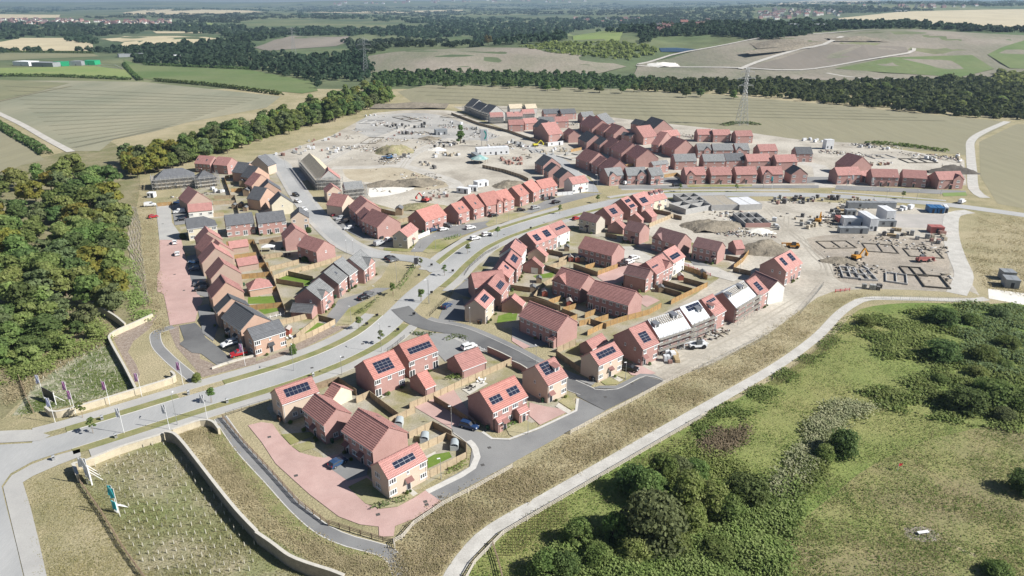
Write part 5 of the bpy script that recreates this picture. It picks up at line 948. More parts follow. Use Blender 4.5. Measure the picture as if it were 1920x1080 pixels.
# rows of planted whips beside the stone track
V = []
for c, s, st in (('F1', '330,960 420,800 520,700 640,640 760,620 760,760 600,800 480,930', (13, 15)), ('F1', '1080,430 1300,310 1480,220 1540,230 1400,310 1180,440', (13, 12)), ('E1', '560,360 700,260 800,180 840,190 720,290 600,370', (9, 8))):
    poly = np.array(polypx(c, s)); a, b2 = poly.min(0), poly.max(0); gx, gy = np.meshgrid(np.arange(a[0], b2[0], st[0] / 3.1), np.arange(a[1], b2[1], st[1] / 3.1)); P = np.stack([gx.ravel() + gy.ravel() * .3 % 2, gy.ravel()], 1) + ng.normal(0, .5, (gx.size, 2)); P = P[in_poly(P, poly)]; V.append(at_np(P))
X = np.concatenate(V); t = X + np.array([0, 0, .75]); d = np.array([.05, 0, 0]); v = np.stack([X - d, X + d, t + d, t - d], 1).reshape(-1, 3)
d2 = np.array([0, .05, 0]); v = np.concatenate([v, np.stack([X - d2, X + d2, t + d2, t - d2], 1).reshape(-1, 3)]); props(link('planted_whips', np_mesh('planted_whips', v, np.arange(len(v)).reshape(-1, 4), g_tan)), kind='stuff')
# ------------------------------------------------------------------ fences, walls, street furniture, cars
def post_mesh(w, h, m, top=0):
    b = MB(); b.box(-w / 2, w / 2, -w / 2, w / 2, -.1, h)
    b.hexa([(-w / 2, -w / 2, h), (w / 2, -w / 2, h), (w / 2, w / 2, h), (-w / 2, w / 2, h)], [(-w * .2, -w * .2, h + w * .4), (w * .2, -w * .2, h + w * .4), (w * .2, w * .2, h + w * .4), (-w * .2, w * .2, h + w * .4)]); return b.mesh('post', m)
POST = {}
def fence(c, s, kind, label, m=None, h=1.8, bay=2.4, cat='fence', z=None, name=None, ptop=True, world=None, group=None):
    """panel fence ('board'), post and rail ('rail'), metal railing ('metal') or mesh panels ('mesh') along a line of points at the fence top"""
    P = world or pts(c, s, h if ptop else 0)
    P = [Vector((p.x, p.y, 0)) for p in P]; o0 = P[0]; m = m or m_wood
    root = empty(name or {'board': 'garden_fence', 'rail': 'post_and_rail_fence', 'metal': 'railing', 'mesh': 'mesh_fence'}[kind], o0, label, cat, group)
    far = o0.length > 330; pm = {'board': m_woodg if not far else m, 'rail': m, 'metal': m_black, 'mesh': m_steel}[kind]; pw = {'board': .12, 'rail': .14, 'metal': .06, 'mesh': .06}[kind]
    key = (kind, round(h, 2), pm.name)
    if key not in POST: POST[key] = post_mesh(pw, h + (.08 if kind != 'board' else .03), pm)
    npost = 0
    for a, b in zip(P, P[1:]):
        d = b - a; L = d.length
        if L < .3: continue
        n = max(1, round(L / bay)); u = d / L; v = Vector((-u.y, u.x, 0)); f = MB()
        for i in range(n):
            x0, x1 = L * i / n, L * (i + 1) / n
            if i or npost == 0 or True:
                if not far and npost < 100:
                    q = a - o0 + u * x0; link('post', POST[key], root, (q.x, q.y, 0), math.atan2(u.y, u.x)); npost += 1
            W_ = lambda x, y, z: tuple((a - o0 + u * x + v * y) + Vector((0, 0, z)))
            if kind == 'board':
                g = pw / 2
                f.box(x0 + g, x1 - g, -.02, .02, .12, h - .03, 0, W_); f.box(x0 + g, x1 - g, -.05, .05, h - .03, h + .02, 0, W_); f.box(x0 + g, x1 - g, -.035, .035, 0, .12, 0, W_)
                if not far:
                    for zz in (.45, 1.0, 1.5):
                        if zz < h - .2: f.box(x0 + g, x1 - g, .02, .06, zz, zz + .09, 0, W_)
                    nb = int((x1 - x0) / .3)
                    for k in range(1, nb): xx = x0 + (x1 - x0) * k / nb; f.box(xx - .015, xx + .015, -.032, -.02, .12, h - .03, 0, W_)
            elif kind == 'rail':
                for zz in ((.45, .8, 1.12) if h > .9 else (.4,)):
                    if zz < h + .05: f.box(x0, x1, -.045, .045, zz - .05, zz + .05, 0, W_)
            elif kind == 'metal':
                for zz in (.15, h - .05): f.box(x0, x1, -.02, .02, zz, zz + .04, 0, W_)
                k = int((x1 - x0) / .25)
                for j in range(k): xx = x0 + (x1 - x0) * j / k; f.box(xx - .01, xx + .01, -.01, .01, .15, h, 0, W_)
            else:
                for zz in (.2, h - .03): f.box(x0, x1, -.02, .02, zz, zz + .03, 0, W_)
                k = int((x1 - x0) / .5)
                for j in range(k): xx = x0 + (x1 - x0) * j / max(1, k); f.box(xx - .012, xx + .012, -.012, .012, .2, h, 0, W_)
        f.build({'board': 'panel', 'rail': 'rail', 'metal': 'bars', 'mesh': 'panel'}[kind], m if kind in ('board', 'rail') else pm, root)
    q = P[-1] - o0
    if not far: link('post', POST[key], root, (q.x, q.y, 0))
    return root
m_railp = mat('bleached_rails', (.60, .55, .47), (.52, .47, .40), sc=1)
wd, wp, wg = m_wood, m_woodp, m_woodg
FE = [('P4', '995,975 1190,887', wp, 'pale panel fence behind the curved roof sheds'), ('P4', '1150,860 1330,785 1540,690 1700,620 1912,527', wp, 'long pale panel fence stepping up behind the porch semi'), ('P4', '750,815 850,770 960,855 1072,938', wp, 'pale corner fence turning dark between the sixteen panel house and the cream garage'),
      ('B', '990,350 1110,295', wp, 'short pale fence between two small lawns with curved sheds'), ('B', '1110,295 1205,345', wg, 'dark fence on the lane side of the small lawns'), ('P2', '1225,97 1427,5', wp, 'pale fence with dark posts behind the nearest bright lawn'), ('P2', '1427,5 1577,78 1576,150', wg, 'dark fence closing the nearest garden beside the grey road'), ('P2', '1283,297 1576,150', wp, 'smooth pale timber fence along the nearest bright lawn'),
      ('P4', '1335,808 1500,905 1645,1003', wg, 'brown fence beside the dark blue car and the red paved drive'), ('P4', '450,715 620,665', wg, 'weathered fence behind the buff panelled house'), ('P4', '620,668 750,760', wg, 'dark fence in the shade of the sixteen panel house'),
      ('P4', '172,240 385,190', wp, 'pale fence with a toy below it, behind the grey corner house'), ('P4', '225,400 420,320 592,232', wp, 'pale fence along the bark bed by the main road'), ('P4', '300,345 466,213', wp, 'pale fence sloping between two small western lawns'), ('P4', '466,200 592,232', wg, 'grey weathered fence at the end of the western gardens'),
      ('P6', '945,597 1010,730 1090,880 1157,1062 1180,1120', wp, 'long thin topped fence dividing the western back gardens'), ('P6', '1060,800 1280,745', wp, 'pale fence under the trampoline garden'), ('P6', '1092,865 1200,825 1400,775', wp, 'pale fence of the yellow shrub garden'), ('P6', '1400,775 1600,715', wp, 'pale fence in front of the wide gable house'), ('P6', '1200,832 1385,872', wg, 'weathered fence above the first grey roofed house garden'),
      ('P6', '1110,888 1315,922', wg, 'weathered fence across the middle of the grey row gardens'), ('P6', '980,600 1150,572', wg, 'grey fence behind the plain grey roofed pair'), ('P6', '735,612 945,595', wd, 'orange fence in front of the plain grey roofed house'), ('P6', '1012,712 1160,690', wp, 'pale fence beside the white gazebo'),
      ('P6', '790,712 960,690', wd, 'orange fence between two brown garages'), ('P6', '850,858 1080,835', wd, 'orange fence above the pyramid roofed garage'), ('P6', '980,772 1050,768', wd, 'short orange fence beside the second brown garage'), ('P6', '1080,950 1110,945', wd, 'short orange fence beside the pyramid roofed garage'), ('X', '500,250 990,205', wd, 'orange fence below the pyramid roofed garage lawn'),
      ('P6', '722,125 770,262', wd, 'orange fence beside the smaller hipped scaffolded house'), ('P6', '725,118 860,100', wd, 'brown fence under the far red pair'), ('P6', '770,215 900,205', wd, 'brown fence behind the orange brick houses'), ('P6', '640,268 800,262', wp, 'pale fence frame, topmost of three beside the long red roof'), ('P6', '635,308 800,302', wp, 'pale fence frame, middle of three beside the long red roof'), ('P6', '635,398 720,392', wp, 'pale fence frame, lowest of three beside the long red roof'), ('P6', '800,262 830,395', wg, 'brown fence dividing the paved yards'),
      ('P6', '215,322 330,312', wd, 'brown hoarding at the head of the western lane'), ('D', '800,455 935,410', wp, 'pale fence beside the small brown garage yard'), ('D', '880,402 972,370', wp, 'pale fence at the end of the brick terrace yard'), ('D', '775,447 905,490', wg, 'dark fence behind the red garage with the white door'), ('D', '985,440 1160,500', wg, 'brown fence along the court behind the brick terrace'), ('D', '1160,492 1305,440', wd, 'orange fence at the corner of the block paved court'),
      ('D', '760,578 865,525', wp, 'pale fence above the paved patio with sheds'), ('D', '698,668 760,580', wp, 'pale fence with white slats beside the patio sheds'), ('D', '525,592 672,612', wg, 'brown fence behind the row of drives'), ('D', '520,668 700,685 890,742', wg, 'brown fence behind the pale corner house garages'), ('D', '1070,452 1140,432', wd, 'orange fence dividing the terrace yards near the cars'), ('D', '790,335 905,360', wg, 'dark fence under the wide house with two solar arrays'),
      ('V', '815,1032 1060,915 1260,850 1430,800 1740,720 1925,617', wd, 'long orange fence along the back of the two terraces'), ('P8', '395,1045 668,915', wd, 'orange fence along the court gardens above the membrane roofs'), ('V', '555,830 660,790', wd, 'orange fence behind the front terrace, left'), ('V', '690,892 858,850', wd, 'orange fence beside the white ended shed'), ('V', '920,855 1128,788', wd, 'orange fence under the right terrace windows'), ('V', '775,772 932,715', wd, 'orange fence under the left end of the right terrace'), ('V', '440,692 640,630', wd, 'orange fence beside the small red shed'),
      ('V', '225,577 412,515', wd, 'orange fence below the gabled terrace'), ('V', '0,512 200,580 385,660', wg, 'brown fence across the middle of the fenced back gardens'), ('V', '430,702 650,790', wg, 'brown fence behind the front terrace ridge'), ('V', '862,862 1095,932', wg, 'brown fence along the right terrace yards'), ('P8', '275,935 472,992', wg, 'brown fence, lower of two in the court gardens'), ('P8', '330,900 552,962', wg, 'brown fence, upper of two in the court gardens'), ('P8', '492,790 600,825 667,862', wd, 'curved fence around the small lawn by the red barriers'), ('P8', '490,880 645,922', wg, 'brown fence below the small lawn by the red barriers'),
      ('P8', '805,712 922,735', wg, 'dark fence beside the brown roofed house'), ('P8', '865,785 935,730 978,672', wd, 'orange fence around the bare yellow plot'), ('P8', '860,802 990,832', wg, 'dark fence below the bare yellow plot'), ('N', '720,360 925,275', wp, 'bright pale fence beside the half built block walls'), ('N', '930,280 998,300', wg, 'short dark fence beside the half built block walls'), ('N', '755,235 905,265', wg, 'dark fence behind the cream house with three dormers'), ('N', '345,440 440,460', wg, 'low fence beside the white gable'),
      ('M', '425,330 540,305', wp, 'pale fence behind the wide house with the double porch'), ('M', '330,250 430,275', wg, 'brown fence behind the parked car court'), ('M', '580,430 660,395', m_white, 'white panel fence beside the small white sided house'), ('P5', '340,442 478,390', wp, 'pale fence at the end of the front terrace'), ('P5', '332,468 430,535 512,592', wg, 'brown fence beside the white fronted house with the strip'), ('I', '1005,935 1150,925', m_white, 'white picket fence beside the white junction house'),
      ('I', '30,200 300,300 560,362 760,432 920,482', wg, 'long dark fence between the building site and the far estate'), ('H', '1430,535 1600,570 1740,615 1790,640', wg, 'timber fence beside the stacked red bricks'), ('J', '890,610 1010,592', wd, 'orange fence of the walled garden by the junction'), ('J', '1005,592 1080,650', wg, 'curved dark fence of the walled garden by the junction'), ('I', '1130,540 1230,520', wd, 'orange fence beside the white hoarding'), ('J', '540,520 680,500', wd, 'orange fence beside the pale grey roof house')]
for c, s, m, lb in FE: fence(c, s, 'board', lb, m)
fence('P2', '1040,840 1030,800 1090,770 1110,750 1180,668 1400,520 1650,392 1925,238', 'rail', 'pale post and rail fence curving from the red paved lane along the grey road', m_railp, 1.15, 2.2)
fence('P5', '440,1065 900,828 1170,682 1400,575', 'rail', 'pale post and rail fence along the turning head by the dry bank', m_railp, 1.15, 2.2)
fence('B', '45,262 150,385 300,545 430,690 580,800', 'rail', 'dark post and rail fence beside the grey footpath casting a ladder shadow', wg, 1.2, 2.4)
fence('P2', '545,660 780,735 950,785 1035,800', 'rail', 'post and rail fence across the foot of the red paved lane', wg, 1.15, 2.2)
fence('P1', '590,345 760,588 900,820 1085,1078', 'rail', 'post and rail fence through the planted ground behind the cyan flags', wg, 1.25, 2.4)
fence('P3', '135,650 185,780 242,905', 'rail', 'short post and rail fence beside the black sign board', wg, 1.25, 2.2)
fence('F1', '318,845 350,940 382,1060', 'rail', 'short wooden fence running down from the stone track', wg, 1.1, 3)
nl = normals(CT); fence('O', '', 'rail', 'long pale post and rail fence on the meadow side of the stone track', m_railp, 1.1, 3.2, world=[CT[i] - nl[i] * 2.5 for i in range(0, len(CT) - 40, 3)])
fence('L', '870,685 1100,690 1350,700 1560,705', 'mesh', 'mesh fence between the trenched ground and the meadow', None, 1.5, 3)
fence('P5', '1400,588 1500,540 1640,470 1925,328', 'mesh', 'mesh fence along the bare track opposite the membrane roofs', None, 1.8, 3.5)
fence('E', '1500,520 1540,470 1400,640', 'mesh', 'mesh fence at the top corner of the dry bank', None, 1.5, 3.5)
fence('P4', '985,450 1060,400 1112,352', 'metal', 'black railing beside the planted entrance of the parking court', None, 1.0, 2)
fence('B', '60,250 180,210 282,182', 'metal', 'dark railing beside the footway at the head of the red lane', None, 1.0, 2)
fence('P4', '60,213 150,195 212,180', 'rail', 'white ranch rails across a western lawn', m_white, .9, 1.6)
fence('P4', '1560,388 1650,430 1742,470', 'rail', 'low white knee rail beside the grey parking court', m_white, .5, 1.6)
fence('P4', '1300,190 1390,100 1465,30', 'metal', 'thin railing along the footway by the roadside drives', None, 1.0, 2.2); fence('P7', '600,850 640,790 760,690 860,640', 'metal', 'thin railing along the footway above the roadside drives', None, 1.0, 2.4)
fence('A1', '490,372 690,388 650,372 560,366', 'rail', 'white rails around the riding arena', m_white, 1.3, 6, ptop=False)
fence('P8', '490,770 560,800 690,850', 'rail', 'red plastic barriers beside the white end house', mat('red_plastic', (.55, .05, .06), rough=.5), 1.0, 2)
fence('L', '665,650 760,640', 'rail', 'red plastic barriers at the corner of the bare track', MATS['red_plastic'], 1.0, 2)
def wall_line(c, s, h, w, m, label, cap=True, ptop=True, name='garden_wall', cat='wall'):
    L = catmull(pts(c, s, h if ptop else 0), 1.2); N = normals(L); b = MB(); k = MB(); o0 = L[0].copy(); root = empty(name, o0, label, cat)
    for i in range(len(L) - 1):
        q = lambda j, sd, z: tuple(L[j] - o0 + N[j] * sd + Vector((0, 0, z)))
        b.hexa([q(i, -w / 2, -.1), q(i + 1, -w / 2, -.1), q(i + 1, w / 2, -.1), q(i, w / 2, -.1)], [q(i, -w / 2, h), q(i + 1, -w / 2, h), q(i + 1, w / 2, h), q(i, w / 2, h)])
        if cap: e = w / 2 + .05; k.hexa([q(i, -e, h), q(i + 1, -e, h), q(i + 1, e, h), q(i, e, h)], [q(i, -e, h + .1), q(i + 1, -e, h + .1), q(i + 1, e, h + .1), q(i, e, h + .1)])
    b.build('wall', m, root)
    if cap: k.build('coping', m_slab, root)
m_wallg = mat('grey_stone_wall', (.33, .295, .235), (.26, .235, .19), sc=1.2, fine=.25, fsc=4)
wall_line('P3', '340,890 420,925 700,850 1000,760 1230,690 1310,655 1280,622', 1.7, .5, m_wall, 'cream stone wall along the north side of the main road with a curled end')
wall_line('P3', '1015,745 930,580 835,410 820,355 880,312 1000,260 1142,195', 1.5, .45, m_wall, 'pale stone wall climbing from the roadside wall around the bark bed')
wall_line('P3', '938,268 860,205 740,135 640,85 545,38', 2.2, .45, m_wall, 'dark shaded stone wall running into the scrub')
wall_line('P1', '545,235 640,212 900,110 1190,22 1235,0', 1.7, .5, m_wall, 'cream stone wall along the south side of the main road above the planted ground')
wall_line('P1', '1235,-4 1300,8 1370,75 1500,240 1640,420 1780,590 1925,742', 2.6, .5, m_wallg, 'long stone retaining wall between the planted ground and the dry slope, upper part')
wall_line('P2', '0,748 120,830 250,925 400,985 560,1035 660,1075', 2.6, .5, m_wallg, 'long stone retaining wall between the planted ground and the dry slope, lower part')
wall_line('P3', '1290,1060 1500,990 1590,998 1640,1050', 1.7, .5, m_wall, 'short cream wall with a bent end beside the grey footpath')
wall_line('P1', '545,235 560,262 580,320', 1.8, .5, m_wall, 'wall return with a dark face behind the white hoarding')
wall_line('P4', '1737,440 1830,480 1915,522', 1.8, .24, WALL['r'], 'red brick wall beside the dark road and the double garage'); wall_line('P5', '0,545 60,570 112,602', 1.8, .24, WALL['r'], 'red brick wall behind the buff house with a dormer'); wall_line('P3', '1590,610 1700,570 1920,510', .5, .3, m_slab, 'low white kerb wall beside the red parked car', ptop=False)
# lamps
def lamp_proto(h, arm):
    p = MB(); p.tube((0, 0, 0), (0, 0, 1.1), .09, .08, 8); p.tube((0, 0, 1.1), (0, 0, h), .06, .045, 8); l = MB(); a = MB()
    a.tube((0, 0, h - .02), (arm, 0, h + .08), .035, .03, 6); l.hexa([(arm - .1, -.12, h), (arm + .55, -.16, h + .04), (arm + .55, .16, h + .04), (arm - .1, .12, h)], [(arm - .1, -.1, h + .12), (arm + .55, -.12, h + .12), (arm + .55, .12, h + .12), (arm - .1, .1, h + .12)])
    return p.mesh('pole', m_steel), a.mesh('arm', m_steel), l.mesh('lantern', m_white)
LM = {5: lamp_proto(5, .1), 8: lamp_proto(8, .7)}
LA = [('U', 877, 772, 5, 200, 'on the kerb in front of the porch semi'), ('Q', 1010, 750, 5, 200, 'beside the nearest pale timber fence'), ('P5', 850, 690, 5, 200, 'in front of the white fronted house by the turning head'), ('P5', 180, 560, 5, 120, 'on the dark road behind the buff house with a dormer'), ('P4', 1467, 1030, 5, 200, 'beside the dark blue car'), ('P4', 1605, 270, 5, 100, 'at the shaded gable of the pale corner house'),
      ('P4', 715, 255, 5, 160, 'on the lawn below the private drive'), ('P4', 893, 97, 5, 160, 'on the lawn near the black cars'), ('P4', 942, 480, 8, 120, 'on the footway at the bend beside the sixteen panel house'), ('P4', 1300, 120, 8, 150, 'on the verge beside the roadside drives'), ('P4', 285, 620, 8, 300, 'on the verge opposite the peach corner house'), ('P3', 1332, 1028, 8, 100, 'between the white flags on the south verge'),
      ('P7', 388, 668, 5, 150, 'on the junction lawn'), ('P7', 275, 655, 5, 150, 'beside the private drive at the junction'), ('P7', 557, 580, 5, 200, 'in front of the first orange roofed house'), ('P7', 845, 482, 5, 200, 'on the lawn before the two front gables'), ('P7', 1117, 402, 5, 200, 'beside the silver car in the orange row'), ('P7', 935, 465, 5, 200, 'in the middle of the orange row lawn'), ('P7', 1325, 338, 5, 200, 'before the white junction house'), ('P7', 1597, 228, 8, 200, 'at the far junction'), ('P7', 1567, 268, 8, 200, 'at the end of the orange row verge'), ('P7', 230, 765, 5, 90, 'at the junction corner'),
      ('P7', 97, 922, 8, 200, 'behind the green hedge of the grey row'), ('P7', 335, 1075, 8, 200, 'on the curved verge above the roadside drives'), ('P8', 307, 692, 5, 90, 'beside the bright gable roof house'), ('P8', 905, 852, 5, 90, 'beside the bare yellow plot'), ('P8', 285, 200, 8, 270, 'in front of the narrow grey roofed house'), ('P8', 690, 212, 8, 270, 'between the first two houses of the red row'), ('P8', 1085, 212, 8, 270, 'before the fourth house of the red row'), ('K', 40, 512, 8, 270, 'before the crossing'), ('K', 640, 500, 8, 270, 'at the start of the east row'), ('K', 950, 535, 8, 270, 'in the middle of the east row'), ('K', 1315, 570, 8, 270, 'at the gabled end of the east row'), ('K', 925, 595, 5, 270, 'on the verge before the east row'), ('K', 1145, 600, 5, 270, 'on the verge at the far end of the east row'),
      ('P6', 1640, 700, 5, 90, 'beside the wide gable house'), ('P6', 1690, 700, 5, 90, 'on the estate road corner'), ('P6', 1180, 60, 5, 90, 'far along the estate road'), ('P4', 645, 652, 5, 90, 'on the south verge behind the buff panelled house'), ('V', 548, 98, 5, 90, 'behind the gabled terrace')]
for c, x, y, h, a, w in LA:
    p = cp(c, x, y); o = empty('street_lamp', (p.x, p.y, .1), 'grey street lamp ' + w, 'street lamp', 'street lamps', R(a)); pole, arm, lan = LM[h]; link('pole', pole, o); link('arm', arm, o); link('lantern', lan, o)
# flags
def flag(c, x, y, m, label, h=6.5):
    p = cp(c, x, y); r = empty('flagpole', (p.x, p.y, 0), label, 'flag', 'flags along the entrance'); b = MB(); b.tube((0, 0, 0), (0, 0, h), .06, .045, 7); b.tube((0, 0, h - .02), (-1.0, .2, h - .02), .025, .02, 5); b.build('pole', m_white, r)
    f = MB(); nx_, nz_ = 6, 9; g = lambda i, j: (-.05 - .95 * i / nx_, .2 * i / nx_ + .09 * math.sin(i * 1.1 + j * .55), h - .06 - 2.3 * j / nz_)
    for i in range(nx_):
        for j in range(nz_): f.face([g(i, j), g(i + 1, j), g(i + 1, j + 1), g(i, j + 1)])
    f.build('flag', m, r, smooth=True)
fw, fc = mat('white_flag', (.78, .78, .79), (.70, .70, .72), sc=2), mat('cyan_flag', (.05, .42, .46), (.10, .50, .52), sc=1.2)
fpk, fb = mat('magenta_flag', (.46, .16, .36), (.62, .42, .60), sc=.9), mat('pale_blue_flag', (.42, .46, .66), (.58, .60, .74), sc=1)
for a in (('P3', 332, 830, fb, 'pale blue flag behind the black sign board'), ('P3', 415, 1010, fb, 'tall pale blue and white flag in front of the black sign board'), ('P3', 570, 952, fpk, 'magenta flag at the low end of the cream wall'), ('P3', 530, 880, fpk, 'magenta flag beside the planting, behind the wall end'), ('P3', 825, 880, fpk, 'magenta flag in the middle of the cream wall'), ('P3', 1065, 815, fpk, 'magenta flag where the two cream walls meet'), ('P3', 1375, 727, fpk, 'magenta flag beside the park path end'), ('P3', 1840, 585, fpk, 'magenta flag beside the red parked car'),
          ('P3', 932, 1090, fw, 'white flag, nearest the black bin on the south wall'), ('P3', 1272, 1062, fw, 'white flag in the middle of the south wall'), ('P3', 1555, 982, fw, 'white flag at the bent end of the south wall'), ('P1', 690, 402, fw, 'white flag rising behind the white hoarding'), ('P1', 660, 395, fw, 'second white flag behind the white hoarding, lower'), ('P1', 902, 635, fc, 'cyan flag on the planted ground, taller one'), ('P1', 885, 612, fc, 'cyan flag on the planted ground, shorter one'), ('K', 105, 515, fc, 'cyan flag before the last red gable house'), ('K', 682, 505, fw, 'white flag before the first house of the east row'), ('K', 825, 525, fw, 'white flag before the second house of the east row')): flag(*a)
def hoarding(c, s, h, m, label, base=.8):
    a, b = pts(c, s); d = b - a; L = d.length; r = empty('sign_board', a, label, 'sign', None, math.atan2(d.y, d.x)); p = MB(); p.box(0, L, -.05, .05, base, h); p.box(-.05, L + .05, -.08, .08, h, h + .08); p.build('panel', m, r)
    n = 3
    for i in range(n):
        q = MB(); x = .1 + (L - .2) * i / (n - 1); q.box(x - .07, x + .07, .05, .2, -.1, h); q.build('post', m_white, r); q = MB(); q.bar((x, .15, h * .75), (x, 2.2, 0), .1); q.build('brace', m_white, r)
hoarding('P1', '640,330 690,400', 4.2, fw, 'white hoarding on braced posts at the corner of the south wall'); hoarding('P3', '335,835 420,880', 3.4, mat('black_sign', (.035, .035, .042), rough=.4), 'black sign board on white braced posts behind the north wall end'); hoarding('P1', '855,600 885,615', 2.6, fc, 'small cyan board under the cyan flags')
# small boards and bins along the verges
sb = MB(); sb.box(-.45, .45, -.04, .04, .35, 1.15, 0); sb.box(-.4, -.32, -.03, .03, -.05, .35, 1); sb.box(.32, .4, -.03, .03, -.05, .35, 1); sb = (sb.mesh('board', [m_black, m_steel]))
bn = MB(); bn.box(-.28, .28, -.28, .28, 0, .95, 0); bn.hexa([(-.32, -.32, .95), (.32, -.32, .95), (.32, .32, .95), (-.32, .32, .95)], [(-.2, -.2, 1.2), (.2, -.2, 1.2), (.2, .2, 1.2), (-.2, .2, 1.2)], 0); bn.box(-.2, .2, -.3, -.28, .65, .85, 1); bn = bn.mesh('litter_bin', [m_steel, m_black])
for c, x, y, k, w in (('P4', 832, 285, 0, 'under the street tree on the north verge'), ('P4', 908, 220, 0, 'on the north verge above the street tree'), ('P4', 1185, 210, 0, 'at the dark road mouth'), ('P4', 1065, 328, 0, 'at the parking court verge end'), ('P7', 357, 800, 0, 'on the verge tip at the junction'), ('P7', 262, 878, 0, 'in the middle of the verge below the junction'), ('P7', 516, 845, 0, 'on the long curved verge'), ('P7', 357, 1008, 0, 'on the verge above the roadside drives'), ('P7', 1100, 522, 0, 'on the south verge opposite the orange row'), ('P7', 1318, 378, 0, 'on the north verge of the orange row')):
    p = cp(c, x, y); o = link('verge_sign', sb, None, (p.x, p.y, .1), R(20)); props(o, 'small black sign ' + w, 'sign', 'small verge signs')
for c, x, y, w in (('P3', 768, 990, 'on the north verge by the cream wall'), ('P3', 1415, 800, 'on the north verge by the park path'), ('P3', 1705, 862, 'on the south verge by the railing'), ('P1', 405, 212, 'at the big road corner'), ('P1', 872, 45, 'on the south verge by the white flags'), ('P4', 430, 665, 'behind the buff panelled house roof')):
    p = cp(c, x, y); o = link('litter_bin', bn, None, (p.x, p.y, .1), R(35)); props(o, 'grey square litter bin ' + w, 'bin', 'litter bins')
p = cp('P7', 240, 800); hoarding('P7', '228,800 256,795', 3.2, MATS['black_sign'], 'upright black board at the junction corner')
# cars
def car_protos():
    out = {}
    paint = mat('car_paint_blank', (.5, .5, .5), rough=.3, spec=.5); tyre = mat('tyre', (.02, .02, .02), rough=.8); lampm = mat('headlight_glass', (.6, .62, .62), rough=.15); redm = mat('tail_light', (.35, .02, .02), rough=.3)
    for k, (L, Wd, H, prof, glass) in {'hatch': (4.1, 1.75, 1.48, [(-2.05, .35), (-2.02, .75), (-1.9, .95), (-1.6, 1.42), (-.6, 1.48), (.15, 1.42), (.85, .98), (1.75, .82), (2.03, .62), (2.05, .32)], (-1.78, 1.0)), 'suv': (4.5, 1.85, 1.68, [(-2.25, .4), (-2.22, .95), (-2.15, 1.1), (-1.9, 1.6), (-.7, 1.68), (.25, 1.62), (.95, 1.1), (1.95, .98), (2.22, .75), (2.25, .38)], (-2.0, 1.08)),
                     'van': (5.0, 1.95, 2.05, [(-2.5, .4), (-2.48, 1.1), (-2.4, 1.95), (-1.2, 2.05), (.7, 2.02), (1.25, 1.3), (2.2, 1.1), (2.48, .8), (2.5, .4)], (-.1, 1.3))}.items():
        b = MB(); n = len(prof); zb = glass[1]; hw = Wd / 2
        w = lambda z: hw if z <= zb else hw - (z - zb) * .28
        for s in (-1, 1):
            side = [(x, s * w(z), z) for x, z in prof]; b.face(side if s > 0 else side[::-1])
        for (x0, z0), (x1, z1) in zip(prof, prof[1:]): b.face([(x0, -w(z0), z0), (x1, -w(z1), z1), (x1, w(z1), z1), (x0, w(z0), z0)])
        b.face([(prof[0][0], -hw, prof[0][1]), (prof[0][0], hw, prof[0][1]), (prof[-1][0], hw, prof[-1][1]), (prof[-1][0], -hw, prof[-1][1])])
        g = MB(); top = max(z for x, z in prof)
        # windscreen, rear window and side glass just proud of the body
        segs = [(p, q) for p, q in zip(prof, prof[1:]) if min(p[1], q[1]) >= zb - .15 and abs(q[1] - p[1]) > .2]
        for p, q in segs:
            nx_, nz_ = -(q[1] - p[1]), q[0] - p[0]; l = math.hypot(nx_, nz_); nx_, nz_ = nx_ / l * .012, nz_ / l * .012
            lerp = lambda t: (p[0] + (q[0] - p[0]) * t + nx_, p[1] + (q[1] - p[1]) * t + nz_)
            (xa, za), (xb, zb2) = lerp(.1), lerp(.92); g.face([(xa, -w(za) + .1, za), (xb, -w(zb2) + .1, zb2), (xb, w(zb2) - .1, zb2), (xa, w(za) - .1, za)])
        roof = [p for p in prof if p[1] > zb + .25]; x0, x1 = roof[0][0], roof[-1][0]; zt = min(roof[0][1], roof[-1][1]) - .1
        if k == 'van': x0 = .1
        for s in (-1, 1):
            xm = (x0 + x1) / 2
            for xa, xb, ta, tb in ((x0 - .12, xm - .04, x0 + .05, xm - .04), (xm + .04, x1 + .42, xm + .04, x1 - .02)):
                zl = zb + .03; g.face([(xa, s * (w(zl) + .012), zl), (xb, s * (w(zl) + .012), zl), (tb, s * (w(zt) + .012), zt), (ta, s * (w(zt) + .012), zt)])
        wh = MB(); wh.tube((0, -.11, 0), (0, .11, 0), .33, .33, 12); wh.tube((0, -.115, 0), (0, .115, 0), .19, .19, 9, 1)
        hl = MB(); hl.hexa([(L / 2 - .12, -.2, -.08), (L / 2 + .01, -.2, -.08), (L / 2 + .01, .2, -.08), (L / 2 - .12, .2, -.08)], [(L / 2 - .16, -.2, .08), (L / 2 - .04, -.2, .08), (L / 2 - .04, .2, .08), (L / 2 - .16, .2, .08)]); tl = MB(); tl.box(-L / 2 - .02, -L / 2 + .08, -.12, .12, -.14, .14)
        out[k] = (b.mesh('body', paint), g.mesh('window', m_glass), wh.mesh('wheel', [tyre, m_steel]), hl.mesh('headlight', lampm), tl.mesh('tail_light', redm), L, Wd, zb)
    return out
CARS = car_protos()
PAINT = {n: mat('car_paint_' + n, c, rough=.28, spec=.6) for n, c in {'white': (.78, .78, .77), 'black': (.015, .015, .018), 'blue': (.02, .05, .13), 'sky_blue': (.03, .07, .15), 'red': (.42, .025, .03), 'silver': (.42, .43, .44), 'grey': (.13, .135, .145)}.items()}
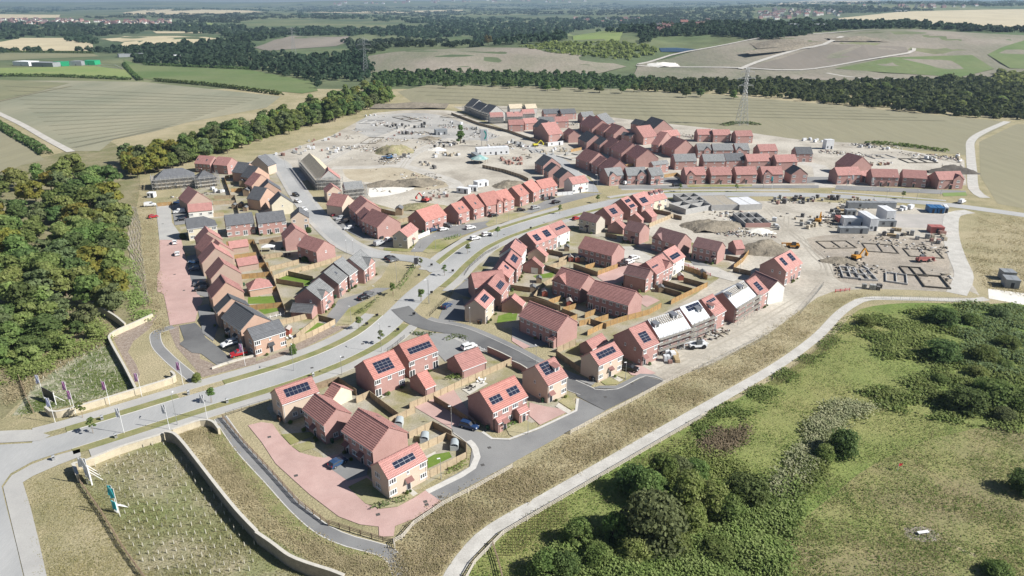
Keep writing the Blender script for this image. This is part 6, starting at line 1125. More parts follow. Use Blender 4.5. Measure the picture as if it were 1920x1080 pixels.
def car(c, x0, y0, x1, y1, kind, col, label, group=None):
    a, b = cp(c, x0, y0), cp(c, x1, y1); d = b - a; m = (a + b) / 2; body, gl, wh, hl, tl, L, Wd, zb = CARS[kind]
    r = empty('parked_car' if 'driving' not in label else 'car', (m.x, m.y, .12), label, 'car' if kind != 'van' else 'van', group, math.atan2(d.y, d.x))
    o = link('body', body, r); o.material_slots[0].link = 'OBJECT'; o.material_slots[0].material = PAINT[col]; link('window', gl, r)
    for sx in (-1, 1):
        for sy in (-1, 1): link('wheel', wh, r, (sx * L * .31, sy * (Wd / 2 - .1), .33))
    for s in (-1, 1): link('headlight', hl, r, (0, s * (Wd / 2 - .3), zb - .3)); link('tail_light', tl, r, (0, s * (Wd / 2 - .2), zb - .15))
for a in (('P2', 540, 290, 690, 205, 'hatch', 'sky_blue', 'dark blue hatchback parked before the wide terrace on the red lane'), ('P4', 1545, 1035, 1655, 1065, 'suv', 'blue', 'very dark blue car at the head of the red paved drive'), ('P5', 828, 605, 942, 632, 'suv', 'black', 'black car beside the white fronted house at the turning head'), ('P4', 1550, 470, 1645, 440, 'suv', 'white', 'white car in the grey parking court'),
          ('P4', 1398, 170, 1465, 125, 'hatch', 'blue', 'dark blue car on the lowest roadside drive'), ('P4', 780, 95, 840, 75, 'hatch', 'black', 'black car, left of two on the private drive of the grey row'), ('P4', 825, 65, 865, 45, 'hatch', 'grey', 'dark grey car, upper of two on the private drive of the grey row'), ('P3', 1780, 412, 1660, 452, 'suv', 'white', 'white car beside the peach corner house'), ('P3', 1855, 492, 1725, 525, 'suv', 'red', 'red car beside the peach corner house'),
          ('P6', 352, 650, 352, 605, 'hatch', 'white', 'white car driving on the western lane, upper of two'), ('P6', 372, 735, 372, 690, 'hatch', 'white', 'white car driving on the western lane, lower of two'), ('P6', 545, 770, 450, 780, 'hatch', 'sky_blue', 'blue car, upper of two parked by the brown gables'), ('P6', 555, 822, 452, 832, 'hatch', 'sky_blue', 'blue car, lower of two parked by the brown gables'), ('P6', 600, 938, 490, 948, 'suv', 'grey', 'grey car parked on the western lane, above the black one'), ('P6', 605, 975, 495, 985, 'suv', 'black', 'black car parked on the western lane near the grass strip'),
          ('P6', 415, 325, 340, 332, 'suv', 'blue', 'dark car at the top of the western lane under the long red roof'), ('P6', 430, 395, 345, 402, 'van', 'white', 'white van beside the long red roofed house'), ('P6', 440, 450, 360, 460, 'hatch', 'black', 'black car in the shade on the grass island'), ('P6', 125, 350, 210, 345, 'van', 'white', 'white van parked off the western lane by the hoarding'), ('P6', 168, 438, 214, 430, 'hatch', 'red', 'red and pale pickup on the bare verge of the western lane'),
          ('P6', 1242, 265, 1280, 278, 'suv', 'black', 'black car on the estate road by the cream gable'), ('P6', 1258, 315, 1290, 325, 'hatch', 'white', 'white car on the estate road below the black one'), ('P6', 1302, 372, 1340, 386, 'hatch', 'white', 'white car on the estate road by the small buff gable'), ('P6', 1065, 48, 1110, 46, 'hatch', 'grey', 'dark car at the far end of the estate road'), ('P6', 1590, 412, 1525, 425, 'hatch', 'red', 'dark red car in the parked car court'), ('P6', 1625, 440, 1555, 455, 'suv', 'silver', 'grey car second in the parked car court'), ('P6', 1655, 468, 1585, 482, 'suv', 'black', 'black car third in the parked car court'), ('P6', 1695, 515, 1615, 525, 'hatch', 'white', 'white car in front of the parked car court'),
          ('P6', 1850, 650, 1920, 625, 'van', 'silver', 'silver van by the stone gable at the junction'), ('P7', 10, 615, 70, 595, 'hatch', 'white', 'white car between the downpipe gable and the stone gable'), ('P7', 350, 540, 388, 530, 'hatch', 'sky_blue', 'blue car under the double porch'), ('P7', 420, 535, 475, 525, 'hatch', 'white', 'white car beside the blue one under the double porch'), ('P7', 445, 498, 505, 508, 'suv', 'grey', 'dark grey car between the porch house and the orange row'), ('P7', 612, 525, 685, 512, 'suv', 'white', 'white car in front of the first orange roofed house'), ('P7', 800, 428, 848, 420, 'hatch', 'black', 'black car in the shade before the third orange roofed house'), ('P7', 1000, 385, 1055, 382, 'hatch', 'black', 'black car on the lawn edge of the orange row'), ('P7', 1110, 372, 1160, 362, 'suv', 'silver', 'silver car before the taller orange roofed house'),
          ('P7', 1235, 298, 1275, 288, 'hatch', 'black', 'black car, right under the gabled porches of the orange row'), ('P7', 1195, 303, 1235, 295, 'hatch', 'grey', 'grey car, left under the gabled porches of the orange row'), ('P7', 1265, 332, 1315, 320, 'suv', 'black', 'black car on the private drive before the white junction house'), ('P7', 650, 605, 720, 590, 'suv', 'white', 'white car driving on the main road, front one of two'), ('P7', 740, 575, 805, 562, 'suv', 'white', 'white car driving on the main road, rear one of two'), ('P7', 20, 750, 70, 738, 'hatch', 'black', 'black car by the gable end of the grey row'), ('P7', 45, 768, 98, 755, 'hatch', 'grey', 'grey car beside the black one at the grey row gable end'),
          ('D', 1385, 420, 1460, 400, 'suv', 'white', 'white car on the block paved court by the terrace end'), ('D', 1330, 445, 1390, 430, 'suv', 'black', 'black car on the block paved court, next to the white one'), ('D', 1310, 462, 1365, 452, 'hatch', 'black', 'black car nearest the orange fence corner'), ('N', 70, 335, 120, 322, 'hatch', 'red', 'dark red car beside the stone fronted house with a white gable'), ('P8', 45, 185, 85, 178, 'van', 'white', 'white van between the two gabled grey roofs at the junction'), ('P8', 395, 200, 470, 196, 'suv', 'black', 'black car before the walled garden'), ('K', 1440, 630, 1500, 605, 'van', 'white', 'white lorry crossing at the end of the main road'), ('P8', 50, 790, 110, 765, 'suv', 'white', 'white car half hidden behind the dark side brick house')):
    car(*a)
# wheelie bins and small plants against the nearer houses
wb = MB(); wb.hexa([(-.24, -.26, .08), (.24, -.26, .08), (.24, .26, .08), (-.24, .26, .08)], [(-.29, -.34, .98), (.29, -.34, .98), (.29, .34, .98), (-.29, .34, .98)], 0); wb.hexa([(-.3, -.38, .98), (.3, -.38, .98), (.3, .36, .98), (-.3, .36, .98)], [(-.27, -.3, 1.08), (.27, -.3, 1.08), (.27, .36, 1.06), (-.27, .36, 1.06)], 0)
for s_ in (-.22, .16): wb.tube((s_, .3, .1), (s_ + .06, .3, .1), .1, .1, 8, 1)
wbm = [wb.mesh('wheelie_bin', [m, m_steel]) for m in (mat('grey_bin', (.05, .055, .06), rough=.5), mat('green_bin', (.03, .09, .05), rough=.5), mat('brown_bin', (.12, .07, .045), rough=.5))]
kr = random.Random(3)
for root, bl in HOUSES:
    if root.name.startswith('garage') or root.name.startswith('unfinished') or root.location.length > 300: continue
    for j in range(kr.choice((0, 1, 2))):
        q = Vector(bl.P(bl.L + .55, .8 + j * .75, 0)) + root.location if kr.random() < .5 else Vector(bl.P(-.55, 1.2 + j * .75, 0)) + root.location
        o = link('wheelie_bin', kr.choice(wbm), None, (q.x, q.y, .13), math.atan2(bl.u.y, bl.u.x) + kr.uniform(-.2, .2)); props(o, 'wheelie bin standing against a house side wall', 'bin', 'wheelie bins by the houses')
    for j in range(kr.choice((1, 2, 3, 4))):
        q = Vector(bl.P(kr.uniform(.4, bl.L - .4), -kr.uniform(.5, 1.1), 0)) + root.location; r = kr.uniform(.3, .6)
        o = link('garden_plant', kr.choice(BUSH[kr.choice(('mid', 'light', 'grey', 'dark'))]), None, (q.x, q.y, .1), kr.uniform(0, 6)); o.scale = (r / .62, r / .62, r * 1.5); props(o, 'small garden plant under a house front wall', 'plant', 'small plants under the house fronts')
# bicycle, sheds, garden things
SH = {}; m_cshed = mat('pale_sheet_metal', (.50, .52, .52), rough=.5)
def shed(c, x, y, kind, label, rz=0, s=1.0, cat='shed'):
    if kind not in SH:
        b, r = MB(), MB()
        if kind == 'curved':
            b.box(-1.1, 1.1, -1.4, 1.4, 0, 1.5)
            for i in range(8):
                a0, a1 = math.pi * i / 8, math.pi * (i + 1) / 8; f = lambda a, y, k=1.0: (1.15 * k * math.cos(a), y, 1.5 + .75 * k * math.sin(a))
                r.hexa([f(a0, -1.5, .93), f(a1, -1.5, .93), f(a1, 1.5, .93), f(a0, 1.5, .93)], [f(a0, -1.5), f(a1, -1.5), f(a1, 1.5), f(a0, 1.5)])
        else:
            b.box(-.9, .9, -1.2, 1.2, 0, 1.75)
            for y in (-1.2, 1.2): b.face([(-.9, y, 1.75), (.9, y, 1.75), (0, y, 2.25)])
            for s_ in (-1, 1): r.hexa([(s_ * 1.02, -1.3, 1.66), (0, -1.3, 2.24), (0, 1.3, 2.24), (s_ * 1.02, 1.3, 1.66)], [(s_ * 1.02, -1.3, 1.74), (0, -1.3, 2.32), (0, 1.3, 2.32), (s_ * 1.02, 1.3, 1.74)])
        wm, rm = {'curved': (m_cshed, mat('grey_sheet_metal', (.38, .42, .43), rough=.45)), 'wood': (m_woodg, MATS.get('felt') or mat('felt', (.17, .175, .18))), 'red': (mat('red_shed_wood', (.36, .11, .08)), mat('pale_felt', (.42, .38, .34)))}[kind]
        SH[kind] = (b.mesh('body', wm), r.mesh('roof', rm))
    p = cp(c, x, y); o = empty('garden_shed', (p.x, p.y, .02), label, cat, None, R(rz)); o.scale = (s, s, s); link('body', SH[kind][0], o); link('roof', SH[kind][1], o)
for a in (('P4', 1075, 1030, 'curved', 'curved roof shed, uppermost behind the wide terrace', 40), ('P2', 1265, 65, 'curved', 'curved roof shed between the two small lawn fences', 40), ('P2', 1490, 120, 'curved', 'curved roof shed at the corner of the nearest bright lawn', 40), ('V', 730, 870, 'wood', 'felt roofed shed with a white end behind the front terrace', 60), ('V', 660, 720, 'red', 'small red shed behind the right terrace', 60), ('V', 540, 660, 'red', 'red shed with a pale roof below the gabled terrace', 60), ('V', 170, 510, 'red', 'red shed at the left of the gabled terrace', 70), ('D', 935, 345, 'wood', 'pale cabin beside the two solar array house', 60), ('D', 690, 640, 'wood', 'weathered shed beside the slatted fence', 60), ('D', 735, 575, 'wood', 'weathered shed on the paved patio', 60), ('P8', 462, 895, 'red', 'red brick coloured shed by the small lawn', 70), ('P8', 315, 985, 'wood', 'shed between the two brown court fences', 70), ('P8', 630, 870, 'wood', 'shed at the end of the court gardens', 70), ('D', 965, 420, 'red', 'red shed with a pale roof behind the brick terrace', 60), ('X', 1080, 660, 'red', 'arched brown playhouse beside the pale roadside fence', 20), ('P6', 870, 195, 'wood', 'long grey roofed outbuilding, upper of two behind the orange brick houses', 80), ('P6', 900, 265, 'wood', 'long grey roofed outbuilding, lower of two behind the orange brick houses', 80), ('P6', 800, 360, 'wood', 'small shed, left of the paved yard cluster', 10), ('P6', 850, 350, 'wood', 'small shed, middle of the paved yard cluster', 10), ('P6', 885, 380, 'wood', 'small shed, right of the paved yard cluster', 10), ('M', 460, 290, 'wood', 'grey roofed outbuilding behind the wide porch house', 60)): shed(*a[:5], s=1.7 if 'outbuilding' in a[4] else .8 if a[3] == 'curved' else 1)
def trampoline(c, x, y, label):
    p = cp(c, x, y); o = empty('trampoline', (p.x, p.y, 0), label, 'trampoline'); b = MB(); b.tube((0, 0, .7), (0, 0, .76), 1.7, 1.7, 20); b.build('mat', m_black, o)
    for i in range(6):
        q = MB(); a = i * math.pi / 3; x_, y_ = 1.75 * math.cos(a), 1.75 * math.sin(a); q.tube((x_, y_, 0), (x_, y_, 2.2), .04, .04, 5); q.build('pole', m_steel, o)
trampoline('P6', 1190, 720, 'dark trampoline in the garden of the red gabled house'); trampoline('P6', 1000, 745, 'trampoline between the brown garages and the long fence')
gz = MB()
gz.hexa([(-2.5, -1.2, 2.0), (2.5, -1.2, 2.0), (2.5, 1.2, 2.0), (-2.5, 1.2, 2.0)], [(-.6, -.2, 2.8), (.6, -.2, 2.8), (.6, .2, 2.8), (-.6, .2, 2.8)])
p = cp('P6', 1055, 685); o = empty('garden_gazebo', (p.x, p.y, 0), 'long white gazebo canopy behind the plain grey roofed pair', 'gazebo', None, .1); gz.build('canopy', m_white, o)
for x_ in (-2.4, 2.4):
    for y_ in (-1.1, 1.1): q = MB(); q.tube((x_, y_, 0), (x_, y_, 2), .04, .04, 5); q.build('leg', m_white, o)
pt = MB()
for i in range(4): pt.box(i * .62 - 1.2, i * .62 - .62, -.9, .9, 0, .06)
def patio_set(c, x, y, label, m=None):
    p = cp(c, x, y); o = empty('garden_table_set', (p.x, p.y, .06), label, 'table', None, rnd.uniform(0, 3)); b = MB(); b.tube((0, 0, .68), (0, 0, .73), .55, .55, 14); b.tube((0, 0, 0), (0, 0, .68), .05, .05, 6); b.build('table', m or m_black, o)
    for i in range(4):
        q = MB(); a = i * 1.57; x_, y_ = math.cos(a), math.sin(a); q.box(x_ - .22, x_ + .22, y_ - .22, y_ + .22, .38, .44); q.box(x_ * 1.2 - .22, x_ * 1.2 + .22, y_ * 1.2 - .04, y_ * 1.2 + .04, .44, .85)
        for u_ in (-.18, .18):
            for v_ in (-.18, .18): q.box(x_ + u_ - .02, x_ + u_ + .02, y_ + v_ - .02, y_ + v_ + .02, 0, .38)
        q.build('seat', m or m_black, o)
patch('patio', pts('P4', '1540,760 1680,690 1740,720 1600,800'), .115, m_slab); patch('patio', pts('T', '430,930 600,880 640,920 500,990'), .115, m_slab); patch('patio', pts('Q', '850,520 950,470 960,490 870,540'), .113, m_slab)
patio_set('P4', 1610, 755, 'dark garden table with seats on the pale patio behind the porch semi'); patio_set('P4', 1690, 705, 'white garden table with seats on the pale patio behind the porch semi', m_white); patio_set('P4', 265, 380, 'white garden table set behind the peach corner house', m_white)
# ------------------------------------------------------------------ building site things
def scaffold(bl, label, sides='u', lifts=(1.9, 3.7, 5.3), bay=2.2, extra=1.2):
    root = empty('scaffold', bl.n, label, 'scaffold'); o = Vector((0, 0, 0)); P = lambda x, y, z: (bl.u.x * x + bl.v.x * y, bl.u.y * x + bl.v.y * y, z)
    std = MB(); top = lifts[-1] + 1.2; std.tube((0, 0, 0), (0, 0, top), .05, .05, 5); std = std.mesh('standard', m_scaf)
    runs = []
    if 'u' in sides: runs.append((lambda t, w: P(t, -.35 - w, 0), -extra, bl.L + extra))
    if 'v' in sides: runs.append((lambda t, w: P(-.35 - w, t, 0), 0, bl.D))
    if 'e' in sides: runs.append((lambda t, w: P(bl.L + .35 + w, t, 0), 0, bl.D))
    for f, a, b in runs:
        n = max(2, round((b - a) / bay))
        for w in (0, 1.25):
            for i in range(n + 1):
                q = f(a + (b - a) * i / n, w); link('standard', std, root, q)
        up = lambda p, z: (p[0], p[1], z)
        for z in lifts:
            d = MB(); q = [f(a, .25), f(b, .25), f(b, 1.1), f(a, 1.1)]; d.hexa([up(k, z) for k in q], [up(k, z + .06) for k in q]); d.build('deck', m_board, root)
            r = MB()
            for zz in (z + .5, z + 1.05): r.bar(up(f(a, 1.25), zz), up(f(b, 1.25), zz), .06)
            r.bar(up(f(a, 1.27), z + .12), up(f(b, 1.27), z + .12), .03, .12)
            for i in range(n + 1): t = a + (b - a) * i / n; r.bar(up(f(t, 0), z - .05), up(f(t, 1.25), z - .05), .05)
            r.build('guard_rail', m_scaf, root)
        x = MB()
        for i in range(0, n - 1, 2): x.bar(up(f(a + (b - a) * i / n, 1.3), .2), up(f(a + (b - a) * (i + 2) / n, 1.3), lifts[-1]), .06)
        x.build('brace', m_scaf, root)
for bl, lb, sd in ((UC[0], 'dense tube scaffold in front of the first membrane roof house', 'u'), (UC[1], 'scaffold in front of the membrane roof with solar panels', 'u'), (UC[3], 'scaffold in front of the farther membrane roof house', 'u'), (WH, 'scaffold round the large stone house by the wood', 'uv'), (WH2, 'scaffold round the smaller hipped stone house', 'ue'), (SC, 'long scaffold along the terrace with bare battens', 'uv'), (SC2, 'scaffold on the gable of the red tiled end house', 'u'), (SC3, 'scaffold in front of the unfinished grey roof by the white sand', 'ue'),
                   (FS[0], 'far scaffold under the farthest dark roof', 'u'), (FS[1], 'far scaffold under the second dark roof', 'u'), (FS[2], 'far scaffold under the third dark roof', 'u'), (FS[3], 'far scaffold round the red roof by the dark fence', 'u'), (FS[4], 'far scaffold below the red roof with two dark skylights', 'u'), (FS[5], 'far scaffold below the red roof beside the yellow rafters', 'u')): scaffold(bl, lb, sd)
m_cavity = mat('dark_cavity', (.16, .145, .13), (.22, .20, .18), sc=1)
# rafters and battens left open at the ridge of the membrane roofs
for bl, lb in ((UC[0], 'exposed timber battens along the first membrane ridge'), (UC[3], 'exposed timber battens along the farther membrane ridge')):
    k = MB(); f = bl.slope_pt; k.hexa([f(.1, bl.D * .3, .0), f(bl.L - .1, bl.D * .3, .0), f(bl.L - .1, bl.D * .5, .0), f(.1, bl.D * .5, .0)], [f(.1, bl.D * .3, .05), f(bl.L - .1, bl.D * .3, .05), f(bl.L - .1, bl.D * .5, .05), f(.1, bl.D * .5, .05)]); k.build('cavity_shade_panel', m_cavity, bl.root)  # dark sheet added to stand for the shaded cavity under the rafters
    for i in range(int(bl.L / .75)):
        b = MB(); r = .3 + i * .75; b.bar(bl.slope_pt(r, bl.D * .28, .12), bl.slope_pt(r, bl.D * .5, .12), .22, .12); b.build('rafter', m_board, bl.root)
# stacks of materials
def stack_protos():
    out = {}
    defs = {'brick': (mat('stacked_bricks', (.33, .185, .155), (.40, .25, .21), sc=1.2, rand=.15), m_board, 3, 2, 1.0, .95, .9), 'block': (mat('stacked_blocks', (.46, .46, .44), (.36, .36, .35), sc=1, rand=.2), m_board, 2, 2, 1.2, 1.0, 1.1), 'dark': (mat('dark_stacks', (.10, .10, .105), (.18, .17, .16), sc=1.2, rand=.25), m_board, 2, 1, 1.2, 1.0, 1.2), 'white': (mat('wrapped_packs', (.74, .75, .76), (.64, .65, .67), sc=1, rand=.12), m_board, 2, 1, 1.3, 1.1, 1.1), 'timber': (mat('stacked_timber', (.50, .38, .22), (.40, .30, .17), sc=.8, rand=.15), m_woodg, 4, 1, 3.0, 1.0, .9), 'buff': (mat('buff_stacks', (.56, .49, .38), (.48, .42, .32), sc=1.2, rand=.12), m_board, 3, 2, 1.0, .95, .95)}
    for k, (m, pm, nx_, ny_, L, Wd, H) in defs.items():
        b = MB(); b.box(-L / 2, L / 2, -Wd / 2, Wd / 2, .09, .12, 1)
        for y in (-Wd / 2, -.05, Wd / 2 - .1): b.box(-L / 2, L / 2, y, y + .1, 0, .09, 1)
        g = .03; nz_ = 3
        for i in range(nx_):
            for j in range(ny_):
                for q in range(nz_):
                    o = .02 * ((i + j + q) % 3 - 1); b.box(-L / 2 + L * i / nx_ + g, -L / 2 + L * (i + 1) / nx_ - g, -Wd / 2 + Wd * j / ny_ + g + o, -Wd / 2 + Wd * (j + 1) / ny_ - g + o, .12 + H * q / nz_, .12 + H * (q + 1) / nz_ - .015, 0)
        out[k] = b.mesh('material_stack', [m, pm])
    return out
STK = stack_protos()
SN = {'brick': 'pallet of red bricks', 'block': 'pallet of grey concrete blocks', 'dark': 'dark stacked building materials', 'white': 'white wrapped pack of building materials', 'timber': 'stack of timber lengths', 'buff': 'pallet of buff bricks'}
def stacks(c, s, n, kinds, where, sc=1.3, sep=1.6, rows=False):
    X = at_np(sample(polypx(c, s), n * 8)); keep = []; base = rnd.uniform(0, 3)
    for q in X:
        if len(keep) >= n: break
        if all((q[0] - k[0]) ** 2 + (q[1] - k[1]) ** 2 > sep * sep for k in keep):
            keep.append(q); k = rnd.choice(kinds); o = link('material_stack', STK[k], None, (q[0], q[1], .05), base + rnd.choice((0, 0, 1.57)) + rnd.uniform(-.12, .12)); f = sc * rnd.uniform(.8, 1.25); o.scale = (f, f, f * rnd.uniform(.7, 1.2)); props(o, SN[k] + ' ' + where, 'materials', 'material stacks ' + where)
for a in (('H', '980,450 1330,440 1330,470 1080,495', 14, ['buff', 'buff', 'white'], 'on the pale site before the white cabins'), ('H', '620,480 860,450 860,490 640,510', 9, ['dark', 'white', 'block'], 'beside the spoil mound of the site'), ('H', '930,520 1010,520 1150,575 1050,580', 7, ['dark', 'buff'], 'in the middle of the graded ground'), ('H', '1560,490 1760,480 1740,540 1580,540', 21, ['brick', 'brick', 'brick'], 'in rows behind the timber fence'), ('H', '880,405 1180,370 1300,360 1300,380 1000,420', 9, ['white', 'buff', 'dark'], 'by the curving site road'),
          ('H', '680,240 1000,215 1010,245 700,265', 16, ['dark', 'block', 'dark'], 'in the far dark row of the site'), ('H', '730,290 940,285 940,310 740,315', 7, ['brick', 'dark'], 'below the far dark row of the site'), ('H', '30,360 230,330 320,300 340,320 120,390', 10, ['block', 'brick', 'white'], 'at the western edge of the site'), ('H', '160,430 300,400 420,415 300,470 200,490', 10, ['brick', 'block', 'white'], 'behind the scaffolded batten terrace'), ('H', '1060,280 1150,255 1160,300 1090,310', 6, ['white', 'dark'], 'around the middle site shelter'), ('H', '1100,180 1230,200 1400,260 1480,300 1400,310 1200,230', 10, ['block', 'white', 'dark'], 'along the far site road'), ('H', '500,150 600,150 620,160 500,165', 3, ['white'], 'at the far top of the site'), ('H', '1600,330 1800,400 1810,430 1600,360', 7, ['block', 'dark', 'white'], 'under the dark site fence'), ('H', '940,810 1150,760 1160,790 960,830', 7, ['brick', 'brick', 'white'], 'near the red machine behind the porch house'),
          ('I', '770,545 900,525 1120,545 1120,590 1000,610 900,590', 11, ['block', 'white', 'buff'], 'on the ground before the dark red row'), ('L', '230,45 570,35 575,75 250,85', 21, ['dark', 'block', 'brick'], 'in the row below the main road'), ('L', '580,40 720,45 930,60 930,75 720,70', 10, ['dark', 'brick', 'buff'], 'beside the verge of the main road'), ('L', '600,120 720,100 710,190 630,170', 10, ['dark', 'block', 'timber'], 'at the left of the compound cabins'), ('L', '380,165 480,150 570,230 480,250 420,230', 13, ['block', 'dark', 'buff'], 'in the heap on the open ground'), ('L', '1075,100 1170,100 1170,130 1075,130', 5, ['white'], 'behind the compound yard'), ('L', '960,255 1100,250 1250,290 1390,320 1380,350 1200,320 960,300', 14, ['buff', 'timber', 'block', 'dark'], 'along the edge of the trenched ground'), ('L', '1290,290 1390,280 1395,350 1300,340', 9, ['brick', 'brick', 'buff'], 'below the red container'), ('L', '820,630 1000,640 1000,655 820,650', 4, ['block', 'dark'], 'on the strip beside the red barriers'), ('L', '220,200 290,190 310,270 260,285', 4, ['block', 'white'], 'near the half built block walls'),
          ('E', '560,900 660,880 660,960 580,960', 6, ['brick', 'timber', 'white'], 'on the ground before the first scaffold'), ('K', '310,160 480,160 480,190 320,185', 7, ['white'], 'in white packs beyond the lone dark roof'), ('K', '700,200 900,210 1000,235 900,235 720,220', 7, ['block', 'white', 'dark'], 'on the far pale eastern ground'), ('K', '1130,290 1450,270 1470,310 1200,330', 10, ['buff', 'block', 'white'], 'behind the gabled end of the east row'), ('K', '750,335 980,320 990,345 800,350', 6, ['brick', 'timber'], 'behind the middle of the east row'), ('P6', '620,215 720,230 720,255 640,260', 4, ['white', 'block'], 'beside the smaller scaffolded stone house'), ('G', '1090,130 1480,60 1500,110 1200,170', 13, ['brick', 'white', 'block'], 'at the far end of the estate road')): stacks(*a)
# spoil heaps
def heap(c, x, y, rx, ry, h, m, label, rz=0):
    p = cp(c, x, y); n = 22; V = []; g = np.random.default_rng(int(x + y))
    ph = g.uniform(0, 6.28, 6)
    for j in range(n + 1):
        for i in range(n + 1):
            a, b2 = -1 + 2 * i / n, -1 + 2 * j / n; d = math.hypot(a, b2) * (1 + .16 * math.sin(3 * math.atan2(b2, a) + ph[0]) + .08 * math.sin(5 * math.atan2(b2, a) + ph[1]))
            z = h * max(0, 1 - d) ** .8 * (1 + .25 * math.sin(a * 4 + ph[2]) * math.sin(b2 * 5 + ph[3])) + g.normal() * .06 * h * (d < .95) - .05; V.append((a * rx, b2 * ry, z + hf(p.x + a * rx, p.y + b2 * ry) - hf(p.x, p.y)))
    F = [(j * (n + 1) + i, j * (n + 1) + i + 1, (j + 1) * (n + 1) + i + 1, (j + 1) * (n + 1) + i) for j in range(n) for i in range(n)]
    o = link('spoil_heap', np_mesh('spoil_heap', np.array(V), np.array(F), m, None, True), None, (p.x, p.y, 0), R(rz)); props(o, label, 'spoil heap')
m_grassheap = mat('grown_over_spoil', (.26, .25, .13), (.34, .29, .19), sc=.3, fine=.35, fsc=1.2, bump=.3)
for a in (('H', 740, 440, 13, 9, 5.5, m_grassheap, 'grassy mound in the middle of the building site'), ('H', 930, 685, 14, 8, 3.2, m_heap, 'long spoil ridge beside the white sand'), ('H', 690, 690, 12, 7, 2.2, m_heap, 'low spoil ridge left of the white sand'), ('H', 1650, 700, 10, 6, 3.2, m_heap, 'dark heap behind the orange roofed row'), ('H', 960, 870, 12, 6, 2.2, m_grassheap, 'low grown over heap behind the wide porch house'), ('N', 1250, 395, 13, 8, 3.6, m_heap, 'large spoil heap beside the half built block walls'), ('N', 1180, 385, 9, 6, 2.4, m_heap, 'smaller spoil heap by the bright pale fence'), ('P8', 1080, 680, 12, 7, 4.2, m_heap, 'grey spoil heap behind the small detached garage'), ('K', 1400, 395, 14, 6, 4, mat('dark_spoil', (.14, .125, .105), (.09, .08, .07), sc=.4, fine=.3), 'dark spoil heap behind the end of the east row'), ('H', 1020, 335, 8, 5, 2, m_heap, 'small grey heap near the site road bend'), ('L', 680, 460, 7, 4, 1.6, m_heap, 'small spoil heap on the trenched ground'), ('L', 160, 265, 6, 4, 1.4, MATS['pale_sand'], 'pale sand heap near the half built walls'), ('H', 1080, 420, 6, 4, 2, MATS['pale_sand'], 'white heap before the site cabins')): heap(*a)
def far_heap(c, x, y, rx, ry, h, m, label, rz=0):
    heap(c, x, y, rx, ry, h, m, label, rz); o = bpy.context.scene.collection.objects[-1]; o.location.z = hf(o.location.x, o.location.y) + 1.0
far_heap('C1', 700, 225, 40, 20, 5, m_heap, 'dark earth heap on the far hilltop'); far_heap('C1', 1080, 205, 40, 20, 5, m_heap, 'grey earth heap on the far hill crest'); far_heap('C1', 790, 245, 90, 10, 3.5, m_heap, 'long brown earth bank on the far hill', 20)
far_heap('H', 870, 85, 34, 16, 3, m_heap, 'broad brown earth bank at the top of the building site'); far_heap('C1', 110, 335, 22, 16, 4, MATS['pale_sand'], 'pale stone heap at the foot of the far hill')
# half built walls and foundations
def walls_grid(c, s, h, nx_, ny_, m, label, name='foundation', t=.3, floor=None, m2=None):
    a, b, d = pts(c, s); u = b - a; L = u.length; u.normalize(); v = Vector((-u.y, u.x, 0)); D = (d - a).dot(v)
    if D < 0: v = -v; D = -D
    r = empty(name, a, label, name.replace('_', ' ')); P = lambda x, y, z: (u.x * x + v.x * y, u.y * x + v.y * y, z); w = MB(); w2 = MB()
    for j in range(ny_ + 1): (w2 if (m2 and j == 0) else w).box(-t / 2, L + t / 2, D * j / ny_ - t / 2, D * j / ny_ + t / 2, 0, h, 0, P)
    for i in range(nx_ + 1):
        for j in range(ny_): w.box(L * i / nx_ - t / 2, L * i / nx_ + t / 2, D * j / ny_ + t / 2, D * (j + 1) / ny_ - t / 2, 0, h - .04, 0, P)
    w.build('wall', m, r)
    if m2: w2.build('front_wall', m2, r)
    if floor: f = MB(); f.box(t, L - t, t, D - t, h - .25, h - .1, 0, P); f.build('floor', floor, r)
m_trench = mat('dark_trench', (.13, .115, .095), (.20, .18, .15), sc=.6); m_blk = mat('grey_blockwork', (.47, .46, .44), (.40, .395, .38), sc=.8)
for a in (('L', '600,378 805,375 770,328', .35, 2, 1, m_trench, 'foundation outline with two cells, left on the trenched ground'), ('L', '880,398 1085,412 1085,360', .35, 2, 1, m_trench, 'foundation outline in the middle of the trenched ground'), ('L', '1160,430 1385,445 1380,395', .35, 2, 1, m_trench, 'foundation outline at the right of the trenched ground'), ('L', '715,575 820,585 810,515', .7, 2, 2, m_blk, 'low block foundation with four cells, first by the bare track'), ('L', '835,590 942,595 940,530', .7, 2, 2, m_blk, 'low block foundation with four cells, second by the bare track'), ('L', '1000,600 1140,620 1140,560', .6, 2, 1, m_blk, 'low block foundation, third by the bare track'), ('L', '1135,555 1278,565 1270,512', .5, 2, 1, m_trench, 'dark foundation behind the third block foundation'), ('L', '1258,635 1430,650 1415,572', .6, 1, 1, m_trench, 'large dark foundation rectangle beside the field track'),
          ('H', '480,370 600,372 620,325', .4, 2, 1, m_trench, 'foundation slab with dark outline near the mound of the site'), ('H', '730,165 880,205 900,180', .4, 3, 1, m_trench, 'row of foundation outlines at the far top of the site'), ('H', '470,215 610,220 620,192', .4, 2, 1, m_blk, 'pale foundation at the far left of the site'), ('H', '1100,165 1250,175 1250,152', .4, 3, 1, m_trench, 'dark foundation row by the far dark fence'), ('K', '850,300 1000,295 960,270', .5, 2, 1, m_blk, 'foundation walls on the far pale eastern ground'), ('K', '1090,330 1300,330 1260,300', .5, 3, 1, m_trench, 'long foundation behind the third house of the east row'), ('I', '1000,605 1140,640 1170,590', .6, 2, 1, m_blk, 'block foundation before the dark red row'), ('I', '780,575 900,570 880,545', .6, 2, 1, m_blk, 'block foundation beside the yellow digger')): walls_grid(*a)
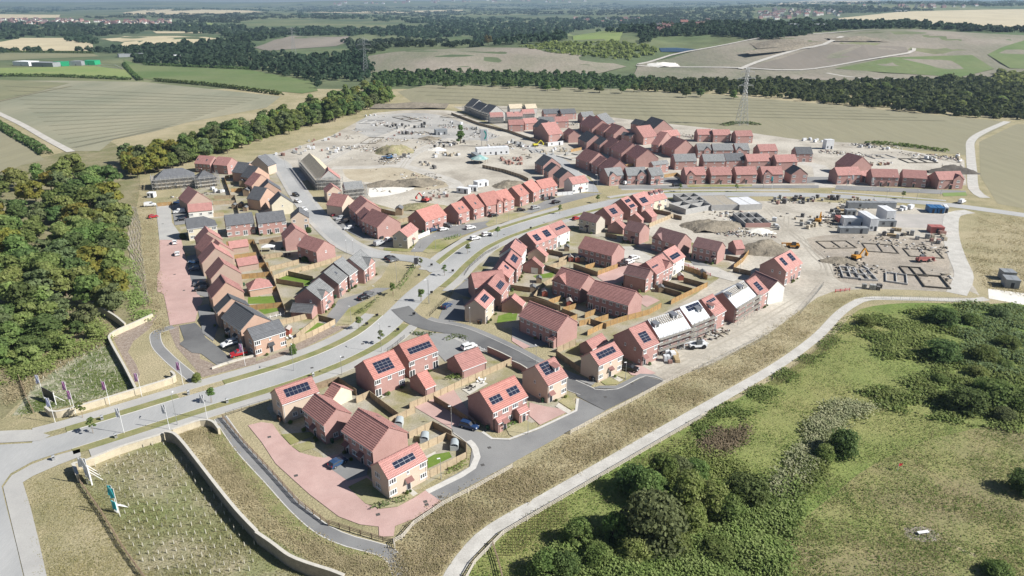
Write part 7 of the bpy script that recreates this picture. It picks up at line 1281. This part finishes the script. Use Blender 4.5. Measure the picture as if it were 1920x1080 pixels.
walls_grid('N', '1545,395 1755,392 1700,300', 1.9, 3, 2, m_blk, 'half built block walls with a red brick front', 'unfinished_house', m2=WALL['r'])
walls_grid('N', '890,235 1030,285 1210,230', 2.6, 2, 2, m_blk, 'half built block walls beside the cream house with dormers', 'unfinished_house'); walls_grid('N', '1250,252 1480,245 1440,160', 2.7, 2, 1, m_blk, 'block walls with a timber floor, middle of the half built row', 'unfinished_house', floor=m_board); walls_grid('N', '1490,250 1680,240 1660,170', 2.7, 2, 1, m_blk, 'block walls with a pale floor, right end of the half built row', 'unfinished_house', floor=MATS['wrapped_packs']); walls_grid('N', '1020,215 1200,205 1180,140', 2.7, 2, 2, m_blk, 'block walls at the back of the half built row near the road', 'unfinished_house')
# cabins and containers
def cabin(c, s, depth, h, m, label, name='site_cabin', z=0, win=4, rib=True, door=True):
    a, b = pts(c, s); d = b - a; L = d.length; u = d / L; v = Vector((-u.y, u.x, 0)); 
    if v.dot(a) < 0: v = -v
    r = empty(name, (a.x, a.y, z), label, name.replace('_', ' ')); P = lambda x, y, zz: (u.x * x + v.x * y, u.y * x + v.y * y, zz); w = MB(); w.box(0, L, 0, depth, .12, h, 0, P)
    if rib:
        for i in range(int(L / .6)): w.box(i * .6 + .1, i * .6 + .3, -.04, 0, .2, h - .15, 0, P)
    w.build('body', m, r); k = MB(); k.box(-.08, L + .08, -.08, depth + .08, h, h + .12, 0, P)
    for i in range(1, max(2, int(L / 2.5))): x = L * i / max(2, int(L / 2.5)); k.box(x - .05, x + .05, 0, depth, h + .12, h + .17, 0, P)
    k.build('roof', m, r)
    for i in range(win):
        g = MB(); x = L * (i + .5) / win; dd = door and i == win // 2; g.box(x - .5, x + .5, -.08, -.05, .15 if dd else 1.0, 2.1 if h > 2.3 else h - .3, 0, P); g.build('door' if dd else 'window', m_door if dd else m_glass, r)
m_cabw, m_cabg = mat('white_cabin_steel', (.76, .77, .78), (.70, .71, .72), sc=.5, rough=.5), mat('grey_cabin_steel', (.30, .32, .33), (.26, .27, .28), sc=.5, rough=.5)
m_cabb, m_cabr = mat('blue_container_steel', (.05, .16, .34), (.04, .13, .28), sc=.5, rough=.5), mat('red_container_steel', (.44, .16, .14), (.38, .13, .115), sc=.5, rough=.5)
for a in (('L', '712,228 880,232', 4, 3.6, m_cabw, 'long white cabin at the front of the compound'), ('L', '885,262 940,262', 12, 5.4, m_cabw, 'tall white cabin stack end on in the compound'), ('L', '995,205 1055,205', 9, 5.2, m_cabw, 'second tall white cabin stack in the compound'), ('L', '745,110 1065,112', 3, 2.8, m_cabg, 'long grey cabin at the back of the compound'), ('L', '690,278 880,280', 3, 2.4, m_cabg, 'long dark grey container before the compound'), ('L', '735,160 800,160', 3, 2.6, m_cabg, 'grey cabin inside the compound'), ('L', '950,232 1065,234', 3, 2.6, m_cabg, 'low grey container beside the tall white stacks'), ('H', '1392,468 1640,455', 6, 4.4, m_cabw, 'long white site office with dark doors on the building site'), ('H', '1345,470 1392,500', 3, 2.6, m_cabg, 'dark container beside the long white site office'), ('H', '1070,305 1160,300', 6, 3.4, m_cabg, 'grey site shelter in the middle of the building site'), ('H', '350,780 540,770', .3, .3, m_cabg, 'pale timber deck beside the unfinished grey roof'), ('I', '920,515 1060,500', .5, 2.6, m_cabw, 'white hoarding panel by the red lit house'), ('H', '1230,755 1320,765', 3, 2.6, m_cabw, 'pale cabin, left of three behind the orange row'), ('H', '1325,745 1390,745', 3, 2.6, m_cabw, 'pale cabin, middle of three behind the orange row'), ('H', '1395,715 1480,700', 4, 2.8, m_cabw, 'pale cabin, right of three behind the orange row'), ('K', '490,232 545,230', 4, 6, m_cabw, 'tall white silo cabin beyond the lone dark roof'), ('P6', '145,285 195,285', 3, 2.4, m_cabw, 'small white cabin below the large scaffolded stone house')): cabin(*a, win=6 if 'dark doors' in a[-1] else 2)
for a in (('L', '1290,142 1335,144', 6, 2.6, m_cabb, 'blue container, left of two at the compound corner'), ('L', '1342,144 1385,146', 6, 2.6, m_cabb, 'blue container, right of two at the compound corner'), ('L', '1388,140 1412,142', 6, 2.6, m_cabw, 'pale container next to the blue ones'), ('L', '1295,275 1385,278', 4, 2.6, m_cabr, 'red container at the edge of the trenched ground'), ('L', '680,205 712,205', 4, 2.2, m_cabr, 'small dark red container at the end of the white cabin')): cabin(*a, name='container', win=1, door=True)
# teal marked tower and teal kiosk
p = cp('H', 1447, 395); o = empty('sign_tower', (p.x, p.y, 0), 'white sign tower with a teal crescent on the building site', 'sign', None, R(-8)); b = MB(); b.box(-2.4, 2.4, -.5, .5, 4.0, 11.5); b.build('panel', m_cabw, o); t = MB()
for i in range(10):
    a0, a1 = R(-75 + i * 15), R(-60 + i * 15); f = lambda a, r: (r * .62 * math.cos(a) - .3, -.53, 7.8 + r * math.sin(a)); t.face([f(a0, 2.0 - .5 * abs(i - 5) / 5 * 0), f(a1, 2.0), f(a1, 3.2), f(a0, 3.2)])
t.build('emblem', mat('teal_paint', (.04, .45, .40)), o)
for x_ in (-1.8, 1.8): q = MB(); q.box(x_ - .15, x_ + .15, -.15, .15, 0, 4.0); q.build('leg', m_steel, o)
p = cp('H', 1410, 520); o = empty('kiosk', (p.x, p.y, 0), 'kiosk with a pale teal pyramid roof before the white site office', 'kiosk'); k = MB(); k.tube((0, 0, 2.6), (0, 0, 4.8), 5.6, .2, 8); k.build('roof', mat('teal_roof', (.16, .36, .34), (.42, .52, .50), sc=.4), o)
for i in range(8): q = MB(); a = i * math.pi / 4; q.tube((4.8 * math.cos(a), 4.8 * math.sin(a), 0), (4.8 * math.cos(a), 4.8 * math.sin(a), 2.7), .09, .09, 5); q.build('post', m_woodg, o)
KIND['spire'] = [(trunk_mesh(10, .28, 77, m_bark, .6), crown_mesh('crown', LEAF['dark'], 10, 3.0, .8, 30, 60, .34, 78, 'spire'))]; p = cp('H', 1262, 370); tree('conifer', p.x, p.y, 13, 'spire', 'lone dark pointed tree in the middle of the building site', None)
p = cp('B1', 947, 228); tree('purple_tree', p.x, p.y, 17, 'rust', 'lone dark reddish tree in front of the far wood', None)
# rubble, offcuts and ruts strewn over the bare ground
def rubble(c, s, n, mats, smin=.15, smax=.7):
    X = at_np(sample(polypx(c, s), n)); k = len(X); nz = np.sin(X[:, 0] * .13 + 2 * np.sin(X[:, 1] * .07)) + np.sin(X[:, 1] * .19 + X[:, 0] * .05) + ng.normal(size=k) * .55; X = X[nz > 1.0]; k = len(X)
    a = ng.uniform(0, 3.14, k); l = ng.uniform(smin, smax, k) * np.where(ng.random(k) > .85, 3, 1); w = ng.uniform(smin, smax, k) * .6; h = ng.uniform(.1, .55, k); ux = np.stack([np.cos(a), np.sin(a), 0 * a], 1) * l[:, None]; uy = np.stack([-np.sin(a), np.cos(a), 0 * a], 1) * w[:, None]; z = np.array([0, 0, .8]) * h[:, None]; X[:, 2] = .04
    cs = [X - ux - uy, X + ux - uy, X + ux + uy, X - ux + uy]; v = np.stack(cs + [q + z for q in cs], 1).reshape(-1, 3); b = np.arange(k)[:, None] * 8
    f = np.concatenate([b + np.array(q) for q in ((4, 5, 6, 7), (0, 1, 5, 4), (1, 2, 6, 5), (2, 3, 7, 6), (3, 0, 4, 7))]); mi = np.tile(ng.integers(0, len(mats), k), 5)
    o = link('site_rubble', np_mesh('site_rubble', v, f, mats, mi)); props(o, kind='stuff')
RM = [m_blk, m_heap, m_heap, m_soild, m_trench, m_board, m_blk, mat('dull_brick', (.30, .20, .17)), m_heap, MATS['wrapped_packs'], MATS['dark_stacks']]
rubble('H', '330,360 480,200 700,150 1000,140 1300,230 1800,380 1830,520 1500,460 1200,350 1000,460 700,540 300,470', 3400, RM, .2, .9); rubble('H', '560,560 1100,580 1240,690 1100,830 700,850 560,740', 700, RM); rubble('I', '700,470 1000,500 1150,560 1150,640 800,560', 500, RM)
rubble('L', '220,40 940,50 940,80 700,240 560,300 380,260 250,110', 1400, RM); rubble('L', '560,310 1400,270 1440,620 1250,650 700,600 600,420', 1100, RM[:5]); rubble('K', '480,190 900,190 1470,280 1480,360 1000,330 700,340 450,260', 1800, RM, .2, .8); rubble('E', '540,830 760,700 1150,560 1130,680 820,860 620,960', 700, RM); rubble('N', '880,230 1500,260 1780,330 1800,480 1300,480 1000,330', 900, RM); rubble('J', '650,180 1200,260 1200,300 1000,260 700,220', 400, RM); rubble('I', '250,260 700,250 1200,300 1200,330 600,300', 500, RM); rubble('P6', '150,290 480,270 720,220 700,260 430,290', 250, RM)
m_rut = mat('wheel_ruts', (.38, .345, .285), (.45, .41, .34), sc=.4, fine=.2)
# tyre ruts and drain covers
for i, (c, s) in enumerate((('E', '560,1000 800,880 1060,760 1300,620 1480,520'), ('E', '620,1010 860,860 1120,730 1400,560'), ('E', '1500,480 1540,380 1470,300 1400,200'), ('H', '120,580 420,400 760,280'), ('H', '260,555 700,552 960,590 1200,690'), ('H', '800,560 900,450 1150,340'), ('N', '1200,500 1500,470 1850,470 1900,300'), ('N', '1400,540 1700,600 1900,800'), ('L', '200,110 380,280 560,420 640,560'), ('L', '460,320 900,330 1350,380'), ('L', '620,470 1000,480 1400,540'), ('L', '760,620 1100,640 1420,660'), ('K', '460,380 700,290 1050,250 1450,330'), ('I', '620,470 800,540 1100,600'))):
    L = catmull(pts(c, s), 2)
    for o_ in (-.95, .95): ribbon('tyre_track', L, o_ - .22, o_ + .22, .04 + .002 * i, m_rut)
dc = MB(); dc.box(-.38, .38, -.38, .38, 0, .012); dc = dc.mesh('drain_cover', mat('cast_iron', (.10, .095, .09), rough=.7))
for c, s, z, w in (('P2', '915,622 1270,525 1280,547 300,330 100,40', .106, 'set in the red paved lane'), ('P2', '1380,490 1700,250 1750,120', .112, 'set in the grey estate road'), ('P5', '300,600 560,720 700,820 900,720', .121, 'set in the dark estate road'), ('P4', '150,740 420,600 650,520 800,420 1000,290', .053, 'set in the main road'), ('P6', '300,640 350,860 420,980 260,480', .107, 'set in the western lane'), ('P7', '450,840 640,690 900,560 1200,470', .053, 'set in the upper main road')):
    for q in pts(c, s): props(link('drain_cover', dc, None, (q.x, q.y, z), .4), 'small dark iron drain cover ' + w, 'drain cover', 'drain covers ' + w)
# machines
def machine(c, x, y, kind, m, label, rz=0):
    p = cp(c, x, y); o = empty(kind, (p.x, p.y, .05), label, kind.replace('_', ' '), None, R(rz)); b = MB(); cb = MB(); bm = MB()
    if kind == 'excavator':
        for s in (-1.1, .6): t = MB(); t.hexa([(-1.6, s, 0), (1.6, s, 0), (1.6, s + .5, 0), (-1.6, s + .5, 0)], [(-1.9, s, .8), (1.9, s, .8), (1.9, s + .5, .8), (-1.9, s + .5, .8)]); t.build('track', m_black, o)
        b.hexa([(-1.8, -1.2, .9), (1.3, -1.2, .9), (1.3, 1.2, .9), (-1.8, 1.2, .9)], [(-1.7, -1.1, 1.9), (1.2, -1.1, 1.7), (1.2, 1.1, 1.7), (-1.7, 1.1, 1.9)]); cb.hexa([(-.2, .2, 1.7), (1.3, .2, 1.7), (1.3, 1.1, 1.7), (-.2, 1.1, 1.7)], [(-.1, .25, 2.9), (1.0, .25, 2.9), (1.0, 1.05, 2.9), (-.1, 1.05, 2.9)])
        bm.bar((1.1, -.3, 1.5), (3.6, -.3, 3.9), .45); bm.bar((3.6, -.3, 3.9), (5.4, -.3, 1.9), .35); bm.hexa([(5.0, -.8, .6), (5.8, -.8, .9), (5.8, .2, .9), (5.0, .2, .6)], [(5.2, -.8, 1.9), (5.7, -.8, 1.9), (5.7, .2, 1.9), (5.2, .2, 1.9)])
    else:
        b.hexa([(-2.6, -1.0, .7), (2.3, -1.0, .7), (2.3, 1.0, .7), (-2.6, 1.0, .7)], [(-2.6, -.9, 1.6), (2.2, -.9, 1.3), (2.2, .9, 1.3), (-2.6, .9, 1.6)]); cb.hexa([(-1.2, .1, 1.4), (.6, .1, 1.4), (.6, .95, 1.4), (-1.2, .95, 1.4)], [(-1.1, .15, 2.6), (.3, .15, 2.6), (.3, .9, 2.6), (-1.1, .9, 2.6)])
        bm.bar((-2.3, -.4, 1.9), (3.8, -.4, 1.6), .4); bm.box(3.8, 4.0, -1.1, .4, .3, 1.7); bm.box(4.0, 5.1, -.9, -.75, .3, .4); bm.box(4.0, 5.1, 0, .15, .3, .4)
        for sx in (-1.7, 1.6):
            for sy in (-1.05, .75): t = MB(); t.tube((sx, sy, .65), (sx, sy + .35, .65), .65, .65, 12); t.build('wheel', m_black, o)
    b.build('body', m, o); cb.build('cab', m_glass, o); bm.build('boom', m, o)
m_or, m_ye, m_bl, m_rd = mat('orange_machine_paint', (.55, .26, .04), rough=.45), mat('yellow_machine_paint', (.62, .55, .05), rough=.45), mat('blue_machine_paint', (.06, .17, .34), rough=.45), mat('red_machine_paint', (.50, .10, .09), rough=.45)
for a in (('P8', 1300, 660, 'telehandler', m_or, 'orange telehandler behind the large house with two solar arrays', 170), ('H', 700, 490, 'telehandler', m_bl, 'blue telehandler beside the grassy mound', 200), ('H', 985, 825, 'excavator', m_rd, 'red excavator behind the wide porch house', 150), ('I', 805, 512, 'excavator', m_ye, 'yellow excavator before the white hoarding', 20), ('P5', 1385, 450, 'telehandler', m_cabw, 'white telehandler on the bare track below the scaffold', 190), ('L', 545, 205, 'excavator', m_or, 'small digger on the open ground by the material heap', 60), ('L', 800, 450, 'excavator', m_or, 'digger on the trenched ground', 30), ('L', 1245, 465, 'telehandler', m_cabr, 'brown red dumper at the right of the trenched ground', 10), ('B1', 1430, 378, 'telehandler', mat('green_machine_paint', (.03, .34, .16), rough=.5), 'green machine beyond the far hedgerow wood', 0)): machine(*a)
# pylons
def pylon(c, x, y, h, label):
    p = cp(c, x, y); o = empty('pylon', (p.x, p.y, hf(p.x, p.y)), label, 'pylon', None, R(12)); w0, w1 = h * .085, h * .022; W_ = lambda z: w0 + (w1 - w0) * min(1, z / (h * .62)) if z < h * .62 else w1; th = max(.15, h * .0042)
    zs = [0, .10, .19, .27, .34, .41, .48, .55, .62, .69, .76, .83, .9, 1.0]; zs = [z * h for z in zs]
    for sx in (-1, 1):
        for sy in (-1, 1):
            l = MB()
            for a, b in zip(zs, zs[1:]): l.bar((sx * W_(a), sy * W_(a), a), (sx * W_(b), sy * W_(b), b), th * 1.3)
            l.build('leg', m_steel, o)
    k = MB()
    for a, b in zip(zs, zs[1:]):
        for s in (-1, 1):
            k.bar((-W_(a), s * W_(a), a), (W_(b), s * W_(b), b), th * .7); k.bar((W_(a), s * W_(a), a), (-W_(b), s * W_(b), b), th * .7); k.bar((s * W_(a), -W_(a), a), (s * W_(b), W_(b), b), th * .7); k.bar((s * W_(a), W_(a), a), (s * W_(b), -W_(b), b), th * .7)
    k.build('lattice', m_steel, o)
    for z, l in ((.69, .14), (.81, .17), (.92, .13)):
        for s in (-1, 1):
            q = MB(); zz = z * h
            for sy in (-1, 1): q.bar((s * w1, sy * w1, zz), (s * l * h, 0, zz), th); q.bar((s * w1, sy * w1, zz + h * .035), (s * l * h, 0, zz), th * .8)
            q.bar((s * l * h, 0, zz), (s * l * h, 0, zz - h * .045), th * 1.1); q.build('cross_arm', m_steel, o)
pylon('O', 1390, 234, 43, 'tall lattice pylon standing on the tan field behind the far estate'); pylon('A1', 1655, 305, 46, 'lattice pylon among the trees at the ploughed field'); pylon('B1', 338, 385, 48, 'lattice pylon beside the far mound'); pylon('O', 426, 27, 44, 'small distant pylon in front of the pale hill field'); pylon('O', 290, 26, 44, 'tiny distant pylon, left one above the village')
# rough ground under the near pylon, geotextile lines, bench and shelter
hedge('J', '1430,170 1520,150 1650,150 1720,165', 7, 1.2, LEAF['grey'], 'rough growth around the foot of the tall pylon', 2, .6)
p_lines = ['20,360 25,500 15,640 60,780 80,900 120,1080', '32,358 45,500 32,640 75,780 92,900 132,1080', '42,356 62,500 52,640 88,780 104,900 142,1080', '52,354 80,500 72,640 100,780 114,900 150,1080', '58,352 95,500 95,640 115,780 122,900 158,1080', '22,362 8,500 -2,640 40,780 68,900 108,1080']
for i, s in enumerate(p_lines):
    L = catmull(pts('P6', s), 1.5); L = [q + Vector((.25 * math.sin(j * .9 + i), .0, 0)) for j, q in enumerate(L)]; o = ribbon('ground_strip', L, -.16, .16, .22, m_tan, kind='thing', th=.22); props(o, 'pale wavy strip on the bank between the wood and the lane', 'strip', 'wavy strips on the bank')
patch('dark_bank', pts('P6', '-5,350 62,350 100,500 98,640 120,780 160,1080 105,1080 60,900 35,780 -8,640 5,500'), .016, m_soild)
p = cp('E1', 1140, 922); o = empty('bench', (p.x, p.y, 0), 'white bench slab on a worn patch of the dry lawn', 'bench', None, R(10)); b = MB(); b.box(-1.1, 1.1, -.3, .3, .42, .5); b.build('seat', m_white, o)
for x_ in (-.8, .8): q = MB(); q.box(x_ - .08, x_ + .08, -.25, .25, 0, .42); q.build('leg', m_conc, o)
patch('worn_patch', pts('E1', '1070,900 1140,895 1200,920 1190,950 1120,950 1075,930'), .02, m_soild, smooth=2); track('worn_path', 'E1', '1190,930 1260,970 1340,1005', .9, m_dry, .022, 2)
p = cp('E1', 1045, 685); o = empty('marker_flag', (p.x, p.y, 0), 'small red marker flag in the meadow', 'marker'); b = MB(); b.tube((0, 0, 0), (0, 0, 1.8), .04, .03, 5); b.build('pole', m_white, o); b = MB(); b.face([(0, 0, 1.8), (.9, .1, 1.7), (.8, .15, 1.2), (0, 0, 1.1)]); b.face([(0, .03, 1.8), (.9, .13, 1.7), (.8, .18, 1.2), (0, .03, 1.1)]); b.build('flag', MATS['red_plastic'], o)
patch('concrete_pad', pts('L', '1680,645 1960,680 1960,760 1685,710'), .03, MATS['pale_sand'])
for a, b2, lb in (('1790,640 1885,650', 5, 'low grey shelter beside the white pad'), ('1775,590 1860,595', 4, 'second grey shelter behind the first by the white pad')): cabin('L', a, b2, 3, m_cabg, lb, 'shelter', win=1)
# tree guards in rows
tg = MB(); tg.tube((0, 0, 0), (0, 0, .85), .075, .06, 6, 0); tg.box(.09, .13, -.02, .02, 0, 1.15, 1); tg = tg.mesh('tree_guard', [mat('pale_guard', (.62, .60, .50), (.54, .52, .42), sc=3), m_board])
n = 0
for c, s, (sx, sy), lb in (('P1', '640,250 900,170 1180,60 1240,70 1500,330 1700,560 1920,860 1920,1075 1090,1075 900,650 740,400', (72, 62), 'pale tree guard in the rows of the planted ground below the south wall'), ('P3', '140,700 560,480 740,420 960,720 700,800 450,880', (66, 52), 'pale tree guard in the rows of the bed behind the north wall')):
    poly = np.array(polypx(c, s)); cr = CR[c]
    for j in range(40):
        for i in range(40):
            q = (cr[0] + (i * sx + (j % 2) * sx * .45 + rnd.uniform(-9, 9)) / cr[2], cr[1] + (j * sy - i * 6 + 200 + rnd.uniform(-7, 7)) / cr[2])
            if in_poly(np.array([q]), poly)[0] and n < 300:
                p = at(*q); o = link('tree_guard', tg, None, (p.x, p.y, 0), rnd.uniform(0, 6)); f = rnd.uniform(.8, 1.15); o.scale = (1, 1, f); props(o, lb, 'tree guard', lb.replace('pale tree guard', 'tree guards')); n += 1
# far farm and villages
def far_house_mesh(L, D, h, wm, rm):
    b = MB(); t = h + D * .38
    b.box(-L / 2, L / 2, -D / 2, D / 2, 0, h)
    for x in (-L / 2, L / 2): b.face([(x, -D / 2, h), (x, D / 2, h), (x, 0, t)])
    for s in (-1, 1): b.hexa([(-L / 2 - .3, s * (D / 2 + .3), h - .2), (L / 2 + .3, s * (D / 2 + .3), h - .2), (L / 2 + .3, 0, t), (-L / 2 - .3, 0, t)], [(-L / 2 - .3, s * (D / 2 + .3), h), (L / 2 + .3, s * (D / 2 + .3), h), (L / 2 + .3, 0, t + .2), (-L / 2 - .3, 0, t + .2)], 1)
    for x in (-L / 4, L / 4): b.box(x - .6, x + .6, -D / 2 - .03, -D / 2, 1, 2.2, 2); b.box(x - .6, x + .6, -D / 2 - .03, -D / 2, 3.4, 4.5, 2)
    b.box(L * .3, L * .3 + .9, -.4, .4, t - .5, t + 1.2, 0)
    return b.mesh('far_house', [wm, rm, m_glass])
FH = [far_house_mesh(11, 8, 5.2, WALL['w'], MATS['red_roof_tiles']), far_house_mesh(13, 8.5, 5.4, WALL['r'], MATS['brown_roof_tiles']), far_house_mesh(11, 8, 5.2, WALL['b'], MATS['grey_roof_slates']), far_house_mesh(14, 9, 5.0, WALL['w'], MATS['brown_roof_tiles'])]
def village(c, s, n, label, group, sc=1.0, rz=.0):
    poly = polypx(c, s); P = sample(poly, n)
    for q in P:
        w = at(*q); o = link('far_house', rnd.choice(FH), None, (w.x, w.y, hf(w.x, w.y)), rz + rnd.choice((0, 1.57, .2, 1.3)) + rnd.uniform(-.2, .2)); f = sc * rnd.uniform(.85, 1.2); o.scale = (f, f, f); props(o, label, 'house', group)
village('A1', '0,110 330,112 620,120 800,115 980,122 960,140 700,142 400,146 0,140', 120, 'small house in the distant village at the left edge of the far woods', 'houses of the western village', 1.3)
village('C1', '560,70 700,50 1000,55 1010,85 900,80 700,100 620,110', 55, 'small house in the distant village beside the pale hill field', 'houses of the eastern village', 1.4)
village('C1', '980,20 1500,22 1920,10 1920,24 1450,45 1300,50', 40, 'small house along the distant ridge above the pale hill field', 'houses along the far ridge', 1.2); village('B1', '1340,95 1700,90 1720,115 1450,120', 30, 'small house among the far trees in the middle of the valley', 'houses of the valley', 1.1); village('C1', '0,140 200,120 400,90 380,130 100,170', 18, 'small house among the trees behind the pond', 'houses behind the pond', 1.1)
village('B1', '150,15 900,2 1500,4 1500,16 900,14 200,30', 40, 'tiny pale house in the farthest town on the plain', 'houses of the farthest town', 3.0)
for i, (c, s, d, h, m, lb) in enumerate((('A1', '75,372 165,375', 18, 6, m_cabw, 'pale farm barn, leftmost of the far farmyard'), ('A1', '180,378 300,380', 16, 6, m_cabg, 'dark barn, second of the far farmyard'), ('A1', '300,378 390,375', 16, 6, MATS['green_machine_paint'], 'green barn in the middle of the far farmyard'), ('A1', '395,372 460,372', 16, 6, m_cabg, 'dark barn right of the green one'), ('A1', '462,368 535,366', 16, 6, MATS['green_machine_paint'], 'green ended barn, rightmost of the far farmyard'), ('A1', '670,325 810,320', 14, 5, m_cabg, 'long dark farm shed among the trees'), ('A1', '960,335 1030,330', 10, 6, m_cabw, 'grey white farmhouse among the trees'), ('B1', '1335,108 1372,108', 20, 7, m_cabw, 'white shed in the middle of the far valley'), ('C1', '1280,62 1335,60', 18, 7, m_cabw, 'white barn on the edge of the pale hill field'), ('C1', '750,135 930,140', 16, 5, m_cabw, 'row of pale sheds below the eastern village'))): cabin(c, s, d, h, m, lb, 'barn', z=hf(*cp(c, *map(float, s.split()[0].split(',')))[:2]), win=1, rib=False)
# ------------------------------------------------------------------ the blue air over the valley
hz = MB(); hz.box(-17500, 17500, -400, 16200, -1.2, 175); m_hz = bpy.data.materials.new('valley_haze'); m_hz.use_nodes = True; N = m_hz.node_tree.nodes; N.remove(N['Principled BSDF'])
pv = N.new('ShaderNodeVolumePrincipled'); pv.inputs['Color'].default_value = (.56, .76, 1, 1); pv.inputs['Density'].default_value = 0.000075; pv.inputs['Anisotropy'].default_value = .2; m_hz.node_tree.links.new(pv.outputs[0], N['Material Output'].inputs['Volume'])
props(hz.build('haze', m_hz), kind='stuff')
